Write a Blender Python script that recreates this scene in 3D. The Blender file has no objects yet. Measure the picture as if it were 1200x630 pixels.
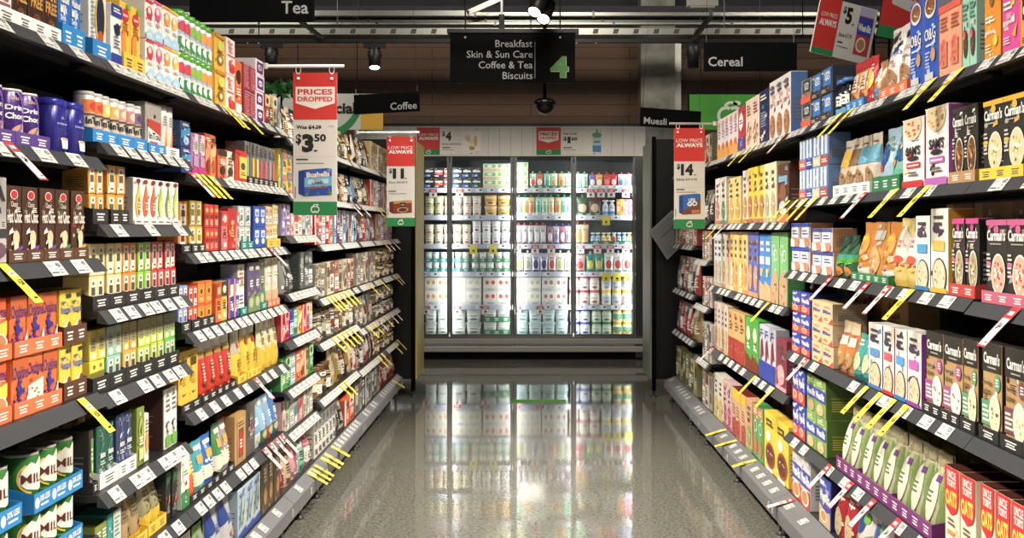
import bpy, math, random
from mathutils import Vector, Matrix
random.seed(4)
PI = math.pi
C = bpy.context.scene.collection
# ---------------------------------------------------------------- camera model
F, CX, CY, CAMH = 1300.0, 622.0, 268.0, 1.43      # focal length in pixels, vanishing point, eye height
def at(px, py, Y):
    return Vector(((px - CX) * Y / F, Y, CAMH - (py - CY) * Y / F))
def depth(px, a):
    return F * a / abs(px - CX)
# ---------------------------------------------------------------- materials
MATS = {}
def lin(h):
    h = h.lstrip('#')
    o = []
    for i in (0, 2, 4):
        c = int(h[i:i + 2], 16) / 255
        o.append(c / 12.92 if c < .04045 else ((c + .055) / 1.055) ** 2.4)
    m = .3 * o[0] + .55 * o[1] + .15 * o[2]          # real inks are a little duller than screen colours
    return (*[m + (c - m) * .9 for c in o], 1)
FIN = {'card': (.42, .45, 0), 'gloss': (.18, .5, 0), 'matt': (.7, .25, 0), 'foil': (.3, .6, .25), 'metal': (.32, .5, 1), 'sign': (.65, .12, 0), 'satin': (.4, .3, 0), 'tin': (.24, .5, .15)}
def mat(col, fin='card'):
    k = (col, fin)
    if k in MATS: return MATS[k]
    m = bpy.data.materials.new(fin + '_' + col.lstrip('#')); m.use_nodes = True
    nt = m.node_tree; b = nt.nodes['Principled BSDF']
    if fin == 'clear':
        out = nt.nodes['Material Output']
        tr = nt.nodes.new('ShaderNodeBsdfTransparent'); gl = nt.nodes.new('ShaderNodeBsdfGlossy'); mx = nt.nodes.new('ShaderNodeMixShader')
        tr.inputs[0].default_value = lin(col); gl.inputs['Roughness'].default_value = .06
        mx.inputs[0].default_value = .07
        nt.links.new(tr.outputs[0], mx.inputs[1]); nt.links.new(gl.outputs[0], mx.inputs[2]); nt.links.new(mx.outputs[0], out.inputs[0])
    elif fin == 'lamp':
        b.inputs['Base Color'].default_value = lin(col)
        b.inputs['Emission Color'].default_value = lin(col); b.inputs['Emission Strength'].default_value = 9
    else:
        r, s, mt = FIN[fin]
        b.inputs['Roughness'].default_value = r; b.inputs['Specular IOR Level'].default_value = s; b.inputs['Metallic'].default_value = mt
        c = lin(col); b.inputs['Base Color'].default_value = c
        # faint print and handling unevenness
        tc = nt.nodes.new('ShaderNodeTexCoord'); no = nt.nodes.new('ShaderNodeTexNoise'); mp = nt.nodes.new('ShaderNodeMapRange')
        no.inputs['Scale'].default_value = 60; no.inputs['Detail'].default_value = 2
        mp.inputs['To Min'].default_value = max(.05, r - .08); mp.inputs['To Max'].default_value = r + .1
        nt.links.new(tc.outputs['Object'], no.inputs['Vector']); nt.links.new(no.outputs['Fac'], mp.inputs['Value']); nt.links.new(mp.outputs['Result'], b.inputs['Roughness'])
        if fin == 'foil':
            bp = nt.nodes.new('ShaderNodeBump'); n2 = nt.nodes.new('ShaderNodeTexNoise'); n2.inputs['Scale'].default_value = 22
            bp.inputs['Strength'].default_value = .35; bp.inputs['Distance'].default_value = .01
            nt.links.new(tc.outputs['Object'], n2.inputs['Vector']); nt.links.new(n2.outputs['Fac'], bp.inputs['Height']); nt.links.new(bp.outputs['Normal'], b.inputs['Normal'])
    MATS[k] = m
    return m
# ---------------------------------------------------------------- lettering
TXT = {}
def glyphs(s, bold=.02):
    """built-in lettering as (points in a unit box, polygons)"""
    k = (s, bold)
    if k in TXT: return TXT[k]
    cu = bpy.data.curves.new('lettering', 'FONT'); cu.body = s; cu.offset = bold; cu.resolution_u = 2; cu.align_x = 'LEFT'
    ob = bpy.data.objects.new('lettering', cu); C.objects.link(ob)
    bpy.context.view_layer.update()
    me = ob.to_mesh()
    P = [(v.co.x, v.co.y) for v in me.vertices]; me.calc_loop_triangles(); Q = [tuple(t.vertices) for t in me.loop_triangles]
    ob.to_mesh_clear(); bpy.data.objects.remove(ob); bpy.data.curves.remove(cu)
    x0 = min(p[0] for p in P); x1 = max(p[0] for p in P); y0 = min(p[1] for p in P); y1 = max(p[1] for p in P)
    P = [((x - x0) / (x1 - x0), (y - y0) / (y1 - y0)) for x, y in P]
    TXT[k] = (P, Q, (x1 - x0) / (y1 - y0))
    return TXT[k]
# ---------------------------------------------------------------- mesh builder
class MB:
    def __init__(s): s.v = []; s.f = []; s.m = []; s.mats = []; s.sm = []
    def mi(s, col, fin='card'):
        k = (col, fin)
        if k not in s.mats: s.mats.append(k)
        return s.mats.index(k)
    def face(s, pts, col, fin='card', smooth=False):
        b = len(s.v); s.v += [tuple(p) for p in pts]; s.f.append(tuple(range(b, b + len(pts)))); s.m.append(s.mi(col, fin)); s.sm.append(smooth)
    def raw(s, V, Fs, col, fin='card', smooth=False):
        b = len(s.v); s.v += [tuple(p) for p in V]; k = s.mi(col, fin)
        for f in Fs: s.f.append(tuple(b + i for i in f)); s.m.append(k); s.sm.append(smooth)
    def box(s, x0, x1, y0, y1, z0, z1, col, fin='card'):
        V = [(x, y, z) for x in (x0, x1) for y in (y0, y1) for z in (z0, z1)]
        s.raw(V, [(0, 1, 3, 2), (4, 6, 7, 5), (0, 4, 5, 1), (2, 3, 7, 6), (0, 2, 6, 4), (1, 5, 7, 3)], col, fin)
    def cbox(s, x0, x1, y0, y1, z0, z1, col, fin='card', c=.0015, top=None):
        """box with chamfered upright edges and a chamfered rim"""
        c = min(c, (x1 - x0) * .3, (y1 - y0) * .3, (z1 - z0) * .3)
        def ring(z, i):
            a0, a1, b0, b1 = x0 + i, x1 - i, y0 + i, y1 - i
            return [(a0 + c, b0, z), (a1 - c, b0, z), (a1, b0 + c, z), (a1, b1 - c, z), (a1 - c, b1, z), (a0 + c, b1, z), (a0, b1 - c, z), (a0, b0 + c, z)]
        V = ring(z0 + c, 0) + ring(z1 - c, 0)
        s.raw(V, [(i, (i + 1) % 8, 8 + (i + 1) % 8, 8 + i) for i in range(8)], col, fin)
        V = ring(z1 - c, 0) + ring(z1, c)
        s.raw(V, [(i, (i + 1) % 8, 8 + (i + 1) % 8, 8 + i) for i in range(8)] + [tuple(range(8, 16))], top or col, fin)
        V = ring(z0 + c, 0) + ring(z0, c)
        s.raw(V, [(8 + i, 8 + (i + 1) % 8, (i + 1) % 8, i) for i in range(8)] + [tuple(range(15, 7, -1))], col, fin)
    def lathe(s, prof, col, fin='card', n=20, cx=0, cy=0, sx=1, sy=1, smooth=True):
        """prof: list of (radius, z)"""
        V = []
        for r, z in prof:
            for i in range(n):
                t = 2 * PI * i / n; V.append((cx + r * sx * math.cos(t), cy + r * sy * math.sin(t), z))
        Fs = []
        for j in range(len(prof) - 1):
            for i in range(n):
                k = (i + 1) % n; Fs.append((j * n + i, j * n + k, (j + 1) * n + k, (j + 1) * n + i))
        s.raw(V, Fs, col, fin, smooth)
        s.raw(V[:n], [tuple(range(n - 1, -1, -1))], col, fin); s.raw(V[-n:], [tuple(range(n))], col, fin)
    def tube(s, pts, r, col, fin='card', n=8):
        V = []; Fs = []
        for i, p in enumerate(pts):
            p = Vector(p); a = Vector(pts[max(0, i - 1)]); b = Vector(pts[min(len(pts) - 1, i + 1)])
            t = (b - a).normalized(); u = t.cross(Vector((0, 0, 1)))
            if u.length < .01: u = Vector((1, 0, 0))
            u.normalize(); w = t.cross(u)
            for k in range(n):
                q = 2 * PI * k / n; V.append(tuple(p + r * (math.cos(q) * u + math.sin(q) * w)))
        for i in range(len(pts) - 1):
            for k in range(n):
                Fs.append((i * n + k, i * n + (k + 1) % n, (i + 1) * n + (k + 1) % n, (i + 1) * n + k))
        Fs += [tuple(range(n)), tuple(range((len(pts) - 1) * n, len(pts) * n))]
        s.raw(V, Fs, col, fin, n > 6)
    def bar(s, a, b, w, h, col, fin='card'):
        """square section bar from a to b"""
        a = Vector(a); b = Vector(b); t = (b - a).normalized(); u = t.cross(Vector((0, 0, 1)))
        if u.length < .01: u = Vector((1, 0, 0))
        u.normalize(); q = u.cross(t)
        V = [p + sx * u * w / 2 + sz * q * h / 2 for p in (a, b) for sx, sz in ((-1, -1), (1, -1), (1, 1), (-1, 1))]
        s.raw(V, [(3, 2, 1, 0), (4, 5, 6, 7), (0, 1, 5, 4), (1, 2, 6, 5), (2, 3, 7, 6), (3, 0, 4, 7)], col, fin)
    def fine(s, V, T, M, o, col, fin, lim=.09, depth_=4):
        """triangles in face coordinates, split until short enough to follow a curved face"""
        out = []
        st = [(tuple(V[i] for i in t), depth_) for t in T]
        while st:
            (a, b, c), k = st.pop()
            e = max(((a, b, c), (b, c, a), (c, a, b)), key=lambda q: abs(q[0][0] - q[1][0]) + .3 * abs(q[0][1] - q[1][1]))
            if k and abs(e[0][0] - e[1][0]) + .3 * abs(e[0][1] - e[1][1]) > lim:
                m = ((e[0][0] + e[1][0]) / 2, (e[0][1] + e[1][1]) / 2); st += [((e[0], m, e[2]), k - 1), ((m, e[1], e[2]), k - 1)]
            else: out.append((a, b, c))
        P = [M(u, v, o) for t in out for u, v in t]
        s.raw(P, [(3 * i, 3 * i + 1, 3 * i + 2) for i in range(len(out))], col, fin)
    curved = False
    # ---- printing on a face: M(u, v, off) gives a point
    def patch(s, M, u0, v0, u1, v1, col, o, fin='card', nu=1, nv=1):
        V = [M(u0 + (u1 - u0) * i / nu, v0 + (v1 - v0) * j / nv, o) for j in range(nv + 1) for i in range(nu + 1)]
        s.raw(V, [(j * (nu + 1) + i, j * (nu + 1) + i + 1, (j + 1) * (nu + 1) + i + 1, (j + 1) * (nu + 1) + i) for j in range(nv) for i in range(nu)], col, fin, nu > 1)
    def poly(s, M, pts, col, o, fin='card'):
        if s.curved: return s.fine(pts, [(0, i, i + 1) for i in range(1, len(pts) - 1)], M, o, col, fin, depth_=6)
        s.face([M(u, v, o) for u, v in pts], col, fin)
    def ell(s, M, cu, cv, ru, rv, col, o, fin='card', n=18, ring=0):
        if ring:
            V = [M(cu + k * ru * math.cos(2 * PI * i / n), cv + k * rv * math.sin(2 * PI * i / n), o) for k in (1, ring) for i in range(n)]
            s.raw(V, [(i, (i + 1) % n, n + (i + 1) % n, n + i) for i in range(n)], col, fin); return
        if s.curved and max(ru, 0) > .06:
            P = [(cu, cv)] + [(cu + ru * math.cos(2 * PI * i / n), cv + rv * math.sin(2 * PI * i / n)) for i in range(n)]
            return s.fine(P, [(0, i + 1, (i + 1) % n + 1) for i in range(n)], M, o, col, fin)
        V = [M(cu, cv, o)] + [M(cu + ru * math.cos(2 * PI * i / n), cv + rv * math.sin(2 * PI * i / n), o) for i in range(n)]
        s.raw(V, [(0, i + 1, (i + 1) % n + 1) for i in range(n)], col, fin)
    def text(s, M, u0, v0, u1, v1, st, col, o, bold=.02, fin='card', fit=None, aspect=1.0):
        P, Q, ar = glyphs(st, bold)
        if fit is not None:          # keep letter shapes: aspect = face width / height
            w = (v1 - v0) * ar / aspect
            if fit == 'l': u1 = u0 + w
            elif fit == 'r': u0 = u1 - w
            else: m = (u0 + u1) / 2; u0, u1 = m - w / 2, m + w / 2
        if s.curved:
            return s.fine([(u0 + (u1 - u0) * x, v0 + (v1 - v0) * y) for x, y in P], [(q[0], q[i], q[i + 1]) for q in Q for i in range(1, len(q) - 1)], M, o, col, fin, .06, 3)
        s.raw([M(u0 + (u1 - u0) * x, v0 + (v1 - v0) * y, o) for x, y in P], Q, col, fin)
    def arc(s, M, cu, cv, ru, rv, a0, a1, w, col, o, n=14, fin='card'):
        V = []
        for i in range(n + 1):
            t = math.radians(a0 + (a1 - a0) * i / n)
            for k in (1 - w, 1): V.append(M(cu + k * ru * math.cos(t), cv + k * rv * math.sin(t), o))
        s.raw(V, [(2 * i, 2 * i + 1, 2 * i + 3, 2 * i + 2) for i in range(n)], col, fin)
    def mesh(s, name):
        me = bpy.data.meshes.new(name); me.from_pydata(s.v, [], s.f)
        for c, f in s.mats: me.materials.append(mat(c, f))
        me.polygons.foreach_set('material_index', s.m); me.polygons.foreach_set('use_smooth', s.sm)
        me.update()
        return me
def link(name, me, parent=None, loc=None, rz=0):
    o = bpy.data.objects.new(name, me); C.objects.link(o)
    if loc is not None: o.location = loc
    o.rotation_euler = (0, 0, rz)
    if parent is not None: o.parent = parent
    return o
def tag(o, label, cat, group=None):
    o['label'] = label; o['category'] = cat
    if group: o['group'] = group
    return o
def struct(o): o['kind'] = 'structure'; return o
def logo(b, M, cu, cv, ru, rv, col, o):
    """apple-like curl emblem"""
    b.arc(M, cu - ru * .3, cv - rv * .12, ru * .62, rv * .72, 60, 330, .34, col, o)
    b.arc(M, cu + ru * .3, cv - rv * .12, ru * .62, rv * .72, -150, 120, .34, col, o)
    b.arc(M, cu + ru * .05, cv + rv * .55, ru * .5, rv * .42, 20, 170, .45, col, o)
    b.ell(M, cu + ru * .45, cv + rv * .82, ru * .28, rv * .18, col, o, n=10)
# ---------------------------------------------------------------- product artwork
# an art is (words, base colour, ops[, extra dict]); ops print on the front of any package shape
def paint(b, M, ops, nu=1, asp=1.0, fin='card', eps=.00025):
    b.curved = nu > 1
    M0 = M; M = lambda u, v, o: M0(min(max(u, .004), .996), min(max(v, .004), .996), o)
    for i, p in enumerate(ops):
        o = eps * (i + 1); k = p[0]
        if k == 'r': b.patch(M, p[1], p[2], p[3], p[4], p[5], o, fin, nu if p[3] - p[1] > .15 else 1, 1 if nu == 1 else 3)
        elif k == 'e': b.ell(M, p[1], p[2], p[3], p[4], p[5], o, fin)
        elif k == 'o': b.ell(M, p[1], p[2], p[3], p[4], p[5], o, fin, ring=p[6])
        elif k == 'p': b.poly(M, p[1], p[2], o, fin)
        elif k == 't': b.text(M, p[1], p[2], p[3], p[4], p[5], p[6], o, p[7] if len(p) > 7 else .02, fin)
        elif k == 'l':
            _, u0, v0, u1, v1, n, col = p
            for j in range(n):
                q = v0 + (v1 - v0) * (j + .2) / n; e = u1 - (u1 - u0) * (.0, .18, .07, .3)[j % 4]
                b.patch(M, u0, q, e, q + (v1 - v0) / n * .5, col, o, fin, max(1, nu // 2), 1)
        elif k == 'a': b.arc(M, p[1], p[2], p[3], p[4], p[5], p[6], p[7], p[8], o)
        elif k == 'd':      # scatter of small flecks inside an ellipse (printed food)
            _, cu, cv, ru, rv, n, cols = p; rr = random.Random(int(cu * 971 + cv * 613 + n))
            for j in range(n):
                t = rr.random() * 2 * PI; q = math.sqrt(rr.random()) * .85
                b.ell(M, cu + ru * q * math.cos(t), cv + rv * q * math.sin(t), ru * rr.uniform(.1, .2), rv * rr.uniform(.08, .16), cols[j % len(cols)], o + eps * (.2 + .02 * j), fin, n=6)
def shape_box(w, h, d, art, fin='card'):
    ex = art[3] if len(art) > 3 else {}
    b = MB(); b.cbox(-d, 0, -w / 2, w / 2, 0, h, art[1], ex.get('fin', fin), top=ex.get('top'))
    paint(b, lambda u, v, o: (o, (u - .5) * w, v * h), art[2])
    side = ex.get('side')
    for M in (lambda u, v, o: (-d + u * d, -w / 2 - o, v * h), lambda u, v, o: (-u * d, w / 2 + o, v * h)):
        if side: b.patch(M, .02, .01, .98, .99, side, .0004)
        b.patch(M, .14, .55, .86, .57, ex.get('ink', '#777777'), .0008)
        paint(b, M, ex.get('sops', [('l', .16, .2, .84, .5, 5, ex.get('ink', '#777777'))]), eps=.0006)
    T = lambda u, v, o: (-d + u * d, (v - .5) * w, h + o)      # tuck flap on the top
    b.patch(T, .55, .06, .94, .94, ex.get('flap', ex.get('top') or art[1]), .0006)
    return [(None, b.mesh('carton'))]
def shape_soft(w, h, d, art, fin='foil', cap=None):
    """stand-up pouch or pillow bag: bulging body, flat crimped top seal"""
    ex = art[3] if len(art) > 3 else {}
    b = MB(); N, K = 10, 11; sag = ex.get('sag', 0)
    def T(u, v):
        g = (.72 + .28 * min(1, v / .15)) * (1 - max(0, (v - .3) / .62) ** 1.6) if v < .92 else 0
        return d / 2 * max(.03, g * (1 - abs(2 * u - 1) ** 2.6) ** .7)
    def W(v): return w * (1 - .05 * math.sin(PI * min(1, v / .9)) - ex.get('taper', 0) * max(0, v - .6))
    def pt(u, v, sgn, o=0): return (-d / 2 + sgn * (T(u, v) + o) + sag * max(0, v - .7) * d, (u - .5) * W(v), v * h + .006 * h * math.sin(7 * u) * (v > .95))
    for sgn in (1, -1):
        V = [pt(i / N, (j / K) ** 1.0, sgn) for j in range(K + 1) for i in range(N + 1)]
        b.raw(V, [(j * (N + 1) + i, j * (N + 1) + i + 1, (j + 1) * (N + 1) + i + 1, (j + 1) * (N + 1) + i) for j in range(K) for i in range(N)], art[1], fin, True)
    V = [pt(i / N, 0, s) for s in (1, -1) for i in range(N + 1)]
    b.raw(V, [(i, i + 1, N + 2 + i, N + 1 + i) for i in range(N)], art[1], fin)
    V = [pt(u, j / K, s) for j in range(K + 1) for u in (0, 1) for s in (1, -1)]
    b.raw(V, [(4 * j + q, 4 * j + q + 1, 4 * j + 5 + q, 4 * j + 4 + q) for j in range(K) for q in (0, 2)], art[1], fin)
    paint(b, lambda u, v, o: pt(u, v, 1, o), art[2], nu=6, fin=fin, eps=.0003)
    out = [(None, b.mesh('pouch'))]
    if cap:
        c = MB(); r = min(w * .2, .012); c.lathe([(r * .6, 0), (r * .6, h * .05), (r, h * .05), (r * 1.05, h * .07), (r * 1.05, h * .14), (r * .9, h * .155)], cap, 'gloss', 12, cx=-d / 2)
        out.append(('cap', c.mesh('cap'), (0, 0, h * .985)))
    return out
def shape_round(w, h, d, art, prof=None, lid=None, fin='tin', lh=.06, sq=False):
    """turned package; prof in units of (radius, height)"""
    ex = art[3] if len(art) > 3 else {}
    b = MB(); R = w / 2
    prof = prof or [(.97, 0), (1, .01), (1, .985), (.97, 1)]
    top = 1 - (lh if lid else 0)
    pr = [(r * R, z * h * top) for r, z in prof]
    n = 22
    def rad(t):
        if not sq: return 1.0
        c, q = abs(math.cos(t)), abs(math.sin(t)); return 1 / (c ** 5 + q ** 5) ** .2
    sx = d / w if sq else 1.0
    def ringed(bb, prf, col, fi):
        V = [(-R * sx + r * rad(2 * PI * i / n) * math.cos(2 * PI * i / n) * sx, r * rad(2 * PI * i / n) * math.sin(2 * PI * i / n), z) for r, z in prf for i in range(n)]
        bb.raw(V, [(j * n + i, j * n + (i + 1) % n, (j + 1) * n + (i + 1) % n, (j + 1) * n + i) for j in range(len(prf) - 1) for i in range(n)], col, fi, True)
        bb.raw(V[:n], [tuple(range(n - 1, -1, -1))], col, fi); bb.raw(V[-n:], [tuple(range(n))], col, fi)
    ringed(b, pr, art[1], fin)
    def rv(v):
        z = v * h * top
        for (r0, z0), (r1, z1) in zip(pr, pr[1:]):
            if z <= z1 + 1e-9: return r0 + (r1 - r0) * (z - z0) / max(1e-9, z1 - z0)
        return pr[-1][0]
    def M(u, v, o):
        t = (u - .5) * 2.7; r = rv(v) * rad(t) + o * 1.6
        return (-R * sx + r * math.cos(t) * sx, r * math.sin(t), v * h * top)
    paint(b, M, art[2], nu=8, fin='card', eps=.0003)
    out = [(None, b.mesh('pack'))]
    if lid:
        c = MB(); e = pr[-1][0]
        e2 = max(e, R * ex.get('lidr', .9)) * 1.0
        hh = h * lh
        ringed(c, [(e2 * .98, 0), (e2 * 1.02, hh * .1), (e2 * 1.02, hh * .9), (e2 * .94, hh)], lid, 'gloss')
        out.append(('lid', c.mesh('lid'), (0, 0, h * top + .0004)))
    return out
TUB = [(.8, 0), (.84, .02), (.97, .92), (1, .94), (1, 1)]
JAR = [(.9, 0), (1, .06), (1, .8), (.86, .95), (.86, 1)]
BOT = [(.92, 0), (1, .04), (1, .62), (.8, .78), (.42, .93), (.42, 1)]
SHAPES = {
    'box': lambda w, h, d, a: shape_box(w, h, d, a),
    'pouch': lambda w, h, d, a: shape_soft(w, h, d, a),
    'paper': lambda w, h, d, a: shape_soft(w, h, d, a, 'card'),
    'squeeze': lambda w, h, d, a: shape_soft(w, h, d, a, 'foil', a[3]['cap']),
    'can': lambda w, h, d, a: shape_round(w, h, d, a, lid=a[3].get('lid', '#d8d8d4') if len(a) > 3 else '#d8d8d4', lh=.05),
    'tin': lambda w, h, d, a: shape_round(w, h, d, a, lid=a[3]['lid'], lh=.13, sq=True),
    'tall': lambda w, h, d, a: shape_round(w, h, d, a, lid=a[3]['lid'], lh=a[3].get('lh', .12)),
    'tub': lambda w, h, d, a: shape_round(w, h, d, a, prof=TUB, lid=a[3]['lid'], lh=.14, fin='gloss'),
    'sqtub': lambda w, h, d, a: shape_round(w, h, d, a, prof=TUB, lid=a[3]['lid'], lh=.12, fin='gloss', sq=True),
    'jar': lambda w, h, d, a: shape_round(w, h, d, a, prof=JAR, lid=a[3]['lid'], lh=.17, fin='gloss'),
    'bottle': lambda w, h, d, a: shape_round(w, h, d, a, prof=BOT, lid=a[3]['lid'], lh=.1, fin='gloss'),
}
PROTO = {}
def small_print(art):
    """minor printed marks under the main design, in its own colours"""
    cols = [c for p in art[2] for c in p if isinstance(c, str) and c.startswith('#')] or ['#888888']
    rr = random.Random(hash_(art[0] + art[1])); out = []
    for j in range(8):
        u, v, c = rr.uniform(.06, .75), rr.uniform(.03, .9), rr.choice(cols)
        if j < 3: out.append(('l', u, v, min(.95, u + rr.uniform(.15, .35)), min(.98, v + .07), 3, c))
        elif j < 6: out.append(('e', u, v, rr.uniform(.03, .09), rr.uniform(.015, .04), c))
        else: out.append(('p', [(u, v), (min(.97, u + .25), v + .03), (min(.97, u + .22), min(.98, v + .1)), (u + .04, min(.98, v + .05))], c))
    return out
def parts_for(shape, w, h, d, art):
    k = (shape, round(w, 3), round(h, 3), round(d, 3), art[0], art[1], id(art))
    if k not in PROTO:
        a2 = art
        if len(art) < 5 and shape in ('box', 'pouch', 'paper') and h > .09:
            a2 = (art[0], art[1], small_print(art) + list(art[2]), art[3] if len(art) > 3 else {})
        PROTO[k] = SHAPES[shape](w, h, d, a2)
    return PROTO[k]
# ---------------------------------------------------------------- art helpers
W_, K_, G_ = '#f2efe8', '#17171a', '#8a8a86'
def hash_(t):
    h = 7
    for c in t: h = (h * 131 + ord(c)) % 1000003
    return h
def g(words, base, c2, c3, style=0, txt=None, ink=None, **ex):
    ink = ink or ('#f6f3ea' if sum(lin(base)[:3]) < .9 else '#2a2624')
    if style == 0: ops = [('r', 0, .8, 1, .94, c2), ('e', .5, .36, .36, .2, c3), ('d', .5, .36, .3, .15, 8, [base, c2, W_]), ('l', .15, .6, .85, .74, 3, ink)]
    elif style == 1: ops = [('r', .2, .1, .8, .9, W_), ('r', .3, .3, .7, .58, c2), ('l', .3, .66, .7, .8, 2, '#444444'), ('r', .34, .15, .66, .2, c3)]
    elif style == 2: ops = [('p', [(0, .3), (1, .55), (1, .8), (0, .62)], c2), ('e', .55, .25, .3, .16, c3), ('l', .15, .82, .85, .92, 2, ink)]
    elif style == 3: ops = [('r', .0, 0, .3, 1, c2), ('r', .38, .55, .9, .85, c3), ('l', .4, .2, .9, .45, 4, ink)]
    elif style == 4: ops = [('r', 0, 0, 1, .14, c2), ('e', .5, .34, .4, .2, c3), ('e', .5, .34, .33, .16, '#d9b98c'), ('d', .5, .34, .3, .14, 12, ['#8a5a2c', W_, c3]), ('r', .12, .66, .88, .86, c2), ('l', .18, .7, .82, .82, 2, W_)]
    elif style == 5: ops = [('e', .5, .4, .3, .24, c2), ('p', [(.24, .5), (.5, .86), (.76, .5)], c2), ('e', .5, .9, .22, .05, c3), ('l', .25, .32, .75, .48, 3, W_), ('r', 0, 0, 1, .1, W_)]
    elif style == 6: ops = [('r', 0, .62, 1, 1, c2), ('e', .5, .8, .3, .1, c3), ('l', .2, .3, .8, .55, 4, ink), ('r', .2, .08, .8, .2, c3)]
    elif style == 7: ops = [('r', 0, 0, 1, .32, c2), ('e', .5, .66, .32, .2, W_), ('l', .24, .6, .76, .72, 2, c2), ('d', .5, .2, .4, .12, 9, [c3, W_, base])]
    elif style == 8: ops = [('r', .1, .12, .9, .5, W_), ('l', .16, .18, .84, .4, 3, '#555555'), ('r', .1, .56, .9, .6, c2), ('l', .16, .68, .84, .86, 2, c3)]
    else: ops = [('l', .15, .7, .85, .9, 2, ink), ('r', .1, .3, .9, .6, c2), ('e', .5, .18, .28, .1, c3)]
    rr = random.Random(hash_(words + base + c2 + str(style)))
    fine_ = []
    for j in range(9):
        u, v = rr.uniform(.08, .8), rr.uniform(.05, .92); q = rr.random(); cc = rr.choice((c2, c3, ink, W_, base))
        if q < .45: fine_.append(('r', u, v, min(.95, u + rr.uniform(.08, .35)), v + rr.uniform(.012, .04), cc))
        elif q < .75: fine_.append(('e', u, v, rr.uniform(.04, .12), rr.uniform(.02, .06), cc))
        else: fine_.append(('p', [(u, v), (min(.96, u + .2), v + rr.uniform(-.03, .05)), (u + .08, min(.97, v + .12))], cc))
    ops = fine_[:5] + ops + fine_[5:]
    if txt: ops += [('t', .1, .6, .9, .76, txt, ink, .03)]
    return (words, base, ops, ex, 1)
ORD = 'first second third fourth fifth sixth seventh eighth ninth tenth eleventh twelfth thirteenth fourteenth fifteenth sixteenth seventeenth eighteenth nineteenth twentieth'.split()
TEN = {2: 'twenty', 3: 'thirty', 4: 'forty', 5: 'fifty'}
def ordn(i):
    if i < 20: return ORD[i]
    return TEN[(i + 1) // 10] + ('-' + ORD[(i + 1) % 10 - 1] if (i + 1) % 10 else 'th').replace('tyth', 'tieth')
class Shelf:
    """one shelf level of a bay (or of the fridge): where things stand and what they are called"""
    def __init__(s, side, a, z, y0, y1, clear, where, inset=.036):
        s.side, s.a, s.ztop, s.y0, s.y1, s.clear, s.where = side, a, z, y0, y1, clear, where
        s.ap = a + inset; s.cur = y0 + .012; s.n = 0; s.ntag = 0; s.ntray = 0
    def place(s, Y, push=0):
        """world position and turn for something standing at depth Y"""
        if s.side == 0: return Vector((Y, s.ap + push, 0)), -PI / 2       # fridge: Y is world X here
        return Vector((s.side * (s.ap + push), Y, 0)), (0 if s.side < 0 else PI)
def plural(n): return n + ('es' if n[-2:] in ('ch', 'sh') or n[-1] in 'xs' else 's')
LABELS = {}
def put(me_parts, name, loc, rz, label, cat, group=None):
    o = None
    for p in me_parts:
        if p[0] is None: o = link(name, p[1], None, loc, rz)
        else: link(p[0], p[1], o, p[2])
    LABELS[label] = LABELS.get(label, 0) + 1
    tag(o, label, cat, group)
    return o
def run(sh, noun, px0, px1, n, hp, arts, shape='box', d=.07, lay=1, tray=None, cat=None, push=0, gap=.002, trayh=.03, traytxt=None, trays=None, hs=None, yy=None, only=None, free=False):
    """a run of n facings whose fronts span px0..px1 in the photograph; hp is their height there"""
    if isinstance(arts, tuple): arts = [arts]
    if yy: ya, yb = yy
    else: ya, yb = sorted((depth(px0, sh.ap), depth(px1, sh.ap)))
    if not free: ya = max(ya, sh.cur)
    yb = min(yb, sh.y1 - .012)
    if yb - ya < .012: return
    mid = (ya + yb) / 2
    h = hs if hs else hp * mid / F
    te = .004 if tray else 0
    h = min(h, (sh.clear - .012) / lay - te - .002)
    nt = min(trays or 1, n) if tray else 1
    wd = (yb - ya - 2 * te * nt) / n
    if shape in ('can', 'tall', 'tub', 'jar', 'bottle'): d = wd - gap
    cnt = [n // nt + (1 if t < n % nt else 0) for t in range(nt)]
    cen = []; y_ = ya
    for t in range(nt):
        a0 = y_; a1 = y_ + cnt[t] * wd + 2 * te
        cen += [a0 + te + wd * (q + .5) for q in range(cnt[t])]
        if tray:
            for L in range(lay if traytxt == 'each' else 1):
                make_tray(sh, a0 + .001, a1 - .001, d + .02, tray, trayh, noun, sh.ztop + L * (h + te + .002), L)
        y_ = a1
    items = []
    base = 0 if free else sh.n
    where = ('at back of ' if free else 'along ') + sh.where
    for L in range(lay):
        zz = sh.ztop + .0012 + (te if tray else 0) + L * (h + .0014 + (te + .001 if traytxt == 'each' else 0))
        for i in range(n):
            art = arts[i % len(arts)] if lay == 1 or not isinstance(arts[0], list) else arts[L % len(arts)][i % len(arts[L % len(arts)])]
            yc = cen[i]
            if only and (i, L) not in only: continue
            pp = parts_for(shape, wd - gap, h, d, art)
            loc, rz = sh.place(yc, push + (.009 if tray else .001) + random.random() * .005)
            loc.z = zz
            lab = f"{art[0]} {noun} {ordn(base + i)} {where}" + ('' if lay == 1 else f", {('lower', 'upper', 'topmost', 'crowning')[L if lay < 3 else ((0, 1, 2, 3)[L])] if lay < 3 else ('bottom', 'middle', 'top', 'topmost')[L]} layer")
            put(pp, noun.replace(' ', '_').replace('-', '_'), loc, rz, lab, cat or noun.split()[-1], f"{plural(noun)} on {sh.where}")
    if not free: sh.n += n; sh.cur = yb
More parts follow.
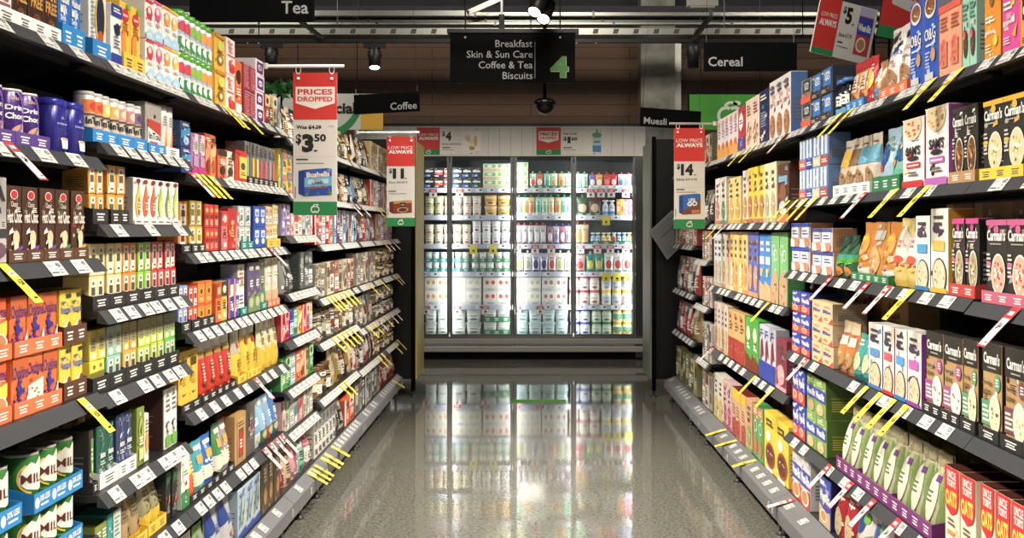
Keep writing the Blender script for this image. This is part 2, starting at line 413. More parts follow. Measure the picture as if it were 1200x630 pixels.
def make_tray(sh, y0, y1, d, col, th, noun, z, L=0):
    b = MB(); w = y1 - y0; t = .0016; fi = 'card'
    b.box(-d, 0, -w / 2, w / 2, 0, .002, col); b.box(-t, 0, -w / 2, w / 2, .002, th, col); b.box(-d, -d + t, -w / 2, w / 2, .002, th * 1.3, col)
    for q in (-1, 1):
        y = q * (w / 2 - t / 2)
        b.raw([(x, y + e * t / 2, zz) for e in (-1, 1) for x, zz in ((-d + t, .002), (-t, .002), (-t, th), (-d * .6, th * 1.3), (-d + t, th * 1.3))],
              [(0, 1, 2, 3, 4), (9, 8, 7, 6, 5), (0, 5, 6, 1), (1, 6, 7, 2), (2, 7, 8, 3), (3, 8, 9, 4)], col)
    M = lambda u, v, o: (o, (u - .5) * w, v * th)
    ink = W_ if sum(lin(col)[:3]) < 1.3 else '#555555'
    k = max(1, round(w / .09))
    for i in range(k):
        c = (i + .5) / k; e = .26 / k
        if noun == 'malt drink tin' and col == '#1587d0':
            b.ell(M, c - e * 1.3, .5, .012 / w, .3, W_, .0006, n=10); b.text(M, c - e * .7, .5, c + e * 1.5, .82, '30% LESS', W_, .0006, .03); b.patch(M, c - e * .5, .25, c + e * 1.2, .36, W_, .0006)
        else:
            for j, vv in enumerate((.62, .42, .24)): b.patch(M, c - e * (1, .7, .85)[j], vv, c + e * (1, .7, .85)[j], vv + .09, ink, .0006)
    loc, rz = sh.place((y0 + y1) / 2, 0); loc.z = z + .0008
    sh.ntray += 1
    CN = {'#2a2a2c': 'black', '#1587d0': 'blue', '#5a3a8c': 'purple', '#f0f0ea': 'white', '#f5c518': 'yellow', '#5b3a2a': 'brown', '#e8703c': 'orange', '#b58a58': 'kraft brown', '#c23b34': 'red', '#1f7a4a': 'green', '#7b2f77': 'plum', '#28348c': 'navy', '#18857a': 'teal', '#c05a78': 'pink'}
    lab = f"{CN.get(col, 'grey')} cardboard tray holding {plural(noun)}, {ordn(sh.ntray - 1)} tray along {sh.where}" 
    put([(None, b.mesh('display_tray'))], 'display_tray', loc, rz, lab, 'tray', f"display trays on {sh.where}")
# ---------------------------------------------------------------- the room
def node_mat(name, fn):
    m = bpy.data.materials.new(name); m.use_nodes = True
    nt = m.node_tree; fn(nt, nt.nodes['Principled BSDF']); return m
def floor_nodes(nt, b):
    L = nt.links; tc = nt.nodes.new('ShaderNodeTexCoord')
    vo = nt.nodes.new('ShaderNodeTexVoronoi'); vo.inputs['Scale'].default_value = 95; L.new(tc.outputs['Object'], vo.inputs['Vector'])
    no = nt.nodes.new('ShaderNodeTexNoise'); no.inputs['Scale'].default_value = 62; no.inputs['Detail'].default_value = 6; L.new(tc.outputs['Object'], no.inputs['Vector'])
    big = nt.nodes.new('ShaderNodeTexNoise'); big.inputs['Scale'].default_value = 1.3; big.inputs['Detail'].default_value = 4; L.new(tc.outputs['Object'], big.inputs['Vector'])
    r = nt.nodes.new('ShaderNodeValToRGB'); e = r.color_ramp.elements
    e[0].position = .3; e[0].color = lin('#484841'); e[1].position = .72; e[1].color = lin('#86857a')
    for p, c in ((.42, '#67665c'), (.56, '#727168')): q = e.new(p); q.color = lin(c)
    L.new(no.outputs['Fac'], r.inputs['Fac'])
    r2 = nt.nodes.new('ShaderNodeValToRGB'); r2.color_ramp.elements[0].position = 0; r2.color_ramp.elements[0].color = (.35, .34, .3, 1); r2.color_ramp.elements[1].position = .16; r2.color_ramp.elements[1].color = (1, 1, 1, 1)
    L.new(vo.outputs['Distance'], r2.inputs['Fac'])
    mx = nt.nodes.new('ShaderNodeMixRGB'); mx.blend_type = 'MULTIPLY'; mx.inputs[0].default_value = .55
    L.new(r.outputs['Color'], mx.inputs[1]); L.new(r2.outputs['Color'], mx.inputs[2]); L.new(mx.outputs['Color'], b.inputs['Base Color'])
    mp = nt.nodes.new('ShaderNodeMapRange'); mp.inputs['From Min'].default_value = .35; mp.inputs['From Max'].default_value = .7; mp.inputs['To Min'].default_value = .03; mp.inputs['To Max'].default_value = .07
    L.new(big.outputs['Fac'], mp.inputs['Value']); L.new(mp.outputs['Result'], b.inputs['Roughness'])
    b.inputs['Specular IOR Level'].default_value = .65
def wood_nodes(nt, b):
    L = nt.links; tc = nt.nodes.new('ShaderNodeTexCoord')
    mp = nt.nodes.new('ShaderNodeMapping'); L.new(tc.outputs['Object'], mp.inputs['Vector']); mp.inputs['Rotation'].default_value = (PI / 2, 0, 0)
    br = nt.nodes.new('ShaderNodeTexBrick'); br.inputs['Scale'].default_value = 1; br.inputs['Brick Width'].default_value = 2.4; br.inputs['Row Height'].default_value = .14
    br.inputs['Mortar Size'].default_value = .004; br.inputs['Color1'].default_value = lin('#6f4e38'); br.inputs['Color2'].default_value = lin('#5e422f'); br.inputs['Mortar'].default_value = lin('#241812')
    L.new(mp.outputs['Vector'], br.inputs['Vector'])
    m2 = nt.nodes.new('ShaderNodeMapping'); m2.inputs['Scale'].default_value = (1.2, 1, 40); L.new(tc.outputs['Object'], m2.inputs['Vector'])
    no = nt.nodes.new('ShaderNodeTexNoise'); no.inputs['Scale'].default_value = 2; no.inputs['Detail'].default_value = 5; L.new(m2.outputs['Vector'], no.inputs['Vector'])
    mx = nt.nodes.new('ShaderNodeMixRGB'); mx.blend_type = 'OVERLAY'; mx.inputs[0].default_value = .4
    L.new(br.outputs['Color'], mx.inputs[1]); L.new(no.outputs['Fac'], mx.inputs[2]); L.new(mx.outputs['Color'], b.inputs['Base Color']); b.inputs['Roughness'].default_value = .6
def concrete_nodes(nt, b):
    L = nt.links; tc = nt.nodes.new('ShaderNodeTexCoord'); no = nt.nodes.new('ShaderNodeTexNoise'); no.inputs['Scale'].default_value = 5; no.inputs['Detail'].default_value = 8
    L.new(tc.outputs['Object'], no.inputs['Vector']); r = nt.nodes.new('ShaderNodeValToRGB')
    r.color_ramp.elements[0].color = lin('#82827a'); r.color_ramp.elements[0].position = .3; r.color_ramp.elements[1].color = lin('#b4b4aa'); r.color_ramp.elements[1].position = .7
    L.new(no.outputs['Fac'], r.inputs['Fac']); L.new(r.outputs['Color'], b.inputs['Base Color']); b.inputs['Roughness'].default_value = .85
def slab(name, x0, x1, y0, y1, z0, z1, m):
    b = MB(); b.box(x0, x1, y0, y1, z0, z1, '#202022'); me = b.mesh(name)
    if m: me.materials.clear(); me.materials.append(m)
    return struct(link(name, me))
XW, YB, ZC = 7.0, 13.5, 4.6
slab('floor', -XW, XW, -3, YB, -.1, 0, node_mat('terrazzo', floor_nodes))
wood = node_mat('wood_planks', wood_nodes)
slab('wall_back', -XW, XW, YB, YB + .15, 0, ZC, wood)
slab('wall_left', -XW - .15, -XW, -3, YB, 0, ZC, mat('#3c3a38', 'matt'))
slab('wall_right', XW, XW + .15, -3, YB, 0, ZC, mat('#3c3a38', 'matt'))
slab('ceiling', -XW, XW, -3, YB + .15, ZC, ZC + .1, mat('#151617', 'matt'))
slab('column', 1.30, 1.70, YB - .42, YB - .02, 0.001, ZC - .001, node_mat('concrete', concrete_nodes))
# dark bulkhead across the cross aisle, above the cable trays
slab('bulkhead_beam', -XW + .01, XW - .01, 11.35, 11.75, 3.64, 3.71, mat('#303236', 'matt'))
slab('wall_upper', -XW + .001, XW - .001, YB - .018, YB - .001, 3.72, ZC - .001, mat('#3a3c40', 'matt'))
# ---------------------------------------------------------------- shelving
DK, DK2, RAILC = '#1d1e20', '#121214', '#3c3e42'
def ticket_mesh():
    b = MB(); return b
TICK = {}
def ticket(w, red=False):
    """paper price ticket lying on the sloped rail: local x runs down the slope"""
    k = (round(w, 3), red)
    if k in TICK: return TICK[k]
    b = MB(); hgt = .042; b.box(0, hgt, -w / 2, w / 2, 0, .0006, '#cdcdc8')
    M = lambda u, v, o: (hgt * (1 - v), (u - .5) * w, .0006 + o)
    b.text(M, .62, .56, .9, .88, random.choice(('450', '520', '6', '380', '8')), '#26262a', .0003, .02); b.patch(M, .66, .36, .88, .42, '#55555a', .0003)
    b.patch(M, .06, .72, .42, .78, '#8a8a88', .0003); b.patch(M, .06, .6, .34, .65, '#8a8a88', .0003)
    b.patch(M, .06, .16, .52, .26, '#55555a', .0003); b.patch(M, .6, .14, .78, .24, '#77777a', .0003)
    if red: b.patch(M, 0, .62, .45, 1, '#d8262c', .0004)
    TICK[k] = b.mesh('price_ticket'); return TICK[k]
SL = Vector((.027, 0, -.034)); SLN = SL.normalized()     # slope of a rail, local frame facing +x
def slope_matrix(o):
    z = Vector((.034, 0, .027)).normalized(); y = Vector((0, 1, 0)); x = SLN
    return Matrix(((x.x, y.x, z.x), (x.y, y.y, z.y), (x.z, y.z, z.z)))
RAILS = []
def make_shelf(side, a, z, y0, y1, where, lab, tickets, dens=.9, depth_=.43, wall=None, tw=.068):
    """one hung shelf: board, sloped price rail, end brackets, tickets. z is the rail's lower edge"""
    rz = 0 if side < 0 else PI; L = y1 - y0 - .004
    root = bpy.data.objects.new('shelf', None); C.objects.link(root)
    root.location = (side * a, (y0 + y1) / 2, z); root.rotation_euler = (0, 0, rz)
    root.empty_display_size = .05
    tag(root, lab, 'shelf', 'grey metal shelves')
    # local: x = 0 is the outer lower rail edge, body at negative x
    b = MB(); b.box(-depth_, -.032, -L / 2, L / 2, .016, .034, DK); b.box(-depth_ + .05, -.09, -L / 2 + .03, L / 2 - .03, .002, .016, DK2)
    link('board', b.mesh('board'), root)
    b = MB(); P = [(0, 0), (-.027, .034), (-.031, .034), (-.031, .004), (-.006, 0)]
    V = [(x, y, q) for y in (-L / 2, L / 2) for x, q in P]; n = len(P)
    b.raw(V, [(i, (i + 1) % n, n + (i + 1) % n, n + i) for i in range(n)] + [tuple(range(n - 1, -1, -1)), tuple(range(n, 2 * n))], RAILC, 'satin')
    link('price_rail', b.mesh('price_rail'), root)
    for e in (-1, 1):
        b = MB(); y = e * (L / 2 - .004)
        b.raw([(x, y + q * .003, zz) for q in (-1, 1) for x, zz in ((-.05, .0145), (-depth_ + .005, .0145), (-depth_ + .005, -.075), (-depth_ + .06, -.06))], [(0, 1, 2, 3), (7, 6, 5, 4), (0, 4, 5, 1), (1, 5, 6, 2), (2, 6, 7, 3), (3, 7, 4, 0)], '#3a3b3e', 'metal')
        link('bracket', b.mesh('bracket'), root)
    if tickets: lay_tickets(root, side, L, tickets, dens, tw)
    RAILS.append((root, side, a, z, y0, y1, where))
    return root
def lay_tickets(root, side, L, n, dens, tw):
    R = slope_matrix(None); y = -L / 2 + .05
    step = (L - .1) / n
    for i in range(n):
        if random.random() > dens: continue
        t = min(tw, step * .96)
        o = link('price_ticket', ticket(t), root)
        p = Vector((-.0255, -L / 2 + .05 + step * (i + .5) + (step - t) * random.uniform(-.3, .3), .0335)) + SLN * 0
        o.rotation_euler = R.to_euler(); o.location = p - Vector((0, 0, 0)) + Vector((.034, 0, .027)).normalized() * .0006 - SLN * .0
def make_base(side, a, y0, y1, lab, tickets, strip=.05, dens=.8, red=False):
    """floor level deck with its sloped rail, kick board and feet"""
    rz = 0 if side < 0 else PI; L = y1 - y0 - .004
    root = bpy.data.objects.new('base_shelf', None); C.objects.link(root)
    root.location = (side * a, (y0 + y1) / 2, 0); root.rotation_euler = (0, 0, rz); root.empty_display_size = .05
    tag(root, lab, 'shelf', 'grey metal base decks')
    b = MB(); b.box(-.5, -strip - .002, -L / 2, L / 2, .176, .205, '#2b2c2f'); link('deck', b.mesh('deck'), root)
    b = MB(); P = [(0, .105), (0, .168), (-.004, .172), (-strip, .205), (-strip - .002, .2), (-strip - .002, .178), (-.008, .16), (-.008, .105)]
    V = [(x, y, q) for y in (-L / 2, L / 2) for x, q in P]; n = len(P)
    b.raw(V, [(i, (i + 1) % n, n + (i + 1) % n, n + i) for i in range(n)] + [tuple(range(n - 1, -1, -1)), tuple(range(n, 2 * n))], '#707174', 'satin')
    link('price_rail', b.mesh('price_rail'), root)
    b = MB(); b.box(-.42, -.4, -L / 2, L / 2, .004, .176, '#0c0c0d'); link('kick_board', b.mesh('kick_board'), root)
    k = max(1, round(L / .75))
    for i in range(k):
        y = -L / 2 + .04 + (L - .08) * i / max(1, k - 1) if k > 1 else 0
        b = MB(); b.box(-.07, -.045, y - .012, y + .012, .03, .176, '#8f908e', 'metal'); b.lathe([(.012, .018), (.012, .03)], '#303032', n=10, cx=-.0575, cy=y); b.lathe([(.024, 0), (.024, .006), (.01, .018)], '#303032', n=12, cx=-.0575, cy=y)
        link('foot', b.mesh('foot'), root)
        b = MB(); b.cbox(-.0005, .004, y - .012, y + .012, .118, .155, '#b9b9b4', 'gloss'); link('joint_clip', b.mesh('joint_clip'), root)
    if tickets:
        s0 = Vector((-strip, 0, .205)); s1 = Vector((-.004, 0, .172)); x = (s1 - s0).normalized(); zz = x.cross(Vector((0, 1, 0)))
        R = Matrix(((x.x, 0, zz.x), (0, 1, 0), (x.z, 0, zz.z)))
        step = (L - .1) / tickets
        for i in range(tickets):
            if random.random() > dens: continue
            t = min(.065, step * .96); o = link('price_ticket', ticket(t), root)
            o.rotation_euler = R.to_euler(); o.location = s0 + x * ((s1 - s0).length - .043) * .6 + zz * .0006 + Vector((0, -L / 2 + .05 + step * (i + .5), 0))
    RAILS.append((root, side, a, 'base', y0, y1, strip))
    return root
def make_bay(side, a, y0, y1, top, lab):
    rz = 0 if side < 0 else PI; L = y1 - y0
    root = bpy.data.objects.new('shelving_bay', None); C.objects.link(root)
    root.location = (side * a, (y0 + y1) / 2, 0); root.rotation_euler = (0, 0, rz); root.empty_display_size = .05
    tag(root, lab, 'shelving', 'shelving bays')
    b = MB(); b.box(-.53, -.515, -L / 2 + .002, L / 2 - .002, .02, top, DK2)
    for i in range(8):
        zz = .2 + (top - .25) * i / 7; b.box(-.5152, -.513, -L / 2 + .03, L / 2 - .03, zz, zz + .006, '#050506')
    link('back_panel', b.mesh('back_panel'), root)
    for e in (-1, 1):
        b = MB(); y = e * (L / 2 - .022)
        b.box(-.56, -.53, y - .02, y + .02, 0, top + .02, '#2c2d30', 'metal')
        link('upright', b.mesh('upright'), root)
    return root
# ---------------------------------------------------------------- hanging price talkers
TALK = {}
def talker_mesh(kind, Lh, w):
    k = (kind, round(Lh, 3), round(w, 3))
    if k in TALK: return TALK[k]
    b = MB(); base = {'yellow': '#fbe30c', 'red': '#f4f2ee'}[kind]; N = 6
    def P(u, v, o):    # v 1 top .. 0 bottom, slight curl; local x down slope, z off the rail
        x = Lh * (1 - v); return (x, (u - .5) * w, .004 * math.sin(PI * (1 - v)) + .012 * (1 - v) ** 2 + o)
    V = [P(u, j / N, o) for o in (0, .0006) for j in range(N + 1) for u in (0, 1)]; m = 2 * (N + 1)
    Fs = [(2 * j, 2 * j + 1, 2 * j + 3, 2 * j + 2) for j in range(N)] + [(m + 2 * j + 2, m + 2 * j + 3, m + 2 * j + 1, m + 2 * j) for j in range(N)]
    Fs += [(2 * j, 2 * j + 2, m + 2 * j + 2, m + 2 * j) for j in range(N)] + [(2 * j + 1, m + 2 * j + 1, m + 2 * j + 3, 2 * j + 3) for j in range(N)]
    b.raw(V, Fs, base)
    M = lambda u, v, o: P(u, v, .0007 + o)
    if kind == 'yellow':
        b.patch(M, .22, .68, .86, .8, '#f6f4d8', .0003); b.patch(M, .3, .72, .78, .76, '#8a7a30', .0006)
        b.text(M, .26, .44, .86, .6, '4.50', '#26220a', .0004, .03); b.patch(M, .2, .34, .7, .36, '#7a7010', .0004); b.patch(M, .2, .28, .6, .3, '#7a7010', .0004); b.patch(M, .4, .1, .85, .15, '#3a3608', .0004)
    else:
        b.patch(M, 0, .72, 1, 1, '#d8202a', .0003, nv=2); b.patch(M, 0, 0, 1, .04, '#d8202a', .0004); b.patch(M, 0, 0, .06, .72, '#d8202a', .0003, nv=4); b.patch(M, .94, 0, 1, .72, '#d8202a', .0003, nv=4)
        b.patch(M, .2, .8, .8, .9, '#f4dcd8', .0006)
        b.text(M, .28, .42, .76, .62, '$4', '#1a1a1a', .0005, .03); b.patch(M, .2, .3, .7, .32, '#999999', .0005); b.patch(M, .5, .1, .85, .13, '#444444', .0005)
    TALK[k] = b.mesh('price_talker'); return TALK[k]
NT = {}
def talkers(rail, kind, pxs, L=.125, w=.042):
    root, side, a, z, y0, y1, wh = rail
    for px in pxs:
        ap = a + (.02 if z != 'base' else wh * .6)
        Y = min(max(depth(px, ap), y0 + .03), y1 - .03)
        rz = 0 if side < 0 else PI
        if z == 'base':
            s0 = Vector((-wh, 0, .205)); s1 = Vector((-.004, 0, .172)); x = (s1 - s0).normalized(); st = s0 + x * .01
        else: x = SLN; st = Vector((-.026, 0, .0345 + z))
        zz = x.cross(Vector((0, 1, 0))); R = Matrix(((x.x, 0, zz.x), (0, 1, 0), (x.z, 0, zz.z)))
        p = st + zz * .0022
        wp = Matrix.Rotation(rz, 3, 'Z') @ p + Vector((side * a, Y, 0))
        o = bpy.data.objects.new('price_talker', talker_mesh(kind, L, w)); C.objects.link(o)
        o.location = wp; o.rotation_euler = (Matrix.Rotation(rz, 3, 'Z') @ R).to_euler()
        k = (root['label']); NT[k] = NT.get(k, 0) + 1
        word = {'yellow': 'yellow price strip', 'red': 'white price strip with red top'}[kind]
        lw = root['label'].replace('dark grey metal shelf, ', '').replace('grey metal base deck, ', 'base of ')
        tag(o, f"{word}, {ordn(NT[k] - 1)} hanging from {lw}", 'price tag', 'price strips hanging from the shelf rails')
# ---------------------------------------------------------------- tea side (left of the aisle)
AL, BL = 1.10, 1.085
TEA = ['first', 'second', 'third', 'fourth', 'fifth', 'sixth']
def bay(side, k, a, ab, y0, y1, zs, kind, tickets, base_t, strip, dens=.9, baseclear=None, tw=.068, top=1.97):
    """shelving bay with hung shelves at rail heights zs (top first) and a base deck; returns the shelf levels"""
    nm = f"{TEA[k]} {kind} bay"
    make_bay(side, a, y0, y1, top, f"black shelving frame of {nm} counted from the near end")
    out = []
    for i, z in enumerate(zs):
        lab = f"{ORD[i]} shelf of {nm}"
        make_shelf(side, a, z, y0, y1, lab, 'dark grey metal shelf, ' + lab, tickets[i] if isinstance(tickets, list) else tickets, dens, tw=tw)
        clear = .62 if i == 0 else zs[i - 1] + .0 - (z + .034)
        out.append(Shelf(side, a, z + .034, y0, y1, clear, lab, .046 if side < 0 else .036))
        out[-1].rail = RAILS[-1]
    lab = f"{nm} base"
    make_base(side, ab, y0, y1, 'grey metal base deck, ' + lab.replace(' base', ''), base_t, strip)
    s = Shelf(side, a, .205, y0, y1, zs[-1] - .205, f"base of {nm}", .046 if side < 0 else .036)
    s.rail = RAILS[-1]; out.append(s)
    return out
A = bay(-1, 0, AL, BL, 1.75, 2.89, [1.845, 1.581, 1.32, .971, .60], 'tea', [5, 5, 6, 5, 5], 4, .05, .8, tw=.085)
B = bay(-1, 1, AL, BL, 2.89, 3.63, [1.845, 1.624, 1.408, 1.18, .96, .70, .47], 'tea', [8, 6, 5, 6, 6, 8, 5], 6, .05, .93, tw=.078)
Cc = bay(-1, 2, AL, BL, 3.63, 5.09, [1.845, 1.58, 1.315, 1.052, .786, .47], 'tea', [17, 15, 13, 13, 9, 13], 11, .05, .92, tw=.075)
D = bay(-1, 3, AL, BL, 5.09, 5.86, [1.815, 1.56, 1.363, 1.093, .872, .644, .44], 'tea', 7, 6, .05, .95, tw=.085)
E = bay(-1, 4, AL, BL, 5.86, 7.22, [1.815, 1.555, 1.31, 1.02, .78, .48], 'tea', 15, 12, .05, .95, tw=.085)
Fb = bay(-1, 5, AL, BL, 7.22, 9.42, [1.815, 1.555, 1.31, 1.02, .73, .46], 'tea', 22, 18, .05, .92, tw=.09)
# ---- first tea bay
choc = ('dark brown', '#3b2418', [('t', .08, .52, .92, .68, 'SUGAR', '#c8903c', .035), ('t', .08, .34, .92, .5, 'FREE', '#c8903c', .035), ('r', 0, .88, 1, 1, '#8e1f24'), ('e', .5, .17, .3, .1, '#6b3a22'), ('d', .5, .17, .26, .09, 6, ['#c58a50', '#2a1508'])])
pinkb = ('pink and white', '#e9d9d2', [('r', 0, .5, 1, .85, '#c4464a'), ('l', .15, .2, .85, .42, 3, '#8a5a56'), ('e', .5, .68, .25, .1, W_)])
run(A[0], 'sweet drink carton', -60, 20, 4, 92, pinkb, d=.1, tray='#f0f0ea', trayh=.035)
run(A[0], 'cocoa carton', 20, 72, 3, 88, choc, d=.1, tray='#f0f0ea', trayh=.035)
malt = ('bright blue', '#1d6fc4', [('t', .1, .66, .9, .78, 'Malted', W_, .03), ('t', .1, .5, .72, .63, 'Milk', W_, .03), ('t', .1, .38, .6, .47, 'Drink', W_, .02), ('e', .5, .88, .34, .06, '#d8a53c'), ('p', [(0, .2), (1, .34), (1, .26), (0, .1)], '#8fc4ec')])
run(A[0], 'milk drink carton', 73, 100, 2, 74, malt, d=.1, tray='#1587d0', trayh=.055)
oval = ('white window', '#ecebe6', [('e', .62, .55, .3, .36, '#f2c53d'), ('e', .62, .57, .24, .32, '#1c2742'), ('e', .62, .3, .16, .1, '#c44a36'), ('l', .08, .2, .3, .9, 12, '#8d99a0'), ('e', .8, .2, .12, .06, '#7db53b')], {'ink': '#9aa4a8'})
run(B[0], 'drink mix carton', 108, 130, 1, 84, oval, d=.11, tray='#1587d0', trayh=.05)
navy = ('navy and white', '#f1efe9', [('r', 0, .8, 1, 1, '#2c3f9c'), ('r', 0, 0, 1, .2, '#2c3f9c'), ('e', .55, .6, .26, .1, '#1f2748'), ('l', .2, .28, .8, .5, 4, '#6b7288'), ('l', .15, .86, .85, .95, 2, W_)])
run(B[0], 'drink powder carton', 131.5, 144, 1, 72, navy, d=.09)
ice = ('yellow lemon', '#f4c228', [('e', .5, .8, .34, .1, '#cf2028'), ('t', .25, .77, .75, .83, 'Lipton', W_, .03), ('p', [(0, .1), (.6, .15), (.45, .62), (.1, .5)], '#f28a1e'), ('l', .2, .55, .8, .7, 3, '#b8561a'), ('e', .78, .95, .2, .05, '#7cae34')])
run(B[0], 'iced tea carton', 145, 170, 2, 78, ice, d=.08, tray='#f5c518', trayh=.05, trays=2)
def drop(w, c): return (w, '#efece6', [('r', 0, .93, 1, 1, c), ('e', .5, .68, .34, .17, c), ('e', .44, .72, .2, .1, '#f6d8c8'), ('e', .54, .66, .16, .08, c), ('e', .5, .7, .09, .04, W_), ('l', .2, .36, .8, .44, 2, '#8a7a90'), ('p', [(0, 0), (1, 0), (1, .2), (.5, .3), (0, .14)], '#a9d3ec'), ('l', .2, .08, .7, .16, 2, W_), ('p', [(.1, .52), (.3, .6), (.2, .46)], c)])
drops = [drop('white and red', '#d92a3a'), drop('white and pink', '#e0508c'), drop('white and orange', '#f29a26'), drop('white and yellow', '#f5c83a')]
run(B[0], 'fruit tea carton', 171.5, 181, 1, 46, drops[0], d=.09, lay=2)
run(B[0], 'fruit tea carton', 181.5, 212, 3, 46, drops[1:], d=.09, lay=2)
def coldcan(w, c): return (w, '#f0efe6', [('r', 0, .0, 1, .42, '#1d8a4c'), ('e', .5, .3, .22, .16, W_), ('r', 0, .5, 1, .9, '#a9b8d8'), ('e', .42, .72, .3, .16, c), ('e', .68, .62, .2, .1, c), ('d', .5, .04, .5, .06, 6, [W_])], {'lid': '#4fa02e', 'lh': .16})
run(Cc[0], 'infusion canister', 212.5, 252, 6, 46, [coldcan('green-lidded berry', '#d03048'), coldcan('green-lidded berry', '#d03048'), coldcan('green-lidded apple', '#86b53c'), coldcan('green-lidded apple', '#86b53c'), coldcan('green-lidded orange', '#f0952a'), coldcan('green-lidded orange', '#f0952a')], shape='tall', lay=2)
cad = ('purple', '#4b2a86', [('t', .2, .82, .8, .92, 'Cadbury', '#d6b25c', .02), ('t', .12, .62, .98, .75, 'Drinking', W_, .035), ('t', .12, .48, .98, .6, 'Chocolate', W_, .035), ('e', .6, .22, .36, .18, '#c99b6c'), ('d', .6, .22, .32, .16, 8, ['#f1dfc6', '#a8723e', '#e7c9a0']), ('a', .1, .6, .5, .5, -60, 60, .1, '#7c55b8'), ('e', .1, .34, .06, .05, '#2a1440'), ('e', .1, .24, .06, .05, '#2a1440')], {'lid': '#e6e2da'})
run(A[1], 'drinking chocolate tin', -28, 59, 4, 66, cad, shape='can', tray='#5a3a8c', trayh=.032, trays=2, gap=.004)
plain = ('plain indigo', '#2a2a8a', [('t', .3, .6, .75, .64, 'DRINK', '#b9bce6', .02), ('p', [(.42, .72), (.5, .8), (.58, .72)], '#8286cc'), ('e', .6, .3, .2, .03, '#e9e4de'), ('p', [(.42, .3), (.78, .3), (.72, .1), (.48, .1)], '#ece7e2'), ('e', .6, .3, .15, .02, '#c98f6a')], {'lid': '#2f30a0'})
run(A[1], 'cocoa tin', 66, 103, 2, 62, plain, shape='tin', d=.09, gap=.006)
greyb = ('grey and black', '#b9b6b4', [('t', .3, .72, .9, .9, 'A', '#3a3a3c', .04), ('r', 0, .3, 1, .4, '#39383a'), ('e', .6, .15, .3, .09, '#6d4a5c')])
run(A[2], 'powder carton', -40, 9, 2, 104, greyb, d=.1)
def hot(w, c): return (w, '#4a2e22', [('e', .5, .88, .24, .065, '#efe6da'), ('e', .5, .88, .2, .055, '#c9262e'), ('t', .3, .72, .72, .79, 'Classic', '#f2e7d6', .0), ('t', .08, .5, .95, .68, 'Hot Choc', '#f4eadb', .02), ('a', .5, .55, .44, .3, 60, 190, .05, '#8a6a50'), ('e', .6, .3, .2, .1, '#e4c49a'), ('r', .46, .1, .74, .26, '#e9d3b2'), ('p', [(0, .1), (.5, .14), (1, .2), (1, .15), (.5, .09), (0, .04)], c)])
run(A[2], 'hot chocolate carton', 10.5, 105, 5, 82, [hot('brown purple-ribbon', '#7b3fa0')] * 3 + [hot('brown green-ribbon', '#2f9a5c'), hot('brown gold-ribbon', '#d8a848')], d=.08, tray='#5b3a2a', trayh=.028, trays=5)
ova1 = ('orange mug', '#ee5a1c', [('p', [(0, 0), (.6, 0), (1, .4), (1, .62), (.5, .55), (0, .3)], '#f6d23c'), ('a', .75, .3, .62, .36, 100, 200, .16, '#3a2a80'), ('e', .62, .22, .4, .2, '#f2ebdc'), ('e', .62, .26, .32, .14, '#c48a54'), ('t', .04, .68, .97, .88, 'Ovaltine', '#2a2270', .015)])
ova2 = ('orange cyclist', '#e96a24', [('p', [(0, .62), (1, .7), (1, 1), (0, 1)], '#c65a20'), ('t', .04, .62, .98, .84, 'Ovaltine', '#2a2270', .015), ('e', .46, .56, .1, .045, '#3b3390'), ('p', [(.22, .5), (.44, .54), (.6, .44), (.5, .36), (.34, .4)], '#3b3390'), ('p', [(.34, .42), (.5, .4), (.46, .28), (.56, .24), (.5, .2), (.34, .28)], '#3b3390'), ('o', .26, .3, .17, .09, '#3b3390', .82), ('o', .68, .3, .17, .09, '#3b3390', .82), ('p', [(.26, .29), (.5, .4), (.52, .37), (.28, .27)], '#3b3390'), ('p', [(.6, 0), (1, 0), (1, .4)], '#f3ead8')])
ova3 = ('orange chocolate-piece', '#ea6a22', [('t', .03, .64, .98, .86, 'Ovaltine', '#2a2270', .015), ('p', [(.0, .05), (1, .0), (1, .55), (0, .45)], '#efe2cc'), ('d', .5, .3, .36, .2, 5, ['#6b3a22', '#8a5230'])])
nes = ('yellow', '#f0c91e', [('r', .55, .84, 1, .92, '#3a3a34'), ('t', .06, .5, .98, .7, 'Nesquik', '#1f55b0', .015), ('t', .06, .74, .5, .79, 'Nestle', '#5a4a18', .02), ('p', [(0, 0), (.5, 0), (.7, .42), (.2, .3)], '#f6ecc8'), ('e', .76, .24, .22, .15, '#7a4a2c'), ('e', .4, .2, .16, .06, '#7ab6e0')], {'ink': '#8a741c'})
run(A[3], 'malt drink carton', -50, 14, 2, 70, ova1, d=.09, lay=2, tray='#e8703c', traytxt='each', trayh=.035, hs=.131)
run(A[3], 'malt drink carton', 17, 73, 3, 70, [[ova2, ova3, ova2], [ova2, ova2, ova2]], d=.09, lay=2, tray='#e8703c', traytxt='each', trayh=.035, hs=.131)
run(A[3], 'chocolate powder canister', 75, 102, 2, 70, nes, d=.08, lay=2, tray='#5b3a2a', traytxt='each', trayh=.045, hs=.131, shape='box')
milo = ('green', '#2f7a34', [('l', .04, .05, .3, .3, 3, '#3f8a40'), ('p', [(.03, .54), (.14, .78), (.3, .9), (.42, .84), (.56, .97), (.74, .88), (.9, .8), (.98, .56), (.9, .4), (.5, .34), (.2, .4)], '#f0ebdc'), ('a', .36, .6, .34, .3, 120, 260, .12, '#e5b82c'), ('t', .1, .5, .82, .68, 'MILO', '#5e2a20', .01), ('p', [(.55, .02), (.8, .02), (.76, .3), (.62, .34)], '#1c5a28'), ('l', .6, .06, .9, .26, 3, '#dfe8d0'), ('d', .4, .16, .16, .12, 8, ['#8ac060', '#1c5a28', '#e8e0b0'])], {'lid': '#a8a89c'})
run(A[4], 'malt drink tin', -30, 26, 2, 64, milo, shape='can', lay=2, tray='#1587d0', traytxt='each', trayh=.045, hs=.13, gap=.004)
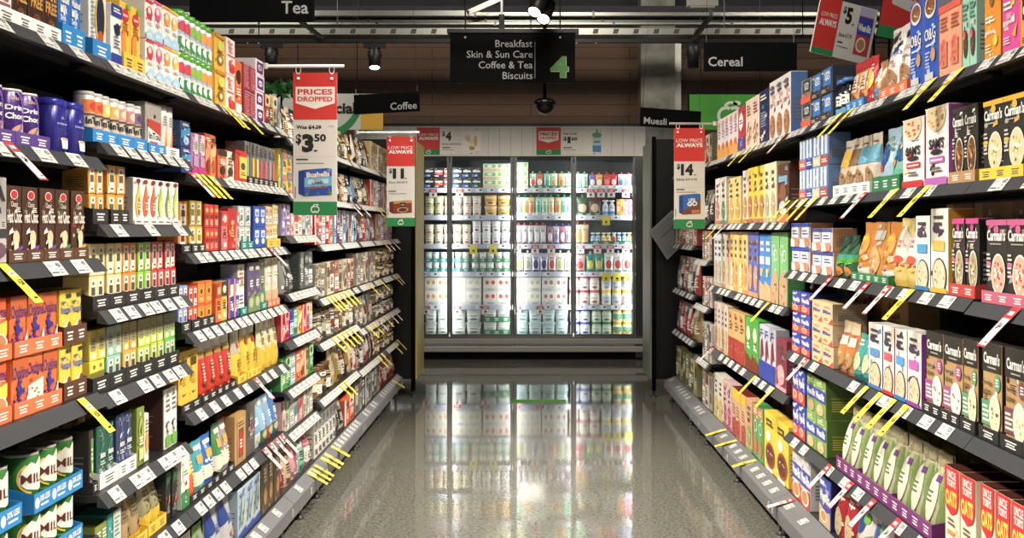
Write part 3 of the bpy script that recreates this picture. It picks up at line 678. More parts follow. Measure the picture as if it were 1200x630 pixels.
run(A[4], 'malt drink tin', 40, 97, 3, 64, milo, shape='can', lay=2, tray='#1587d0', traytxt='each', trayh=.045, hs=.13, gap=.004)
for sh_, p0, p1, n_, hp_, ar_, nm_ in ((A[1], 28, 72, 2, 66, g('navy', '#1f2f5c', '#3a5a9c', '#8aa0c8', 2), 'drink carton'), (A[2], 20, 86, 4, 76, g('grey', '#5a5a58', '#8a8a86', '#3a3a38', 8), 'drink carton'), (A[4], 60, 98, 2, 60, g('dim', '#4a4a3c', '#6a6a50', '#8a8a6a', 3), 'drink carton')):
    run(sh_, nm_, p0, p1, n_, hp_, ar_, d=.1, push=.26, free=True)
# ---- second tea bay
def goldb(w, base, c): return g(w, base, c, '#7a5a2a', 2)
ylw = ('yellow passionfruit', '#eab320', [('e', .55, .7, .3, .14, '#c9d64a'), ('e', .5, .3, .3, .16, '#8a6a2c'), ('e', .5, .3, .14, .08, '#f2e3b0'), ('l', .2, .46, .8, .56, 2, '#6a4a10'), ('r', 0, .9, 1, 1, '#c98a1c')])
wred = ('white and red', '#efe4df', [('r', .1, .5, .9, .54, '#cf5a5a'), ('l', .2, .6, .7, .9, 5, '#cc7777'), ('e', .65, .18, .3, .14, '#d42a24'), ('e', .4, .3, .14, .1, '#e0483a')])
orng = ('orange', '#e4652a', [('r', .1, 0, .9, .2, W_), ('e', .5, .7, .3, .14, '#3a2418'), ('l', .2, .35, .8, .5, 3, W_)])
maroon = ('clear-wrapped maroon', '#9c2f40', [('l', .1, .1, .9, .9, 9, '#d88a92'), ('e', .5, .5, .3, .1, '#c95060'), ('r', .05, .93, .95, .97, '#d0a0a4')])
pw = ('white and violet', '#efeaf0', [('r', .12, .12, .88, .86, '#6f2a8c'), ('e', .5, .5, .24, .2, W_), ('l', .3, .42, .7, .56, 2, '#6f2a8c')])

Bt, Ct = B[0], Cc[0]
run(Ct, 'cold tea carton', 253, 265, 1, 42, ylw, d=.08, lay=2)
run(Ct, 'tea carton', 266, 276, 1, 42, wred, d=.08, lay=2)
run(Ct, 'tea carton', 276.5, 285, 1, 62, orng, d=.08)
run(Ct, 'tea carton', 286, 300, 2, 31, maroon, d=.12, lay=2)
run(Ct, 'tea carton', 301, 310.5, 1, 18, pw, d=.2, lay=4)
run(Ct, 'tea carton', 311, 316, 1, 36, g('red', '#c23a2c', '#e9c9a0', '#7a1a14', 6), d=.09)
run(Ct, 'tea carton', 316.5, 326, 2, 38, [g('dark green', '#2f4a44', '#c9b27a', '#88a08a', 6), g('tan', '#b89a62', '#e6d6a8', '#5a4220', 6)], d=.09)
run(Ct, 'tea carton', 326.5, 337, 3, 34, g('powder blue', '#6f94bc', '#c9dbe9', '#33527a', 8), d=.09)
# ---- clear tubes, tea cubes and cartons of the second tea bay
def tube_(w, c, c2): return (w, '#ddd6cc', [('r', 0, .62, 1, .9, c), ('e', .55, .76, .3, .1, c2), ('r', 0, .55, 1, .6, '#6a4a34'), ('t', .12, .36, .92, .52, 'InTou', '#2b2420', .03), ('r', .2, .2, .85, .3, c), ('r', 0, 0, 1, .12, '#d9cfc4')], {'lid': '#c9c7c4', 'lh': .08})
tubes = [tube_('orange labelled', '#e8782a', '#d93a2a'), tube_('orange labelled', '#e8782a', '#d93a2a'), tube_('lemon labelled', '#e6d24a', '#f4eaa0'), tube_('peach labelled', '#edb45a', '#f6e2b0'), tube_('pink labelled', '#e09a9a', '#efe0a8'), tube_('rose labelled', '#d88a94', '#ead8b0'), tube_('mauve labelled', '#8a6a94', '#5a4870')]
run(B[1], 'tea tube', 108, 173, 7, 54, tubes, shape='tall', tray='#1587d0', trayh=.035, trays=3)
clr = ('smoky red-label', '#a8a29c', [('r', .1, .12, .9, .6, '#e9e4de'), ('p', [(.1, .5), (.9, .35), (.9, .62), (.1, .66)], '#c23a34'), ('t', .16, .26, .86, .4, 'InTou', '#2b2420', .03), ('r', .2, .16, .7, .22, '#c2484a')])
run(B[1], 'tea box', 174, 194, 1, 58, clr, d=.1, tray='#1587d0', trayh=.03)
flame = ('white flame', '#e9e6e0', [('p', [(.3, .1), (.7, .1), (.62, .4), (.5, .62)], '#f0a02a'), ('p', [(.4, .1), (.6, .1), (.55, .3), (.5, .4)], '#d8401e'), ('l', .3, .66, .7, .9, 4, '#8a8a80')], {'lid': '#bdbcb8'})
run(B[1], 'tea tube', 195, 211.5, 2, 58, flame, shape='tall', tray='#f0f0ea', trayh=.03)
def cube(w, c, c2='#4a4a48'): return (w, c, [('r', .2, .06, .8, .9, '#efe9d8'), ('r', .26, .4, .74, .66, c2), ('e', .5, .78, .14, .06, '#6a665c'), ('r', .34, .14, .66, .2, c2), ('p', [(0, 0), (.2, 0), (.2, .3), (0, .2)], '#f6e2b8')], {'ink': '#8a6a30'})
T2 = dict(d=.07, tray='#2a2a2c', trayh=.04)
oc = cube('amber', '#e59a2c', '#5a5a40')
run(B[2], 'tea cube', 108, 127, 2, 33, oc, lay=2, **T2)
run(B[2], 'tea cube', 130, 151.5, 2, 33, oc, lay=2, **T2)
def tear(w, c, c2, c3): return (w, '#f1ece6', [('e', .5, .42, .32, .26, c), ('p', [(.2, .5), (.62, .9), (.8, .46)], c), ('e', .56, .38, .16, .2, c2), ('e', .5, .93, .26, .05, c3), ('r', 0, 0, 1, .12, '#e6e0da'), ('l', .2, .03, .8, .09, 1, '#6a5a5a'), ('l', .42, .3, .66, .5, 3, W_)], {'side': '#b9b4ae'})
run(B[2], 'teardrop tea carton', 157, 212, 6, 52, [tear('yellow-red', '#f0c030', '#c03a4a', '#7a1f2a'), tear('orange', '#ea6a26', '#d8401e', '#9a2a1e'), tear('orange', '#ea6a26', '#d8401e', '#9a2a1e'), tear('lime', '#a8c83c', '#e8e070', '#6a2a2a'), tear('olive', '#7a9a4c', '#c9d08a', '#6a2a2a'), tear('lime', '#b8d048', '#f0e880', '#8a2a2a')], d=.11)
row4 = [cube('cream', '#e8cf8a')] * 4 + [cube('orange', '#f08a1e')] * 2 + [cube('green', '#86c828')] * 2 + [cube('red', '#d83a48')] * 3 + [cube('crimson', '#c02a3c')]
run(B[3], 'tea cube', 108, 212, 12, 36, row4, lay=2, d=.07, tray='#2a2a2c', trayh=.038, trays=6)
ycube = ('yellow banded', '#f0d21c', [('r', 0, .42, 1, .62, '#7a7434'), ('r', .15, .66, .85, .94, '#f6e250'), ('e', .5, .8, .2, .08, '#8a7a1c'), ('p', [(0, 0), (1, .1), (1, .36), (0, .3)], '#f2e9c0')])
mint = cube('mint', '#8cc8b4'); org2 = cube('orange', '#efa838'); lime = cube('lime', '#bcd23c'); grn = cube('green', '#6cbf5c')
row5 = [ycube] * 2 + [mint] * 2 + [org2] * 2 + [lime] * 4 + [grn] * 2
def tallc(w, c, c2): return (w, c2, [('r', 0, .0, 1, .35, c), ('r', .2, .3, .8, .75, '#8f8a70'), ('l', .28, .4, .72, .68, 3, '#4a4638'), ('e', .5, .15, .3, .1, '#f2efc8')])
row5u = [tallc('yellow', '#f0d21c', '#b8a838')] * 2 + [tallc('grey-mint', '#9cc8b8', '#93a89c')] * 2 + [tallc('amber', '#e8a838', '#a08a50')] * 2 + [tallc('olive', '#c8d84a', '#8a8c44')] * 4 + [tallc('moss green', '#86c868', '#70844c')] * 2
run(B[4], 'tea cube', 108, 212, 12, 38, [row5, row5u], lay=2, d=.07, tray='#2a2a2c', trayh=.042, trays=6)
darkg = ('charcoal green-label', '#3a332e', [('r', .2, .22, .85, .86, '#8a8078'), ('r', .26, .26, .8, .8, '#57a02c'), ('l', .34, .5, .72, .72, 3, W_), ('r', .45, .34, .6, .46, W_)])
def floral(w, c, c2, c3): return (w, c, [('a', .3, .55, .4, .4, -60, 100, .08, c2), ('a', .8, .3, .5, .4, 90, 240, .08, c2), ('d', .3, .82, .3, .12, 6, [c3, '#e8b8a0', c2]), ('d', .7, .2, .28, .14, 5, [c3, '#e8c8b0', c2]), ('t', .3, .46, .9, .56, 'detox', W_, .03), ('l', .34, .34, .86, .42, 2, '#c9d8d0'), ('d', .2, .4, .12, .14, 4, [c3, c2])])
run(B[5], 'tea carton', 108, 115, 1, 72, darkg, d=.1, tray='#2a2a2c', trayh=.03)
run(B[5], 'floral tea carton', 117, 139, 2, 70, floral('dark green', '#1d5a4a', '#5a9a84', '#d8788a'), d=.07, tray='#f0f0ea', trayh=.042)
run(B[5], 'floral tea carton', 139.5, 160, 2, 70, floral('indigo', '#34406a', '#7a86b8', '#8a6a9a'), d=.07, tray='#f0f0ea', trayh=.042)
run(B[5], 'tea carton', 161, 170, 1, 68, ('olive', '#7c8c34', [('e', .5, .62, .3, .2, '#a8b848'), ('p', [(.3, .6), (.7, .75), (.5, .5)], '#3a4a1c'), ('r', .2, .1, .8, .3, '#c9d08a'), ('l', .25, .35, .75, .5, 3, W_)]), d=.09)
run(B[5], 'tea carton', 170.5, 176, 1, 56, ('white and orange', '#ece7da', [('e', .5, .4, .34, .2, '#ee9a2c'), ('l', .2, .6, .8, .9, 4, '#8a7a5a')]), d=.09)
wbig = ('white chocolate-side', '#f0ede8', [('l', .2, .6, .8, .92, 4, '#7a6a6a'), ('e', .5, .36, .2, .1, '#6a4a4a'), ('e', .5, .36, .14, .07, W_), ('r', .1, .04, .9, .22, '#6cae3c')], {'side': '#4a2a26', 'ink': '#8a5a50', 'top': '#4a2a26'})
run(B[5], 'tea carton', 194, 209, 2, 70, wbig, d=.24, push=.0)
run(B[6], 'tea box', 112, 127, 2, 60, ('olive', '#84903a', [('e', .5, .5, .3, .2, '#a8b85a'), ('l', .2, .7, .8, .9, 3, W_)]), d=.09)
run(B[6], 'tea box', 128, 143, 1, 62, ('teal', '#2f9a94', [('r', .4, 0, 1, 1, '#c9d4cc'), ('l', .5, .5, .9, .9, 5, '#6a8a84')]), d=.09)
tan = ('clear wrapped tan', '#b89a6a', [('r', .2, .5, .8, .85, '#8a7a58'), ('l', .25, .55, .75, .8, 4, '#5a4a30'), ('p', [(0, 0), (1, 0), (1, .3), (0, .15)], '#e6b428')])
run(B[6], 'loose tea bag', 146, 173, 2, 66, tan, shape='pouch', d=.06, tray='#f5c518', trayh=.03)
run(B[6], 'loose tea bag', 174, 195, 2, 66, ('yellow footed', '#a8a078', [('p', [(0, 0), (1, 0), (1, .5), (0, .3)], '#ecc81e'), ('l', .2, .56, .8, .84, 4, '#5a5a48')]), shape='pouch', d=.06, tray='#f5c518', trayh=.035)
run(B[6], 'tea box', 196, 208, 2, 56, ('black', '#26282a', [('p', [(0, .7), (1, .85), (1, 1), (0, 1)], '#2f5a3a'), ('e', .6, .4, .12, .06, '#e8683c'), ('l', .2, .15, .7, .3, 3, '#9a9a94')]), d=.09)
run(B[6], 'tea box', 209, 212.4, 1, 58, g('white green-footed', '#e6e2d8', '#2f8a4c', '#8a3a34', 7), d=.09)
base_b = [g('cream', '#d8d2c0', '#a8a890', '#8a8a70', 8), g('white', '#dcdad4', '#7a8aa0', '#a0a0a0', 8)]
run(B[7], 'tea pouch', 108, 212, 9, 66, base_b, shape='paper', d=.07)
run(B[5], 'tea carton', 140, 191, 4, 84, [g('amber', '#a8762c', '#6a4a1c', '#d8a84c', 3), g('brown', '#6a4420', '#a8762c', '#d8b070', 8)], d=.08, push=.2, free=True)
run(Cc[1], 'tea carton', 228, 300, 5, 52, [g('dark red', '#5a1c1c', '#8a3a30', '#b8804c', 3), g('black', '#24221f', '#5a5a54', '#8a7a5a', 8)], d=.08, push=.2, free=True)
run(Cc[2], 'tea carton', 224, 300, 5, 60, [g('maroon', '#5a2024', '#8a3a3a', '#c89a6c', 3)], d=.08, push=.2, free=True)
# ---- third tea bay
gift = lambda w, c, c2, c3: g(w, c, c2, c3, 3)
run(Cc[1], 'tea tin', 213, 224, 1, 30, g('navy and cyan', '#2a3f74', '#2f8ac0', '#9cc4e0', 2), d=.09, lay=2)
run(Cc[1], 'tea carton', 225, 240, 2, 48, ('plum and silver', '#a86aa8', [('r', .4, .5, 1, 1, '#c9c0c4'), ('e', .7, .7, .22, .12, '#7c9a6a'), ('r', .3, .2, 1, .45, '#b88ab0'), ('r', 0, 0, 1, .18, '#c22a7c'), ('l', .1, .55, .35, .9, 6, '#e8d8e8')]), d=.08)
run(Cc[1], 'tea carton', 240.5, 254, 2, 50, [g('brick red', '#b8402c', '#e08a5c', '#8a2a1c', 2), g('orange', '#e07a34', '#f0b080', '#a84a1c', 2)], d=.08)
run(Cc[1], 'tea carton', 256, 266, 1, 34, ('orange animal-print', '#e0622a', [('e', .5, .3, .3, .16, '#3a2010'), ('l', .2, .5, .8, .7, 3, W_), ('r', 0, .8, 1, 1, '#2c2018')]), d=.08)
run(Cc[1], 'tea carton', 266.5, 276, 1, 34, ('cream animal-print', '#e6d9bc', [('e', .5, .3, .3, .16, '#3a2a1c'), ('l', .2, .5, .8, .8, 3, '#6a4a30'), ('r', .7, .7, 1, 1, '#2a241c')]), d=.08)
run(Cc[1], 'tea tin', 276.5, 290, 1, 37, ('red yellow-label', '#c8281e', [('r', .3, .12, .95, .8, '#efc82c'), ('e', .62, .5, .2, .12, '#3a4a2c'), ('l', .4, .2, .85, .34, 2, '#8a2a1c')]), d=.09)
def slim(w, c): return (w, '#77777a', [('r', .3, .16, .8, .62, c), ('l', .2, .7, .8, .92, 4, '#3a3a3c'), ('r', 0, 0, 1, .14, '#3c3c3e')])
run(Cc[1], 'slim tea carton', 290.5, 326, 7, 46, [slim('grey green-label', '#8ab08a'), slim('grey yellow-label', '#efbe2c'), slim('grey yellow-label', '#efbe2c'), slim('grey pink-label', '#e0586a'), slim('grey pink-label', '#e0586a'), slim('plain grey', '#9a9a98'), slim('grey rose-label', '#cf5c70')], d=.08, tray='#2a2a2c', trayh=.03)
run(Cc[1], 'tea carton', 327, 329.4, 1, 40, g('yellow', '#e9c93a', '#3a8a9c', '#d8644a', 1), d=.12)
run(Cc[2], 'tea cube', 213, 224, 1, 29, cube('copper', '#c8782c', '#6a2a1c'), lay=2, d=.07, tray='#2a2a2c', trayh=.03)
run(Cc[2], 'tea cube', 225, 241, 2, 29, cube('gold', '#cbb02c', '#8a7a1c'), lay=2, d=.07, tray='#2a2a2c', trayh=.03)
run(Cc[2], 'tea carton', 241.5, 257, 3, 27, ('scarlet', '#c8302a', [('r', .1, .4, .9, .55, '#8a1a18'), ('e', .5, .75, .3, .1, '#e0b060'), ('l', .2, .12, .8, .34, 3, '#f0c8a8')]), lay=2, d=.07)
run(Cc[2], 'tea carton', 261, 268, 1, 46, g('pink-red', '#d86a64', '#c23a34', '#e8c8c0', 6), d=.07)
run(Cc[2], 'tea carton', 268.5, 278, 1, 48, ('crimson', '#b81c22', [('e', .5, .66, .2, .06, '#d8a84c'), ('l', .3, .3, .7, .5, 3, '#d8a84c')]), d=.07)
run(Cc[2], 'tea carton', 278.5, 282, 1, 44, g('rose', '#cf9a94', '#b85a5a', '#efe0d8', 6), d=.07)
run(Cc[2], 'tea carton', 282.5, 297, 2, 24, g('silver-teal', '#b9c4be', '#2f7a74', '#7a4a8a', 1), lay=2, d=.07, tray='#18857a', trayh=.03)
run(Cc[2], 'tea carton', 298, 313, 2, 24, ('royal blue', '#2450b0', [('r', .2, .5, .8, .85, '#dce8f4'), ('e', .5, .32, .26, .14, '#f0f0f0'), ('e', .5, .64, .2, .1, '#6a9ad8')]), lay=2, d=.07)
run(Cc[2], 'tea carton', 313.5, 322, 2, 23, g('peach', '#e4bc94', '#c98a5a', '#8a5a3a', 8), lay=2, d=.07, tray='#f5c518', trayh=.035)
run(Cc[2], 'tea carton', 322.3, 329, 2, 24, g('pale yellow', '#e0d68c', '#b8a040', '#8a7a30', 8), lay=2, d=.07, tray='#f5c518', trayh=.035)
run(Cc[3], 'tea cube', 212.8, 224, 2, 26, cube('pale blue', '#8aa0d0', '#3a4a8a'), lay=2, d=.07, tray='#2a2a2c', trayh=.035)
run(Cc[3], 'tea cube', 225, 236, 2, 24, cube('red', '#d8382c', '#8a2a1c'), lay=2, d=.07, tray='#2a2a2c', trayh=.035)
run(Cc[3], 'tea cube', 236.3, 252, 2, 25, ('orange rosette', '#ee8a24', [('e', .5, .55, .34, .24, '#6a3410'), ('o', .5, .55, .3, .2, '#f4c030', .7), ('l', .25, .12, .75, .26, 2, '#f6d9a0'), ('r', 0, .9, 1, 1, '#d8541e')]), lay=2, d=.07, tray='#2a2a2c', trayh=.035)
run(Cc[3], 'tea sachet box', 253.5, 260, 1, 46, g('orange', '#e86a24', '#b8401c', '#f0c090', 6), d=.07)
run(Cc[3], 'tea sachet box', 260.5, 267, 1, 46, g('yellow', '#eab428', '#3a3a30', '#f4e0a0', 6), d=.07)
run(Cc[3], 'tea sachet box', 267.5, 281, 2, 46, [g('blue-red', '#2a4ab0', '#d8503c', '#f0e4d8', 3), g('blue-pink', '#3a48a8', '#d8847c', '#f0e4d8', 3)], d=.07)
run(Cc[3], 'herbal tea carton', 282, 290, 1, 58, g('cream', '#ddd8c4', '#8a946a', '#a86a5a', 8), d=.07, tray='#18857a', trayh=.03)
hb = lambda w, c, c2: (w, c, [('p', [(0, 0), (1, 0), (1, .4), (0, .28)], c2), ('l', .3, .5, .8, .66, 3, W_), ('r', .2, .84, .8, .92, '#c9c4b4'), ('e', .5, .2, .3, .1, '#b8b88a')])
run(Cc[3], 'herbal tea carton', 290.5, 305.5, 2, 58, hb('purple', '#5c4a74', '#6a8a5a'), d=.07)
run(Cc[3], 'herbal tea carton', 306, 313, 1, 62, hb('sage', '#6c7a64', '#3a8a84'), d=.07, tray='#18857a', trayh=.03)
run(Cc[3], 'herbal tea carton', 314, 328, 2, 56, g('cream', '#ddd2b4', '#c8a87a', '#e0603c', 7), d=.07, tray='#e8703c', trayh=.03)
ysac = ('yellow', '#ecbe2a', [('r', .2, .72, .5, .86, '#5a4410'), ('r', .55, .72, .8, .86, '#5a4410'), ('l', .3, .4, .7, .6, 4, '#b8841c'), ('a', .5, .3, .2, .06, 200, 340, .3, '#6a4a10'), ('r', 0, .93, 1, 1, '#d8b03a')])
rsac = ('red foil-topped', '#d4321c', [('r', 0, .76, 1, 1, '#cfcac4'), ('r', .1, .68, .9, .8, '#b8983c'), ('l', .35, .3, .65, .62, 6, '#f4d8c8'), ('a', .5, .3, .24, .08, 190, 350, .3, '#3a1410'), ('a', .6, .12, .3, .08, 190, 350, .3, '#f0c0a0')])
run(Cc[4], 'tea sachet box', 213, 236, 2, 68, ysac, d=.07, tray='#2a2a2c', trayh=.028)
run(Cc[4], 'tea sachet', 237, 277, 4, 76, rsac, shape='pouch', d=.05, tray='#2a2a2c', trayh=.026)
run(Cc[4], 'tea sachet', 279, 289, 1, 60, ('yellow and grey', '#efcf30', [('r', 0, .55, 1, 1, '#c2bca4'), ('e', .5, .7, .16, .06, '#b83a2c'), ('l', .3, .2, .7, .45, 4, '#b88a1c')]), shape='pouch', d=.05, tray='#f5c518', trayh=.03)
run(Cc[4], 'tea sachet', 290, 306, 2, 66, ('yellow red-heart', '#eccc2c', [('r', 0, .8, 1, 1, '#d8d2b8'), ('e', .5, .68, .22, .06, '#c22a24'), ('l', .3, .25, .7, .5, 4, '#a8841c'), ('r', 0, 0, 1, .12, '#f2dc5a')]), shape='pouch', d=.05, tray='#f5c518', trayh=.03)
run(Cc[4], 'tea sachet', 307, 328.5, 3, 66, ('yellow and cream', '#e2dab4', [('p', [(0, 0), (1, 0), (1, .2), (0, .5)], '#ecc424'), ('e', .5, .74, .18, .06, '#8a8a6a'), ('l', .3, .5, .7, .66, 3, '#8a7a40')]), shape='pouch', d=.05)
def bright(w, c, c2='#f4e8c8'): return (w, c, [('r', .2, .55, .8, .72, '#c8a04a'), ('l', .35, .2, .65, .5, 5, c2), ('p', [(0, .1), (.5, .2), (.3, .42), (0, .4)], c2), ('r', .15, .82, .85, .9, c2)])
run(Cc[5], 'tea pouch', 213, 222.5, 1, 62, g('white green-footed', '#e4e0d4', '#2f8a4c', '#8a3a34', 7), d=.07)
run(Cc[5], 'tea packet', 223.5, 258.5, 3, 58, [('bright orange', '#ea6420', [('p', [(0, .45), (.5, .5), (.4, .9), (0, .9)], '#f2c42a'), ('l', .45, .2, .75, .8, 8, '#f6dcae'), ('r', .1, .02, .9, .1, '#c2481a')]), bright('turquoise', '#2aa0ae'), bright('cobalt blue', '#2468cc')], shape='paper', d=.06, tray='#2a2a2c', trayh=.025)
run(Cc[5], 'tea packet', 259, 275, 2, 60, [bright('green', '#4a8a58'), bright('mauve grey', '#9a8a98')], shape='paper', d=.06, tray='#2a2a2c', trayh=.025)
run(Cc[5], 'tea carton', 276, 289, 1, 58, ('tan red-oval', '#b98e54', [('r', .2, .1, .8, .9, '#c9a468'), ('r', .28, .12, .72, .7, '#6a4424'), ('e', .5, .4, .2, .26, '#c0261e'), ('l', .4, .3, .6, .5, 3, W_), ('l', .25, .74, .75, .86, 2, '#4a3018')]), d=.08)
run(Cc[5], 'tea carton', 290, 300, 1, 60, ('charcoal', '#5a5450', [('r', .3, .3, .7, .8, '#746c66'), ('l', .35, .36, .65, .74, 5, '#c8b8a8'), ('e', .5, .55, .1, .1, '#8a2a34')]), d=.08)
run(Cc[5], 'herbal tea carton', 301, 328.5, 4, 52, [hb('pale blue', '#6f9ac0', '#c9d4d8'), hb('ice blue', '#8ab4cc', '#2f6a5a'), hb('blue red-footed', '#7aa0c4', '#a84a3a'), hb('deep blue', '#3f74b4', '#2f6a74')], shape='paper', d=.07)
bagw = lambda w, c, c2: g(w, c, c2, '#8a8a84', 8)
run(Cc[6], 'tea pouch', 213, 238, 2, 60, bagw('cream', '#d9d5c6', '#9a9a80'), shape='paper', d=.08)
run(Cc[6], 'tea pouch', 239, 249, 1, 58, bagw('green', '#7fa05c', '#4a7a34'), shape='paper', d=.08)
run(Cc[6], 'tea pouch', 250, 278, 2, 62, ('blue and silver', '#c2c4c8', [('p', [(0, .5), (.5, .6), (.4, 1), (0, 1)], '#2c4a98'), ('p', [(.4, 0), (1, .3), (1, 0)], '#3a5aa8'), ('e', .6, .3, .16, .06, '#e88a4a'), ('l', .4, .5, .9, .7, 3, '#6a7a9a')]), shape='pouch', d=.07)
run(Cc[6], 'tea carton', 279, 306, 3, 56, ('pale blue leafy', '#a9bccb', [('p', [(0, 0), (1, 0), (1, .18), (0, .1)], '#2c4a98'), ('p', [(.1, .2), (.5, .9), (.4, .3)], '#6a94a0'), ('p', [(.5, .2), (.9, .8), (.8, .3)], '#c8b890'), ('l', .2, .82, .8, .92, 2, '#3a5a98')]), d=.08)
run(Cc[6], 'tea carton', 307, 329, 3, 62, ('dark bronze', '#5a4a34', [('r', .2, .5, .8, .9, '#4a4438'), ('e', .5, .3, .26, .16, '#a87a44'), ('l', .28, .56, .72, .84, 4, '#b8a070')]), d=.08)
# ---- fourth tea bay
def seq(sh, noun, px0, px1, n, hp, pal, shape='box', d=.06, lay=1, st=(3, 6, 8, 9, 2), **k):
    arts = []
    for i in range(n):
        q = pal[i % len(pal)]
        key = (q, st[i % len(st)])
        if key not in SEQ: SEQ[key] = g(q[0], q[1], q[2], q[3], st[i % len(st)], **({'lid': q[4]} if len(q) > 4 else {}))
        arts.append(SEQ[key])
    run(sh, noun, px0, px1, n, hp, arts, shape, d, lay, **k)
SEQ = {}
cof = [('black and white', '#2a2826', '#d8d2c4', '#b88a4a'), ('gold', '#a8843c', '#2c2620', '#e0d0a0'), ('cream and red', '#d8cbb0', '#a8322a', '#5a4030'), ('blue-black', '#23303c', '#7a9ab0', '#d8d8d0'), ('dark brown', '#4a3022', '#c89a5a', '#e8dcc4'), ('silver', '#a8a49c', '#6a2a28', '#3a3834'), ('olive', '#6c6a34', '#c8b86a', '#2c2c1c')]
pale = [('pale pink', '#e0b4ac', '#c86a64', '#f0e4e0'), ('white and red', '#e8e0da', '#c84a44', '#8a3a34'), ('cream', '#dcd4be', '#a08a5c', '#7a6a50'), ('grey', '#98948c', '#c8c4bc', '#4a4844'), ('white and blue', '#dfe2e2', '#4a7aa8', '#8aa0b0')]
darkp = [('charcoal', '#4a4a48', '#8a8a86', '#b8b4ac'), ('slate', '#5a5e5c', '#33363a', '#9aa09c')]
rainb = [('red', '#d42c3c', '#f0a0a0', '#8a1a28'), ('red', '#d42c3c', '#f0a0a0', '#8a1a28'), ('purple', '#4a3a98', '#a098d8', '#2a2060'), ('teal', '#2fa8a0', '#a8e0d8', '#176a64'), ('orange', '#f0a02c', '#f8e0a0', '#a8641c'), ('red-orange', '#e0502c', '#f8c0a0', '#a82c1c'), ('pink', '#d86a98', '#f4c8d8', '#8a2a54'), ('yellow', '#ecd03a', '#f8f0b0', '#a8901c')]
green = [('green', '#3f9a48', '#a8d890', '#1c5a28'), ('green', '#5aa850', '#c8e0a0', '#2c6a34'), ('pale blue', '#9cc4d4', '#5a94b0', '#e8f0f0'), ('orange', '#d86a34', '#f0b080', '#8a3a1c'), ('orange', '#d86a34', '#f0b080', '#8a3a1c'), ('tan', '#b89a64', '#e0cc9c', '#6a502c')]
pastel = [('pale pink', '#d8b0b0', '#b06a70', '#f0e0e0'), ('pale green', '#b8c8a8', '#6a8a5a', '#e8ece0'), ('grey', '#a8aca4', '#6a706a', '#e0e0da'), ('pale blue', '#a8bcc8', '#5a7a94', '#e8eef0'), ('coral', '#d89488', '#a84a40', '#f0dcd4')]
maro = [('burgundy', '#8a2434', '#c86a70', '#e8c8b8'), ('cream', '#d8c49c', '#a87a3c', '#6a4a28'), ('dusty pink', '#b86a80', '#e0a8b4', '#8a2c4a'), ('mint', '#7cc8b0', '#c8e8dc', '#2c7a64')]
purp = [('lilac', '#b0a0cc', '#7a64a0', '#e4dcec'), ('yellow-green', '#c8c06c', '#8a8434', '#ece8c0'), ('salmon', '#e0a494', '#c05a4c', '#f0dcd4')]
seq(D[0], 'coffee pouch', 330, 367, 7, 40, cof, shape='pouch', d=.07)
seq(D[1], 'tea carton', 330, 343, 2, 30, [('yellow', '#e2c04a', '#3a8a9c', '#d8644a')], d=.1, lay=2)
seq(D[1], 'tea carton', 344, 367, 5, 44, purp, d=.07)
seq(D[2], 'tea carton', 329.5, 340, 2, 27, [purp[0]], d=.07, lay=2)
seq(D[2], 'tea carton', 340.5, 367.5, 6, 25, pale, d=.07)
seq(D[3], 'biscuit packet', 333, 346, 2, 38, darkp, shape='pouch', d=.06)
seq(D[3], 'biscuit box', 351, 367.5, 3, 42, [darkp[1]], d=.07)
seq(D[4], 'drink sachet box', 329.5, 367.5, 8, 34, rainb, d=.07)
seq(D[5], 'drink sachet box', 329.5, 367.5, 7, 36, green, d=.07)
seq(D[6], 'drink tube', 329.5, 367.5, 8, 44, pastel, d=.06)
seq(D[7], 'coffee pouch', 329.5, 344, 2, 50, maro[:2], shape='pouch', d=.08)
seq(D[7], 'coffee pouch', 345, 367, 3, 46, maro[2:], shape='pouch', d=.08)
# ---- fifth and sixth tea bays
metal = [('silver', '#b0aca0', '#5a5850', '#8a4a34'), ('cream', '#d4c8a8', '#8a7448', '#5a4a34'), ('grey', '#8a8880', '#c8c4b8', '#3c3a36'), ('pale brown', '#a8906c', '#d8c8a4', '#5a4028'), ('white', '#dcd8d0', '#8a3a34', '#5a5854')]
redw = [('red and white', '#c8383a', '#e8dcd4', '#7a1a1c'), ('rose', '#d8968c', '#b84a48', '#f0e0d8'), ('ice blue', '#a8c4d4', '#5a8aa8', '#e8f0f2'), ('purple', '#6a4a88', '#b0a0c8', '#3a2454'), ('brown', '#8a5a3c', '#c89a70', '#4a2c1c')]
tanc = [('tan', '#c8aa74', '#e4d4a8', '#7a5a30'), ('gold', '#b0923c', '#e0cc80', '#5a4818'), ('brown', '#6a4c30', '#b89468', '#3a2818'), ('dark brown', '#44301f', '#a88048', '#d8c49c')]
ems = [A, B, Cc, D, E, Fb]
seq(E[0], 'coffee bag', 369, 414, 9, 36, cof, shape='pouch', d=.07)
seq(E[1], 'coffee bag', 369, 414, 9, 36, cof[2:] + cof[:2], shape='pouch', d=.07)
seq(E[2], 'coffee carton', 369, 390, 5, 22, redw[:3], d=.06, lay=2)
seq(E[2], 'coffee stick box', 391, 415, 7, 38, redw[2:], d=.06)
seq(E[3], 'coffee tin', 369, 381, 3, 13, metal, d=.06, lay=3)
seq(E[3], 'coffee carton', 382, 415, 7, 36, [metal[1], metal[4], ('rust', '#a85a2c', '#d8a078', '#5a2c14'), metal[0]], d=.06)
seq(E[4], 'coffee jar', 369, 415, 10, 37, [(q[0], q[1], q[2], q[3], '#33302c') for q in metal], shape='jar', st=(9, 8))
seq(E[5], 'coffee jar', 369, 390, 4, 34, [(q[0], q[1], q[2], q[3], '#6a4c30') for q in tanc], shape='jar', st=(9, 8))
seq(E[5], 'coffee bag', 391, 415, 5, 44, tanc, shape='pouch', d=.08)
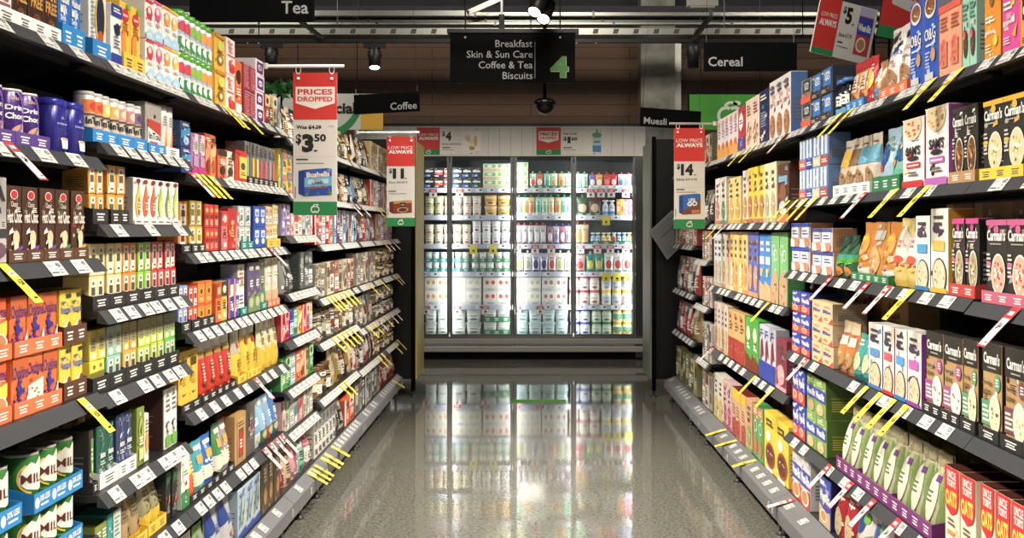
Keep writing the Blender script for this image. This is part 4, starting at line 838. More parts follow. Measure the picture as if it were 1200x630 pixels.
seq(E[6], 'drink mix carton', 369, 394, 6, 48, [('white', '#dcdad4', '#8a8a88', '#5a5a58')], d=.07, st=(6,))
seq(E[6], 'drink mix bag', 395, 404, 2, 40, [('charcoal', '#3c3a38', '#8a8680', '#c8c4bc')], shape='pouch', d=.08)
seq(E[6], 'drink mix carton', 404.5, 415, 2, 30, [('orange and white', '#e0622c', '#ece4dc', '#8a2c14')], d=.07)
seq(Fb[0], 'coffee bag', 416.5, 434, 6, 34, cof, shape='pouch', d=.07)
seq(Fb[0], 'coffee carton', 434.5, 459, 9, 32, [tanc[0], ('cream', '#dcd0b0', '#a88a54', '#6a5030')], d=.06)
seq(Fb[1], 'coffee bag', 416.5, 434, 6, 32, cof[3:] + cof[:3], shape='pouch', d=.07)
seq(Fb[1], 'coffee carton', 434.5, 459, 9, 30, redw, d=.06)
seq(Fb[2], 'coffee stick box', 416.5, 440, 8, 34, redw[2:] + redw[:2], shape='pouch', d=.05)
seq(Fb[2], 'coffee carton', 440.5, 460, 7, 30, [redw[4], tanc[0], purp[0]], d=.06)
seq(Fb[3], 'coffee carton', 416.5, 440, 8, 36, metal, d=.06)
seq(Fb[3], 'coffee jar', 440.5, 462, 8, 17, [(q[0], q[1], q[2], q[3], '#8a6a3c') for q in tanc], shape='jar', lay=2, st=(9, 8))
seq(Fb[4], 'coffee bag', 416.5, 438, 7, 34, metal, shape='pouch', d=.06)
seq(Fb[4], 'coffee jar', 438.5, 462, 8, 17, [(q[0], q[1], q[2], q[3], '#3a2a1c') for q in metal], shape='jar', lay=2, st=(9, 8))
seq(Fb[5], 'coffee bag', 416.5, 440, 7, 36, [redw[0], metal[0], cof[4], metal[2]], shape='pouch', d=.06)
seq(Fb[5], 'coffee jar', 440.5, 462, 8, 18, [(q[0], q[1], q[2], q[3], '#b8923c') for q in tanc], shape='jar', lay=2, st=(9, 8))
seq(Fb[6], 'coffee canister', 416.5, 445, 8, 36, [metal[2], metal[0], cof[3]], d=.08, st=(9, 3))
seq(Fb[6], 'coffee bag', 445.5, 463, 6, 30, [redw[0], ('red', '#b8242c', '#e0b0a0', '#5a1014')], shape='pouch', d=.07)
# ---- price strips on the tea side
for sh, kind, pxs in ((Ct, 'yellow', (262, 268, 285)), (A[1], 'red', (10,)), (A[2], 'yellow', (4,)), (A[3], 'yellow', (96,)), (Cc[1], 'red', (216,)), (Cc[1], 'yellow', (231, 238, 246)),
                      (Cc[2], 'red', (316,)), (Cc[4], 'red', (299,)), (Cc[5], 'red', (309, 316, 323, 330)), (D[7], 'yellow', (363, 367, 371)), (E[6], 'yellow', (379, 383, 391)),
                      (E[3], 'yellow', (384, 388, 392, 398, 403, 408)), (Fb[3], 'yellow', (432, 445, 461)), (Fb[3], 'red', (464,)), (E[4], 'yellow', (390, 396, 401, 406, 411)), (Fb[4], 'yellow', (431, 437, 450)), (Fb[4], 'red', (443, 456, 461)),
                      (E[5], 'yellow', (399, 404)), (Fb[5], 'yellow', (443, 447, 461, 466)), (E[1], 'red', (411,)), (Fb[1], 'red', (417,)), (Fb[1], 'yellow', (440, 446, 452)), (Fb[2], 'red', (447, 452, 458)), (Fb[6], 'yellow', (461,))):
    talkers(sh.rail, kind, pxs, L=.115, w=.04 if sh not in Fb and sh not in E else .05)
# ---------------------------------------------------------------- cereal side (right of the aisle)
AR, BR = 1.17, 1.115
R1 = bay(1, 0, AR, BR, 1.75, 3.0, [1.84, 1.525, 1.20, .835, .455], 'cereal', [9, 5, 5, 4, 5], 4, .09, .8, tw=.085)
R2 = bay(1, 1, AR, BR, 3.0, 5.15, [1.84, 1.525, 1.205, .835, .455], 'cereal', [19, 12, 11, 11, 10], 8, .09, .8, tw=.09)
R3 = bay(1, 2, AR, BR, 5.15, 7.4, [1.84, 1.426, 1.025, .615], 'cereal', [16, 13, 14, 12], 14, .09, .85, tw=.1)
R4 = bay(1, 3, AR, BR, 7.4, 8.05, [1.84, 1.45, 1.18, .864, .49], 'cereal', 5, 5, .09, .95, tw=.1)
R5 = bay(1, 4, AR, BR, 8.05, 9.25, [1.84, 1.50, 1.273, .91, .57], 'cereal', 6, 8, .09, .9, tw=.1)
# top shelf
peach = ('peach', '#f0a27e', [('r', 0, .9, 1, 1, '#e8604c'), ('l', .15, .62, .85, .84, 4, '#a85a44'), ('r', .2, .12, .8, .48, '#d8785c'), ('d', .5, .3, .34, .2, 14, ['#7a4a30', '#e04a5a', '#c89a70']), ('e', .35, .42, .14, .05, '#e8485a')], {'side': '#f0b090'})
mintb = ('mint', '#9fd4be', [('l', .15, .66, .85, .92, 4, '#4a8a74'), ('e', .55, .34, .34, .2, '#5a4030'), ('d', .55, .34, .3, .17, 14, ['#7a5a40', '#3a2a20', '#a88a70']), ('e', .4, .46, .16, .06, '#e85a7a')], {'side': '#a8d8c4'})
ora = ('orange pepita', '#e8920e', [('e', .3, .9, .16, .08, '#c8d83c'), ('e', .5, .76, .14, .1, '#8a6a4a'), ('l', .12, .46, .7, .56, 2, W_), ('t', .1, .3, .75, .38, 'granola', W_, .02), ('e', .75, .22, .14, .07, '#f4d23c'), ('l', .12, .08, .5, .2, 3, '#f6dcae')], {'side': '#c87a0e'})
mag = ('magenta pepita', '#de4a9c', [('e', .3, .9, .16, .08, '#c8d83c'), ('e', .5, .84, .16, .1, '#a87a6a'), ('l', .12, .5, .6, .62, 2, W_), ('t', .1, .32, .75, .4, 'granola', W_, .02), ('p', [(.6, .2), (.9, .34), (.8, .16)], '#f0a03c'), ('l', .12, .1, .5, .2, 3, '#f6c8de')], {'side': '#b83a80'})
blk = ('orange and black', '#e89a1c', [('r', .16, .3, 1, .92, '#2a2622'), ('l', .26, .5, .9, .85, 6, '#d8d0c0'), ('e', .3, .4, .1, .05, W_)])
og = ('royal blue', '#2456c4', [('e', .5, .86, .4, .13, '#f0e6d8'), ('e', .5, .87, .34, .1, '#8a5a34'), ('d', .5, .87, .3, .09, 12, ['#c89a60', '#5a3420', '#e8d0a8', '#a83a30']), ('t', .1, .48, .9, .62, 'O&G', W_, .01), ('l', .2, .4, .8, .45, 1, '#c8d8f0'), ('l', .15, .16, .5, .36, 5, '#a8c0ec'), ('e', .72, .3, .16, .08, '#c89a60'), ('r', .15, .02, .75, .1, '#c8ccd0')], {'side': '#9aa2b4'})
run(R1[0], 'granola carton', 1215, 1193.5, 1, 108, blk, d=.07)
run(R1[0], 'granola carton', 1193, 1172, 1, 100, mag, d=.07)
run(R1[0], 'granola carton', 1171, 1152.5, 1, 92, ora, d=.07)
run(R2[0], 'cereal carton', 1143, 1127, 2, 84, mintb, d=.07)
run(R2[0], 'cereal carton', 1126, 1100, 2, 84, peach, d=.07)
run(R2[0], 'porridge carton', 1098, 1065, 2, 100, og, d=.06, gap=.006)
def gran(w, c): return (w, '#efeae4', [('e', .3, .84, .24, .06, '#2a2420'), ('p', [(.3, .9), (.6, .96), (.5, .84)], '#2a2420'), ('t', .06, .56, .94, .68, 'granola', c, .0), ('l', .2, .48, .7, .53, 1, '#a89a90'), ('e', .5, .24, .36, .16, '#b88a60'), ('d', .5, .24, .34, .15, 14, ['#d8b088', '#7a5030', '#e8d0b0']), ('r', 0, 0, 1, .08, '#d89a70')])
run(R2[0], 'granola bag', 1063, 1030, 2, 82, [gran('white peach-lettered', '#e08a4c'), gran('white blue-lettered', '#3a4aa0')], shape='pouch', d=.08, tray='#e8703c', trayh=.035)
run(R2[0], 'cereal bag', 1028, 1020, 1, 48, g('blue-topped', '#b88a5c', '#5a9ac4', '#6a4028', 7), shape='pouch', d=.07)
run(R2[0], 'cereal bag', 1019, 1012.5, 1, 58, ('red and yellow', '#d8262c', [('e', .6, .5, .3, .2, '#f0c83c'), ('l', .2, .7, .8, .85, 2, W_), ('r', 0, 0, 1, .2, '#c8202a')]), shape='pouch', d=.06)
run(R2[0], 'oat bag', 1012, 991, 2, 56, ('orange red-topped', '#e8a068', [('r', 0, .78, 1, 1, '#c8282c'), ('r', .2, .35, .8, .72, '#f0dcc0'), ('l', .25, .4, .75, .66, 4, '#7a4a30'), ('e', .5, .2, .26, .1, '#8a5a3a')]), shape='pouch', d=.06, tray='#1587d0', trayh=.035)
run(R2[0], 'breakfast drink bottle', 989, 976, 2, 42, ('black and white', '#26262a', [('r', .1, .3, .9, .6, W_), ('l', .15, .34, .85, .56, 2, '#26262a'), ('r', 0, 0, 1, .2, '#5aa0d0')], {'lid': '#3a74c4'}), shape='bottle')
upgo = ('dark blue', '#3a4456', [('r', .25, .3, .95, .95, '#3a7ac8'), ('t', .36, .7, .86, .84, 'UP&', W_, .03), ('t', .4, .5, .84, .68, 'GO', W_, .04), ('p', [(0, 0), (.8, 0), (.5, .3), (.2, .26), (0, .4)], '#4a3428'), ('l', .1, .06, .5, .2, 2, '#c8b8a0')], {'side': '#2c3440'})
upgo2 = ('grey red-trayed', '#8a8680', [('r', .2, .45, .9, .95, '#3a3a40'), ('t', .34, .72, .82, .84, 'UP&', '#d8e4f0', .03), ('t', .38, .54, .8, .7, 'GO', '#d8e4f0', .03), ('p', [(0, 0), (1, 0), (1, .3), (.7, .22), (.4, .36), (0, .28)], '#e85a40')])
run(R2[0], 'breakfast drink pack', 975, 938, 3, 29, [[upgo, upgo, upgo2], [upgo, upgo, upgo2]], d=.1, lay=2)
gcl = lambda w, c: (w, '#ece6e0', [('l', .2, .76, .8, .94, 2, '#5a5a60'), ('t', .1, .54, .9, .64, 'granola', c, .0), ('e', .5, .22, .38, .2, '#b07a50'), ('d', .5, .22, .36, .19, 14, ['#d8b088', '#7a5030', '#c84a3c']), ('e', .5, .88, .3, .04, '#6a6a70')], {'side': '#5a80c4'})
run(R3[0], 'granola carton', 927, 901, 3, 70, gcl('white red-lettered', '#b83a3c'), d=.08)
run(R3[0], 'granola carton', 900, 890, 1, 62, ('navy', '#1f2f58', [('l', .15, .3, .85, .6, 6, '#8aa0c8'), ('l', .15, .8, .85, .92, 2, W_), ('r', .3, .1, .5, .16, W_)], {'side': '#1f2f58'}), d=.09)
run(R3[0], 'muesli carton', 889, 873, 2, 58, ('white oat-printed red-sided', '#ead8c4', [('d', .5, .3, .44, .26, 20, ['#c89a60', '#a87a40', '#e8c890', '#b85a40']), ('l', .2, .66, .8, .9, 4, '#a84a34')], {'side': '#a8382c'}), d=.08)
run(R3[0], 'cereal carton', 872, 864.5, 1, 52, g('red', '#c8303c', '#3a4a98', '#e8b8b0', 7), d=.07)
run(R3[0], 'cereal carton', 864, 840, 5, 48, ('lilac-white wheat', '#ded6dc', [('p', [(0, 0), (1, 0), (1, .2), (.5, .4), (0, .3)], '#e8a03c'), ('l', .25, .5, .75, .8, 4, '#a87a98'), ('e', .5, .3, .24, .08, '#d8602c')]), d=.07)
# second shelf
def carm(w, c, top='#3a3836', bowl='#8a6a40', flecks=('#d8b888', '#5a3a20', '#a83a2c')):
    return (w, '#2f2d2c', [('r', 0, .93, 1, 1, c), ('t', .06, .74, .94, .88, "Carman's", W_, .03), ('l', .2, .69, .75, .72, 1, '#a8a49c'), ('e', .52, .88, .12, .05, c), ('e', .62, .34, .34, .25, '#efe6d2'), ('e', .62, .34, .31, .225, bowl), ('d', .62, .34, .3, .21, 26, list(flecks)), ('l', .06, .3, .26, .6, 6, '#c8c4bc'), ('r', .06, .44, .28, .48, c)], {'side': '#262422', 'top': c, 'ink': '#8a8680'})
cy = carm('black yellow-topped', '#e8b020', bowl='#d8c89a', flecks=('#efe8d0', '#a8c060', '#8a6a40', '#f4f0e0'))
cb = carm('black blue-badged', '#3a3836', bowl='#6a4428', flecks=('#c88a48', '#8a4a24', '#e0b070', '#3a2014'))
cp = carm('black pink-topped', '#d0408c', bowl='#a89878', flecks=('#e8dcc0', '#6a4a38', '#c8a870'))
cr = carm('black strawberry', '#c85a8c', bowl='#d8a890', flecks=('#c82a2c', '#f0e4d8', '#e04a3c', '#f4efe6', '#a8382c'))
run(R1[1], 'muesli carton', 1250, 1200, 2, 88, cy, d=.07, tray='#c23b34', trayh=.03, hs=.205)
run(R1[1], 'muesli carton', 1199, 1147.5, 2, 88, cy, d=.07, tray='#f5c518', trayh=.03, hs=.205)
run(R2[1], 'muesli carton', 1144.5, 1112, 2, 88, cb, d=.07, tray='#b58a58', trayh=.032, hs=.21)
def sam(w, c, fl): return (w, '#efe9e6', [('e', .5, .88, .42, .2, '#e0c8a0'), ('r', 0, .985, 1, 1, '#efe9e6'), ('d', .5, .86, .38, .14, 22, fl), ('t', .18, .46, .86, .6, "SAM'S", '#2a2426', .04), ('e', .52, .42, .26, .035, '#2a2426'), ('r', .22, .28, .86, .36, c), ('l', .28, .3, .8, .34, 1, W_), ('l', .3, .16, .78, .24, 2, '#6a6468'), ('r', 0, 0, 1, .1, c)], {'side': c, 'sops': [('l', .3, .3, .7, .9, 6, '#f0d8d8')]})
run(R2[1], 'granola carton', 1110, 1083, 1, 100, sam('white pink-footed', '#b860b8', ['#c89a58', '#a87a40', '#e0c080']), d=.08, gap=.006, hs=.235)
run(R2[1], 'granola carton', 1081, 1056, 1, 96, sam('white red-footed', '#c8242e', ['#c8382c', '#a87a40', '#e0b080']), d=.08, gap=.006, hs=.22)
teal = ('teal leafy', '#7fc4b4', [('r', 0, .0, 1, .3, '#58c4a0'), ('e', .7, .62, .26, .2, '#2c5aa8'), ('e', .3, .4, .26, .08, '#e8b040'), ('d', .5, .55, .44, .3, 16, ['#a8d8c0', '#3a8a70', '#e8e0b0', '#2c6a58', '#c8e8f0']), ('r', .1, .0, .9, .16, '#1f7a58')])
run(R2[1], 'muesli bag', 1054, 1022, 2, 92, [teal, ('pale blue and teal', '#a8c8e0', [('e', .4, .55, .34, .2, '#2c5aa8'), ('d', .5, .7, .4, .2, 14, ['#3a7a60', '#6aa080', '#c8e0d0']), ('r', 0, 0, 1, .2, '#1f8a68'), ('e', .5, .35, .12, .05, '#c85a40')])], shape='pouch', d=.09, tray='#1f7a4a', trayh=.05, hs=.215)
kraft = lambda w, c: (w, '#d8cbb8', [('p', [(0, .5), (.5, .6), (1, .5), (1, .8), (0, .8)], c), ('e', .5, .26, .34, .16, '#a88458'), ('d', .5, .26, .32, .15, 12, ['#e0c89a', '#6a4428', '#8a3a4a']), ('l', .25, .84, .75, .9, 1, '#8a7a60')])
run(R2[1], 'muesli bag', 1019, 976, 4, 66, [kraft('cream blue-banded', '#6ab0cc'), kraft('cream blue-banded', '#6ab0cc'), kraft('cream brown-banded', '#8a6a48'), kraft('cream yellow-banded', '#e8b82c')], shape='pouch', d=.08, tray='#f0f0ea', trayh=.04, trays=4)
mini = lambda w, c, c2: (w, c, [('r', .1, .35, .4, .95, '#d8e4f2'), ('r', .55, .35, .9, .95, '#c8d8ee'), ('p', [(0, 0), (1, 0), (1, .34), (.5, .26), (0, .34)], c2), ('l', .15, .08, .85, .22, 2, W_)])
run(R2[1], 'breakfast drink pack', 970, 936, 4, 36, [mini('blue red-trayed', '#6a90c8', '#b84a44'), mini('blue cream-trayed', '#7a9ccc', '#d8c8a0'), mini('blue', '#5a84c8', '#2a4cb0'), mini('blue orange-trayed', '#7a9cd0', '#e85a40')], d=.09, lay=2)
# third shelf
run(R1[2], 'muesli carton', 1250, 1204, 2, 102, carm('black gold-badged', '#d8a820', bowl='#d8b890', flecks=('#c82a2c', '#f0e4d8', '#e8c070')), d=.07, tray='#c05a78', trayh=.03, hs=.215)
run(R1[2], 'muesli carton', 1202, 1150, 2, 100, cr, d=.07, tray='#c05a78', trayh=.032, hs=.215)
run(R2[2], 'muesli carton', 1144.5, 1112, 2, 98, cp, d=.07, tray='#c23b34', trayh=.035, hs=.215)
def oatb(w, c, c2): return (w, '#ece6dc', [('l', .2, .7, .8, .94, 3, '#4a4444'), ('e', .35, .76, .2, .05, '#4a3a5a'), ('r', .15, .5, .85, .62, c2), ('e', .55, .2, .42, .22, '#3a3430'), ('e', .55, .2, .38, .2, '#e0c8a8'), ('d', .55, .2, .34, .18, 12, ['#c8a878', '#f0e4cc', '#a87848']), ('r', 0, 0, 1, .06, c)], {'side': c})
run(R2[2], 'porridge carton', 1110, 1090, 1, 112, oatb('tall white yellow-sided', '#d8a81c', '#e8b84c'), d=.08, hs=.25)
run(R2[2], 'porridge carton', 1088, 1071.5, 1, 104, (oatb('white blue-sided', '#2a78a8', '#4a9cd0')), d=.08, hs=.23)
strawb = ('yellow strawberry', '#ead27a', [('p', [(0, .72), (.5, .9), (1, .72), (1, .35), (0, .35)], '#f2ece0'), ('l', .15, .56, .85, .7, 2, '#d8484a'), ('e', .6, .4, .26, .06, '#e05a3c'), ('d', .5, .3, .4, .16, 10, ['#e8c048', '#f0dc90', '#d8483a']), ('r', 0, .0, 1, .1, '#e8c84a')])
run(R2[2], 'muesli bag', 1071, 1042, 2, 100, strawb, shape='pouch', d=.09, hs=.225)
oran = ('big orange', '#d8862c', [('e', .5, .62, .34, .2, '#e8a848'), ('r', .2, .68, .7, .76, '#f0d020'), ('d', .5, .4, .4, .24, 16, ['#c86a28', '#e8b870', '#a85a28', '#f0d8a8']), ('p', [(0, 0), (1, 0), (1, .24), (.5, .18), (0, .26)], '#efe9e2')])
run(R2[2], 'muesli bag', 1041, 997, 3, 96, [oran, ('orange clear-window', '#e09a40', [('e', .5, .34, .38, .26, '#d8b078'), ('d', .5, .34, .36, .24, 16, ['#c89050', '#f0d8b0', '#a86a38']), ('r', .1, .7, .9, .86, '#f0ece4')]), oran], shape='pouch', d=.09, tray='#1f7a4a', trayh=.03, hs=.21)
forest = ('dark green scenic', '#2f6a4a', [('p', [(0, .6), (.3, .8), (.6, .62), (1, .84), (1, 1), (0, 1)], '#24483c'), ('r', 0, .42, 1, .55, '#3aa08a'), ('p', [(0, .3), (1, .5), (1, .38), (0, .2)], '#5ab030'), ('e', .5, .16, .36, .12, '#e0842c'), ('d', .5, .14, .4, .12, 10, ['#f0e0c0', '#c85a2c', '#e8b040'])])
run(R2[2], 'muesli bag', 995, 977, 2, 70, forest, shape='pouch', d=.08, hs=.165)
sanw = lambda w, c: (w, '#c8cce0', [('r', 0, .84, 1, 1, c), ('r', .1, .4, .9, .82, '#eeeaf0'), ('l', .2, .5, .8, .74, 2, '#3a4a98'), ('e', .6, .2, .34, .18, '#c8885c'), ('p', [(0, 0), (.5, 0), (.4, .3), (0, .36)], '#e8dce0')], {'side': '#c88a58'})
run(R2[2], 'cereal snack pack', 975, 951, 2, 27, sanw('white brown-sided', '#4a4a90'), d=.1, lay=2)
run(R2[2], 'cereal snack pack', 948, 927, 2, 28, sanw('blue and white', '#2a4ab0'), d=.1, lay=2)
# fourth shelf
def porr(w, c, bowl, fl): return (w, '#b8935f', [('r', 0, .7, 1, 1, '#332f2c'), ('t', .08, .78, .94, .9, "Carman's", W_, .03), ('l', .3, .73, .74, .76, 1, '#b0aca4'), ('e', .82, .6, .16, .09, c), ('l', .74, .56, .9, .65, 3, W_), ('t', .06, .54, .56, .61, 'Porridge', '#4a3018', .01), ('t', .06, .46, .5, .53, 'Sachets', '#4a3018', .01), ('r', 0, .14, .46, .4, c), ('l', .05, .17, .42, .36, 4, '#efe2d0'), ('e', .72, .28, .3, .2, '#f0e8d8'), ('e', .72, .28, .26, .17, bowl), ('d', .72, .28, .24, .16, 12, fl)], {'side': '#2c2826', 'top': '#2c2826'})
pb = porr('kraft berry', '#a84a8c', '#efe4dc', ['#b82a34', '#f4efe6', '#8a2030', '#e8d8c8'])
pg = porr('kraft green', '#5a9a70', '#e4d8b0', ['#5a4a5a', '#e8e0c0', '#c8b080', '#3a4a30'])
ph = porr('kraft honey', '#7a4a50', '#efe0c0', ['#e89a28', '#f0b850', '#f4e8d0'])
run(R1[3], 'porridge carton', 1260, 1171.5, 3, 122, ph, d=.08, tray='#2a2a2c', trayh=.036, trays=3, hs=.255)
run(R1[3], 'porridge carton', 1170, 1146, 1, 115, pg, d=.08, tray='#2a2a2c', trayh=.036, hs=.255)
run(R2[3], 'porridge carton', 1144.5, 1124.5, 1, 112, pg, d=.08, tray='#2a2a2c', trayh=.036, hs=.25)
run(R2[3], 'porridge carton', 1124, 1081, 2, 112, pb, d=.08, tray='#2a2a2c', trayh=.036, trays=2, hs=.245)
run(R2[3], 'oat carton', 1079, 1063, 1, 108, oatb('white violet-sided', '#8a3a98', '#c860c0'), d=.07, hs=.235)
run(R2[3], 'oat carton', 1061.5, 1048, 1, 104, oatb('white blue-footed', '#2a7ac8', '#4a9ce0'), d=.07, hs=.232)
run(R2[3], 'oat carton', 1047, 1034.5, 1, 100, oatb('white red-footed', '#c8243a', '#e05a68'), d=.07, hs=.23)
run(R2[3], 'oat carton', 1033, 1017.5, 1, 100, oatb('white pale-blue-sided', '#3a78b8', '#5a94d0'), d=.07, hs=.228)
run(R2[3], 'muesli bag', 1016, 997, 2, 54, ('teal yellow-flowered', '#3fa8a0', [('e', .5, .4, .34, .2, '#f0e4b0'), ('d', .5, .4, .34, .2, 9, ['#f0c830', '#f4efe0', '#e8a028']), ('l', .2, .74, .8, .9, 2, W_), ('p', [(0, 0), (1, 0), (1, .14), (0, .1)], '#2a7a84')]), shape='pouch', d=.08)
run(R2[3], 'cookie bag', 996, 977, 2, 60, ('orange cookie', '#d8823c', [('e', .5, .3, .38, .18, '#c89a5c'), ('d', .5, .3, .36, .17, 14, ['#6a3a1c', '#a86a34', '#e8c890']), ('r', .1, .55, .9, .72, '#e8dcc8'), ('e', .3, .64, .12, .05, '#8a4a9a'), ('p', [(0, .78), (1, .78), (1, 1), (0, 1)], '#d8c8a0')]), shape='pouch', d=.09)
weet = lambda w, c, c2: (w, c, [('t', .06, .48, .94, .72, 'Weet-Bix', W_, .05), ('p', [(0, 0), (1, 0), (1, .36), (.6, .3), (0, .42)], c2), ('e', .4, .2, .3, .13, '#efe4d0'), ('e', .4, .2, .24, .1, '#c8904c'), ('r', .1, .82, .5, .92, '#d8dce8')], {'side': '#26307a'})
wb = weet('blue', '#3a4ab4', '#d84038'); wbeige = ('beige', '#e8c898', [('t', .1, .46, .9, .64, 'Bix', '#3a3a98', .05), ('l', .2, .72, .8, .84, 2, '#c84a40'), ('e', .4, .2, .3, .14, '#efe4d0'), ('e', .4, .2, .24, .1, '#c8904c'), ('p', [(.6, 0), (1, 0), (1, .3)], '#e0503c')], {'side': '#c8b898'})
run(R2[3], 'wheat biscuit carton', 975, 951, 2, 24, [[wbeige] * 2, [wbeige] * 2, [wbeige] * 2], d=.14, lay=3)
run(R2[3], 'wheat biscuit carton', 948.5, 928, 2, 24, [[wb] * 2] * 3, d=.14, lay=3)
# fifth shelf
oats = ('red and cream', '#efe2c4', [('r', 0, .86, 1, 1, '#d82028'), ('p', [(0, .86), (1, .86), (1, .62), (.86, .52), (.5, .46), (.14, .52), (0, .62)], '#d82028'), ('t', .2, .87, .82, .96, 'UNCLE', W_, .03), ('t', .2, .78, .82, .86, 'TOBYS', W_, .03), ('t', .1, .56, .9, .74, 'OATS', '#f4d23c', .05), ('l', .25, .34, .75, .44, 2, '#6a5a48'), ('r', .25, .24, .7, .29, '#e8903c'), ('e', .4, .06, .3, .16, '#efe6d8'), ('e', .4, .06, .24, .12, '#c89a60')], {'top': '#3a1c18', 'flap': '#4a2018', 'side': '#e8dcc0'})
run(R1[4], 'oats carton', 1225, 1146, 4, 112, oats, d=.12, hs=.26, gap=.012)
run(R2[4], 'oats carton', 1144.5, 1105, 2, 105, oats, d=.12, hs=.255, gap=.012)
oatp = ('pale green oat', '#c6c49c', [('p', [(.0, .02), (.3, .02), (.16, .4), (.3, .78), (.1, .8), (0, .5)], '#86a456'), ('p', [(1, .02), (.74, .02), (.9, .45), (.7, .8), (.9, .8), (1, .5)], '#94ae66'), ('e', .5, .46, .3, .3, '#e8ecd4'), ('a', .5, .46, .34, .34, 110, 240, .14, '#5f9a34'), ('l', .32, .4, .68, .56, 3, '#6a7a4a'), ('r', .56, .66, .78, .74, '#7a3a98'), ('e', .5, .1, .34, .08, '#c8b898'), ('p', [(0, .84), (1, .84), (1, 1), (0, 1)], '#a89c78')], {'side': '#b0a070'})
run(R2[4], 'oats bag', 1092, 980, 8, 84, oatp, shape='pouch', d=.12, tray='#7b2f77', trayh=.05, trays=3)
wg = lambda w, c: (w, '#86ac58', [('r', 0, .4, 1, .72, c), ('t', .06, .46, .94, .66, 'Weet-Bix', W_, .05), ('e', .5, .18, .34, .15, '#d8c090'), ('d', .5, .18, .3, .12, 8, ['#c88a40', '#efe0c0', '#e09a60']), ('l', .2, .8, .8, .92, 2, '#d8e8b8')], {'side': '#5a7a30', 'ink': '#c8b83c'})
run(R2[4], 'wheat biscuit carton', 967, 944.5, 2, 54, [wg('green and blue', '#3a4ac0')], d=.16, lay=2, hs=.155)
run(R2[4], 'wheat biscuit carton', 943, 928, 2, 54, [weet('deep blue', '#3048b8', '#d84038')], d=.16, lay=2, hs=.155)
# base
for sh, px in ((R1[5], (1250, 1146)), (R2[5], (1144, 1034))):
    run(sh, 'oats bag', px[0], px[1], 5, 100, ('red-cornered clear', '#d8c49a', [('p', [(0, .3), (.6, .7), (.2, 1), (0, 1)], '#b8242c'), ('e', .55, .3, .3, .2, '#e8d8b0'), ('d', .55, .3, .28, .18, 12, ['#c8a870', '#f0e4c8'])]), shape='pouch', d=.09, hs=.2)
run(R2[5], 'cereal bag', 1032, 998, 2, 90, ('white green-spotted', '#e4e2dc', [('e', .4, .6, .3, .16, '#3a5aa8'), ('e', .7, .7, .16, .08, '#7ac04c'), ('l', .2, .2, .8, .4, 3, '#8a9a70')]), shape='pouch', d=.09)
run(R2[5], 'cereal bag', 997, 974, 2, 96, ('red oat-window', '#b8222e', [('e', .5, .3, .34, .24, '#d8c090'), ('d', .5, .3, .32, .22, 14, ['#e8d8b0', '#b89a68', '#c8b080']), ('l', .2, .66, .8, .84, 3, W_)]), shape='pouch', d=.09)
run(R2[5], 'wheat biscuit carton', 972, 959, 1, 80, [weet('small blue', '#3a4ab4', '#c8b090')], d=.12, hs=.2)
run(R2[5], 'wheat biscuit carton', 949, 926.5, 2, 92, [('family size', '#dcdad6', [('r', 0, .36, 1, .66, '#3a4ab4'), ('t', .06, .42, .94, .62, 'Weet-Bix', W_, .05), ('p', [(0, 0), (1, 0), (1, .34), (0, .3)], '#d84038'), ('e', .5, .18, .4, .16, '#efe4d0'), ('e', .5, .18, .32, .12, '#c8904c'), ('r', .6, .76, .95, .96, '#c8ccd0')], {'side': '#d4d2d0', 'top': '#b8262c'})], d=.14)
# ---- third cereal bay
choc2 = ('brown chocolate', '#5a3424', [('r', .1, .7, .9, .8, '#7aa8d0'), ('e', .5, .5, .3, .16, '#8a5434'), ('e', .5, .25, .34, .12, '#b8ccd8'), ('r', 0, 0, 1, .14, '#e8703c')], {'side': '#5a3424'})
run(R3[1], 'cereal carton', 923, 910, 1, 68, choc2, d=.08)
flake = lambda w, c, c2: (w, c, [('l', .3, .55, .7, .9, 3, '#5a4a40'), ('e', .5, .3, .34, .2, c2), ('d', .5, .3, .3, .17, 10, ['#c88a40', '#e8d0a0', W_]), ('r', 0, 0, 1, .08, c2)])
run(R3[1], 'flake cereal carton', 909, 895, 2, 70, flake('cream', '#e4dcb4', '#b8ac8c'), d=.07)
run(R3[1], 'flake cereal carton', 894.5, 876, 3, 66, [flake('yellow', '#f0cc24', '#b87a60'), flake('yellow', '#f0cc24', '#b87a60'), flake('yellow', '#ecc420', '#a86a50')], d=.07)
run(R3[1], 'flake cereal carton', 875.5, 870, 1, 62, flake('lilac-white', '#d8d0d8', '#c8902c'), d=.07)
run(R3[1], 'bran cereal carton', 868, 853.5, 2, 54, [flake('straw', '#dcc470', '#c8a44c'), flake('straw', '#dcc470', '#c8a44c')], d=.08)
run(R3[1], 'bran cereal carton', 850, 838, 2, 54, [flake('white green-footed', '#e0dcd0', '#5a9a50'), flake('white pink-striped', '#e4d8d0', '#c87a6a')], d=.08)
run(R3[2], 'malt cereal carton', 922, 903.5, 2, 88, ('green', '#7cc078', [('o', .35, .75, .22, .08, '#e0ecd8', .75), ('o', .65, .68, .22, .08, '#e0ecd8', .75), ('p', [(0, 0), (1, 0), (1, .36), (.5, .5), (0, .32)], '#c8a078'), ('d', .5, .18, .44, .18, 14, ['#a87048', '#e0c8a8', '#7a4a2c'])], {'side': '#2f9a3c', 'top': '#7cc078'}), d=.08)
run(R3[2], 'bran cereal carton', 902.5, 889, 2, 78, ('bright blue', '#3a8ad8', [('l', .2, .72, .8, .92, 2, W_), ('r', .2, .36, .5, .48, '#f0d020'), ('p', [(0, 0), (1, 0), (1, .2), (0, .3)], '#e0b078'), ('r', .1, .54, .9, .66, '#c8dcf0')]), d=.07)
run(R3[2], 'bran cereal carton', 888.5, 876, 2, 76, flake('white and indigo', '#5a64b8', '#d89a70'), d=.07)
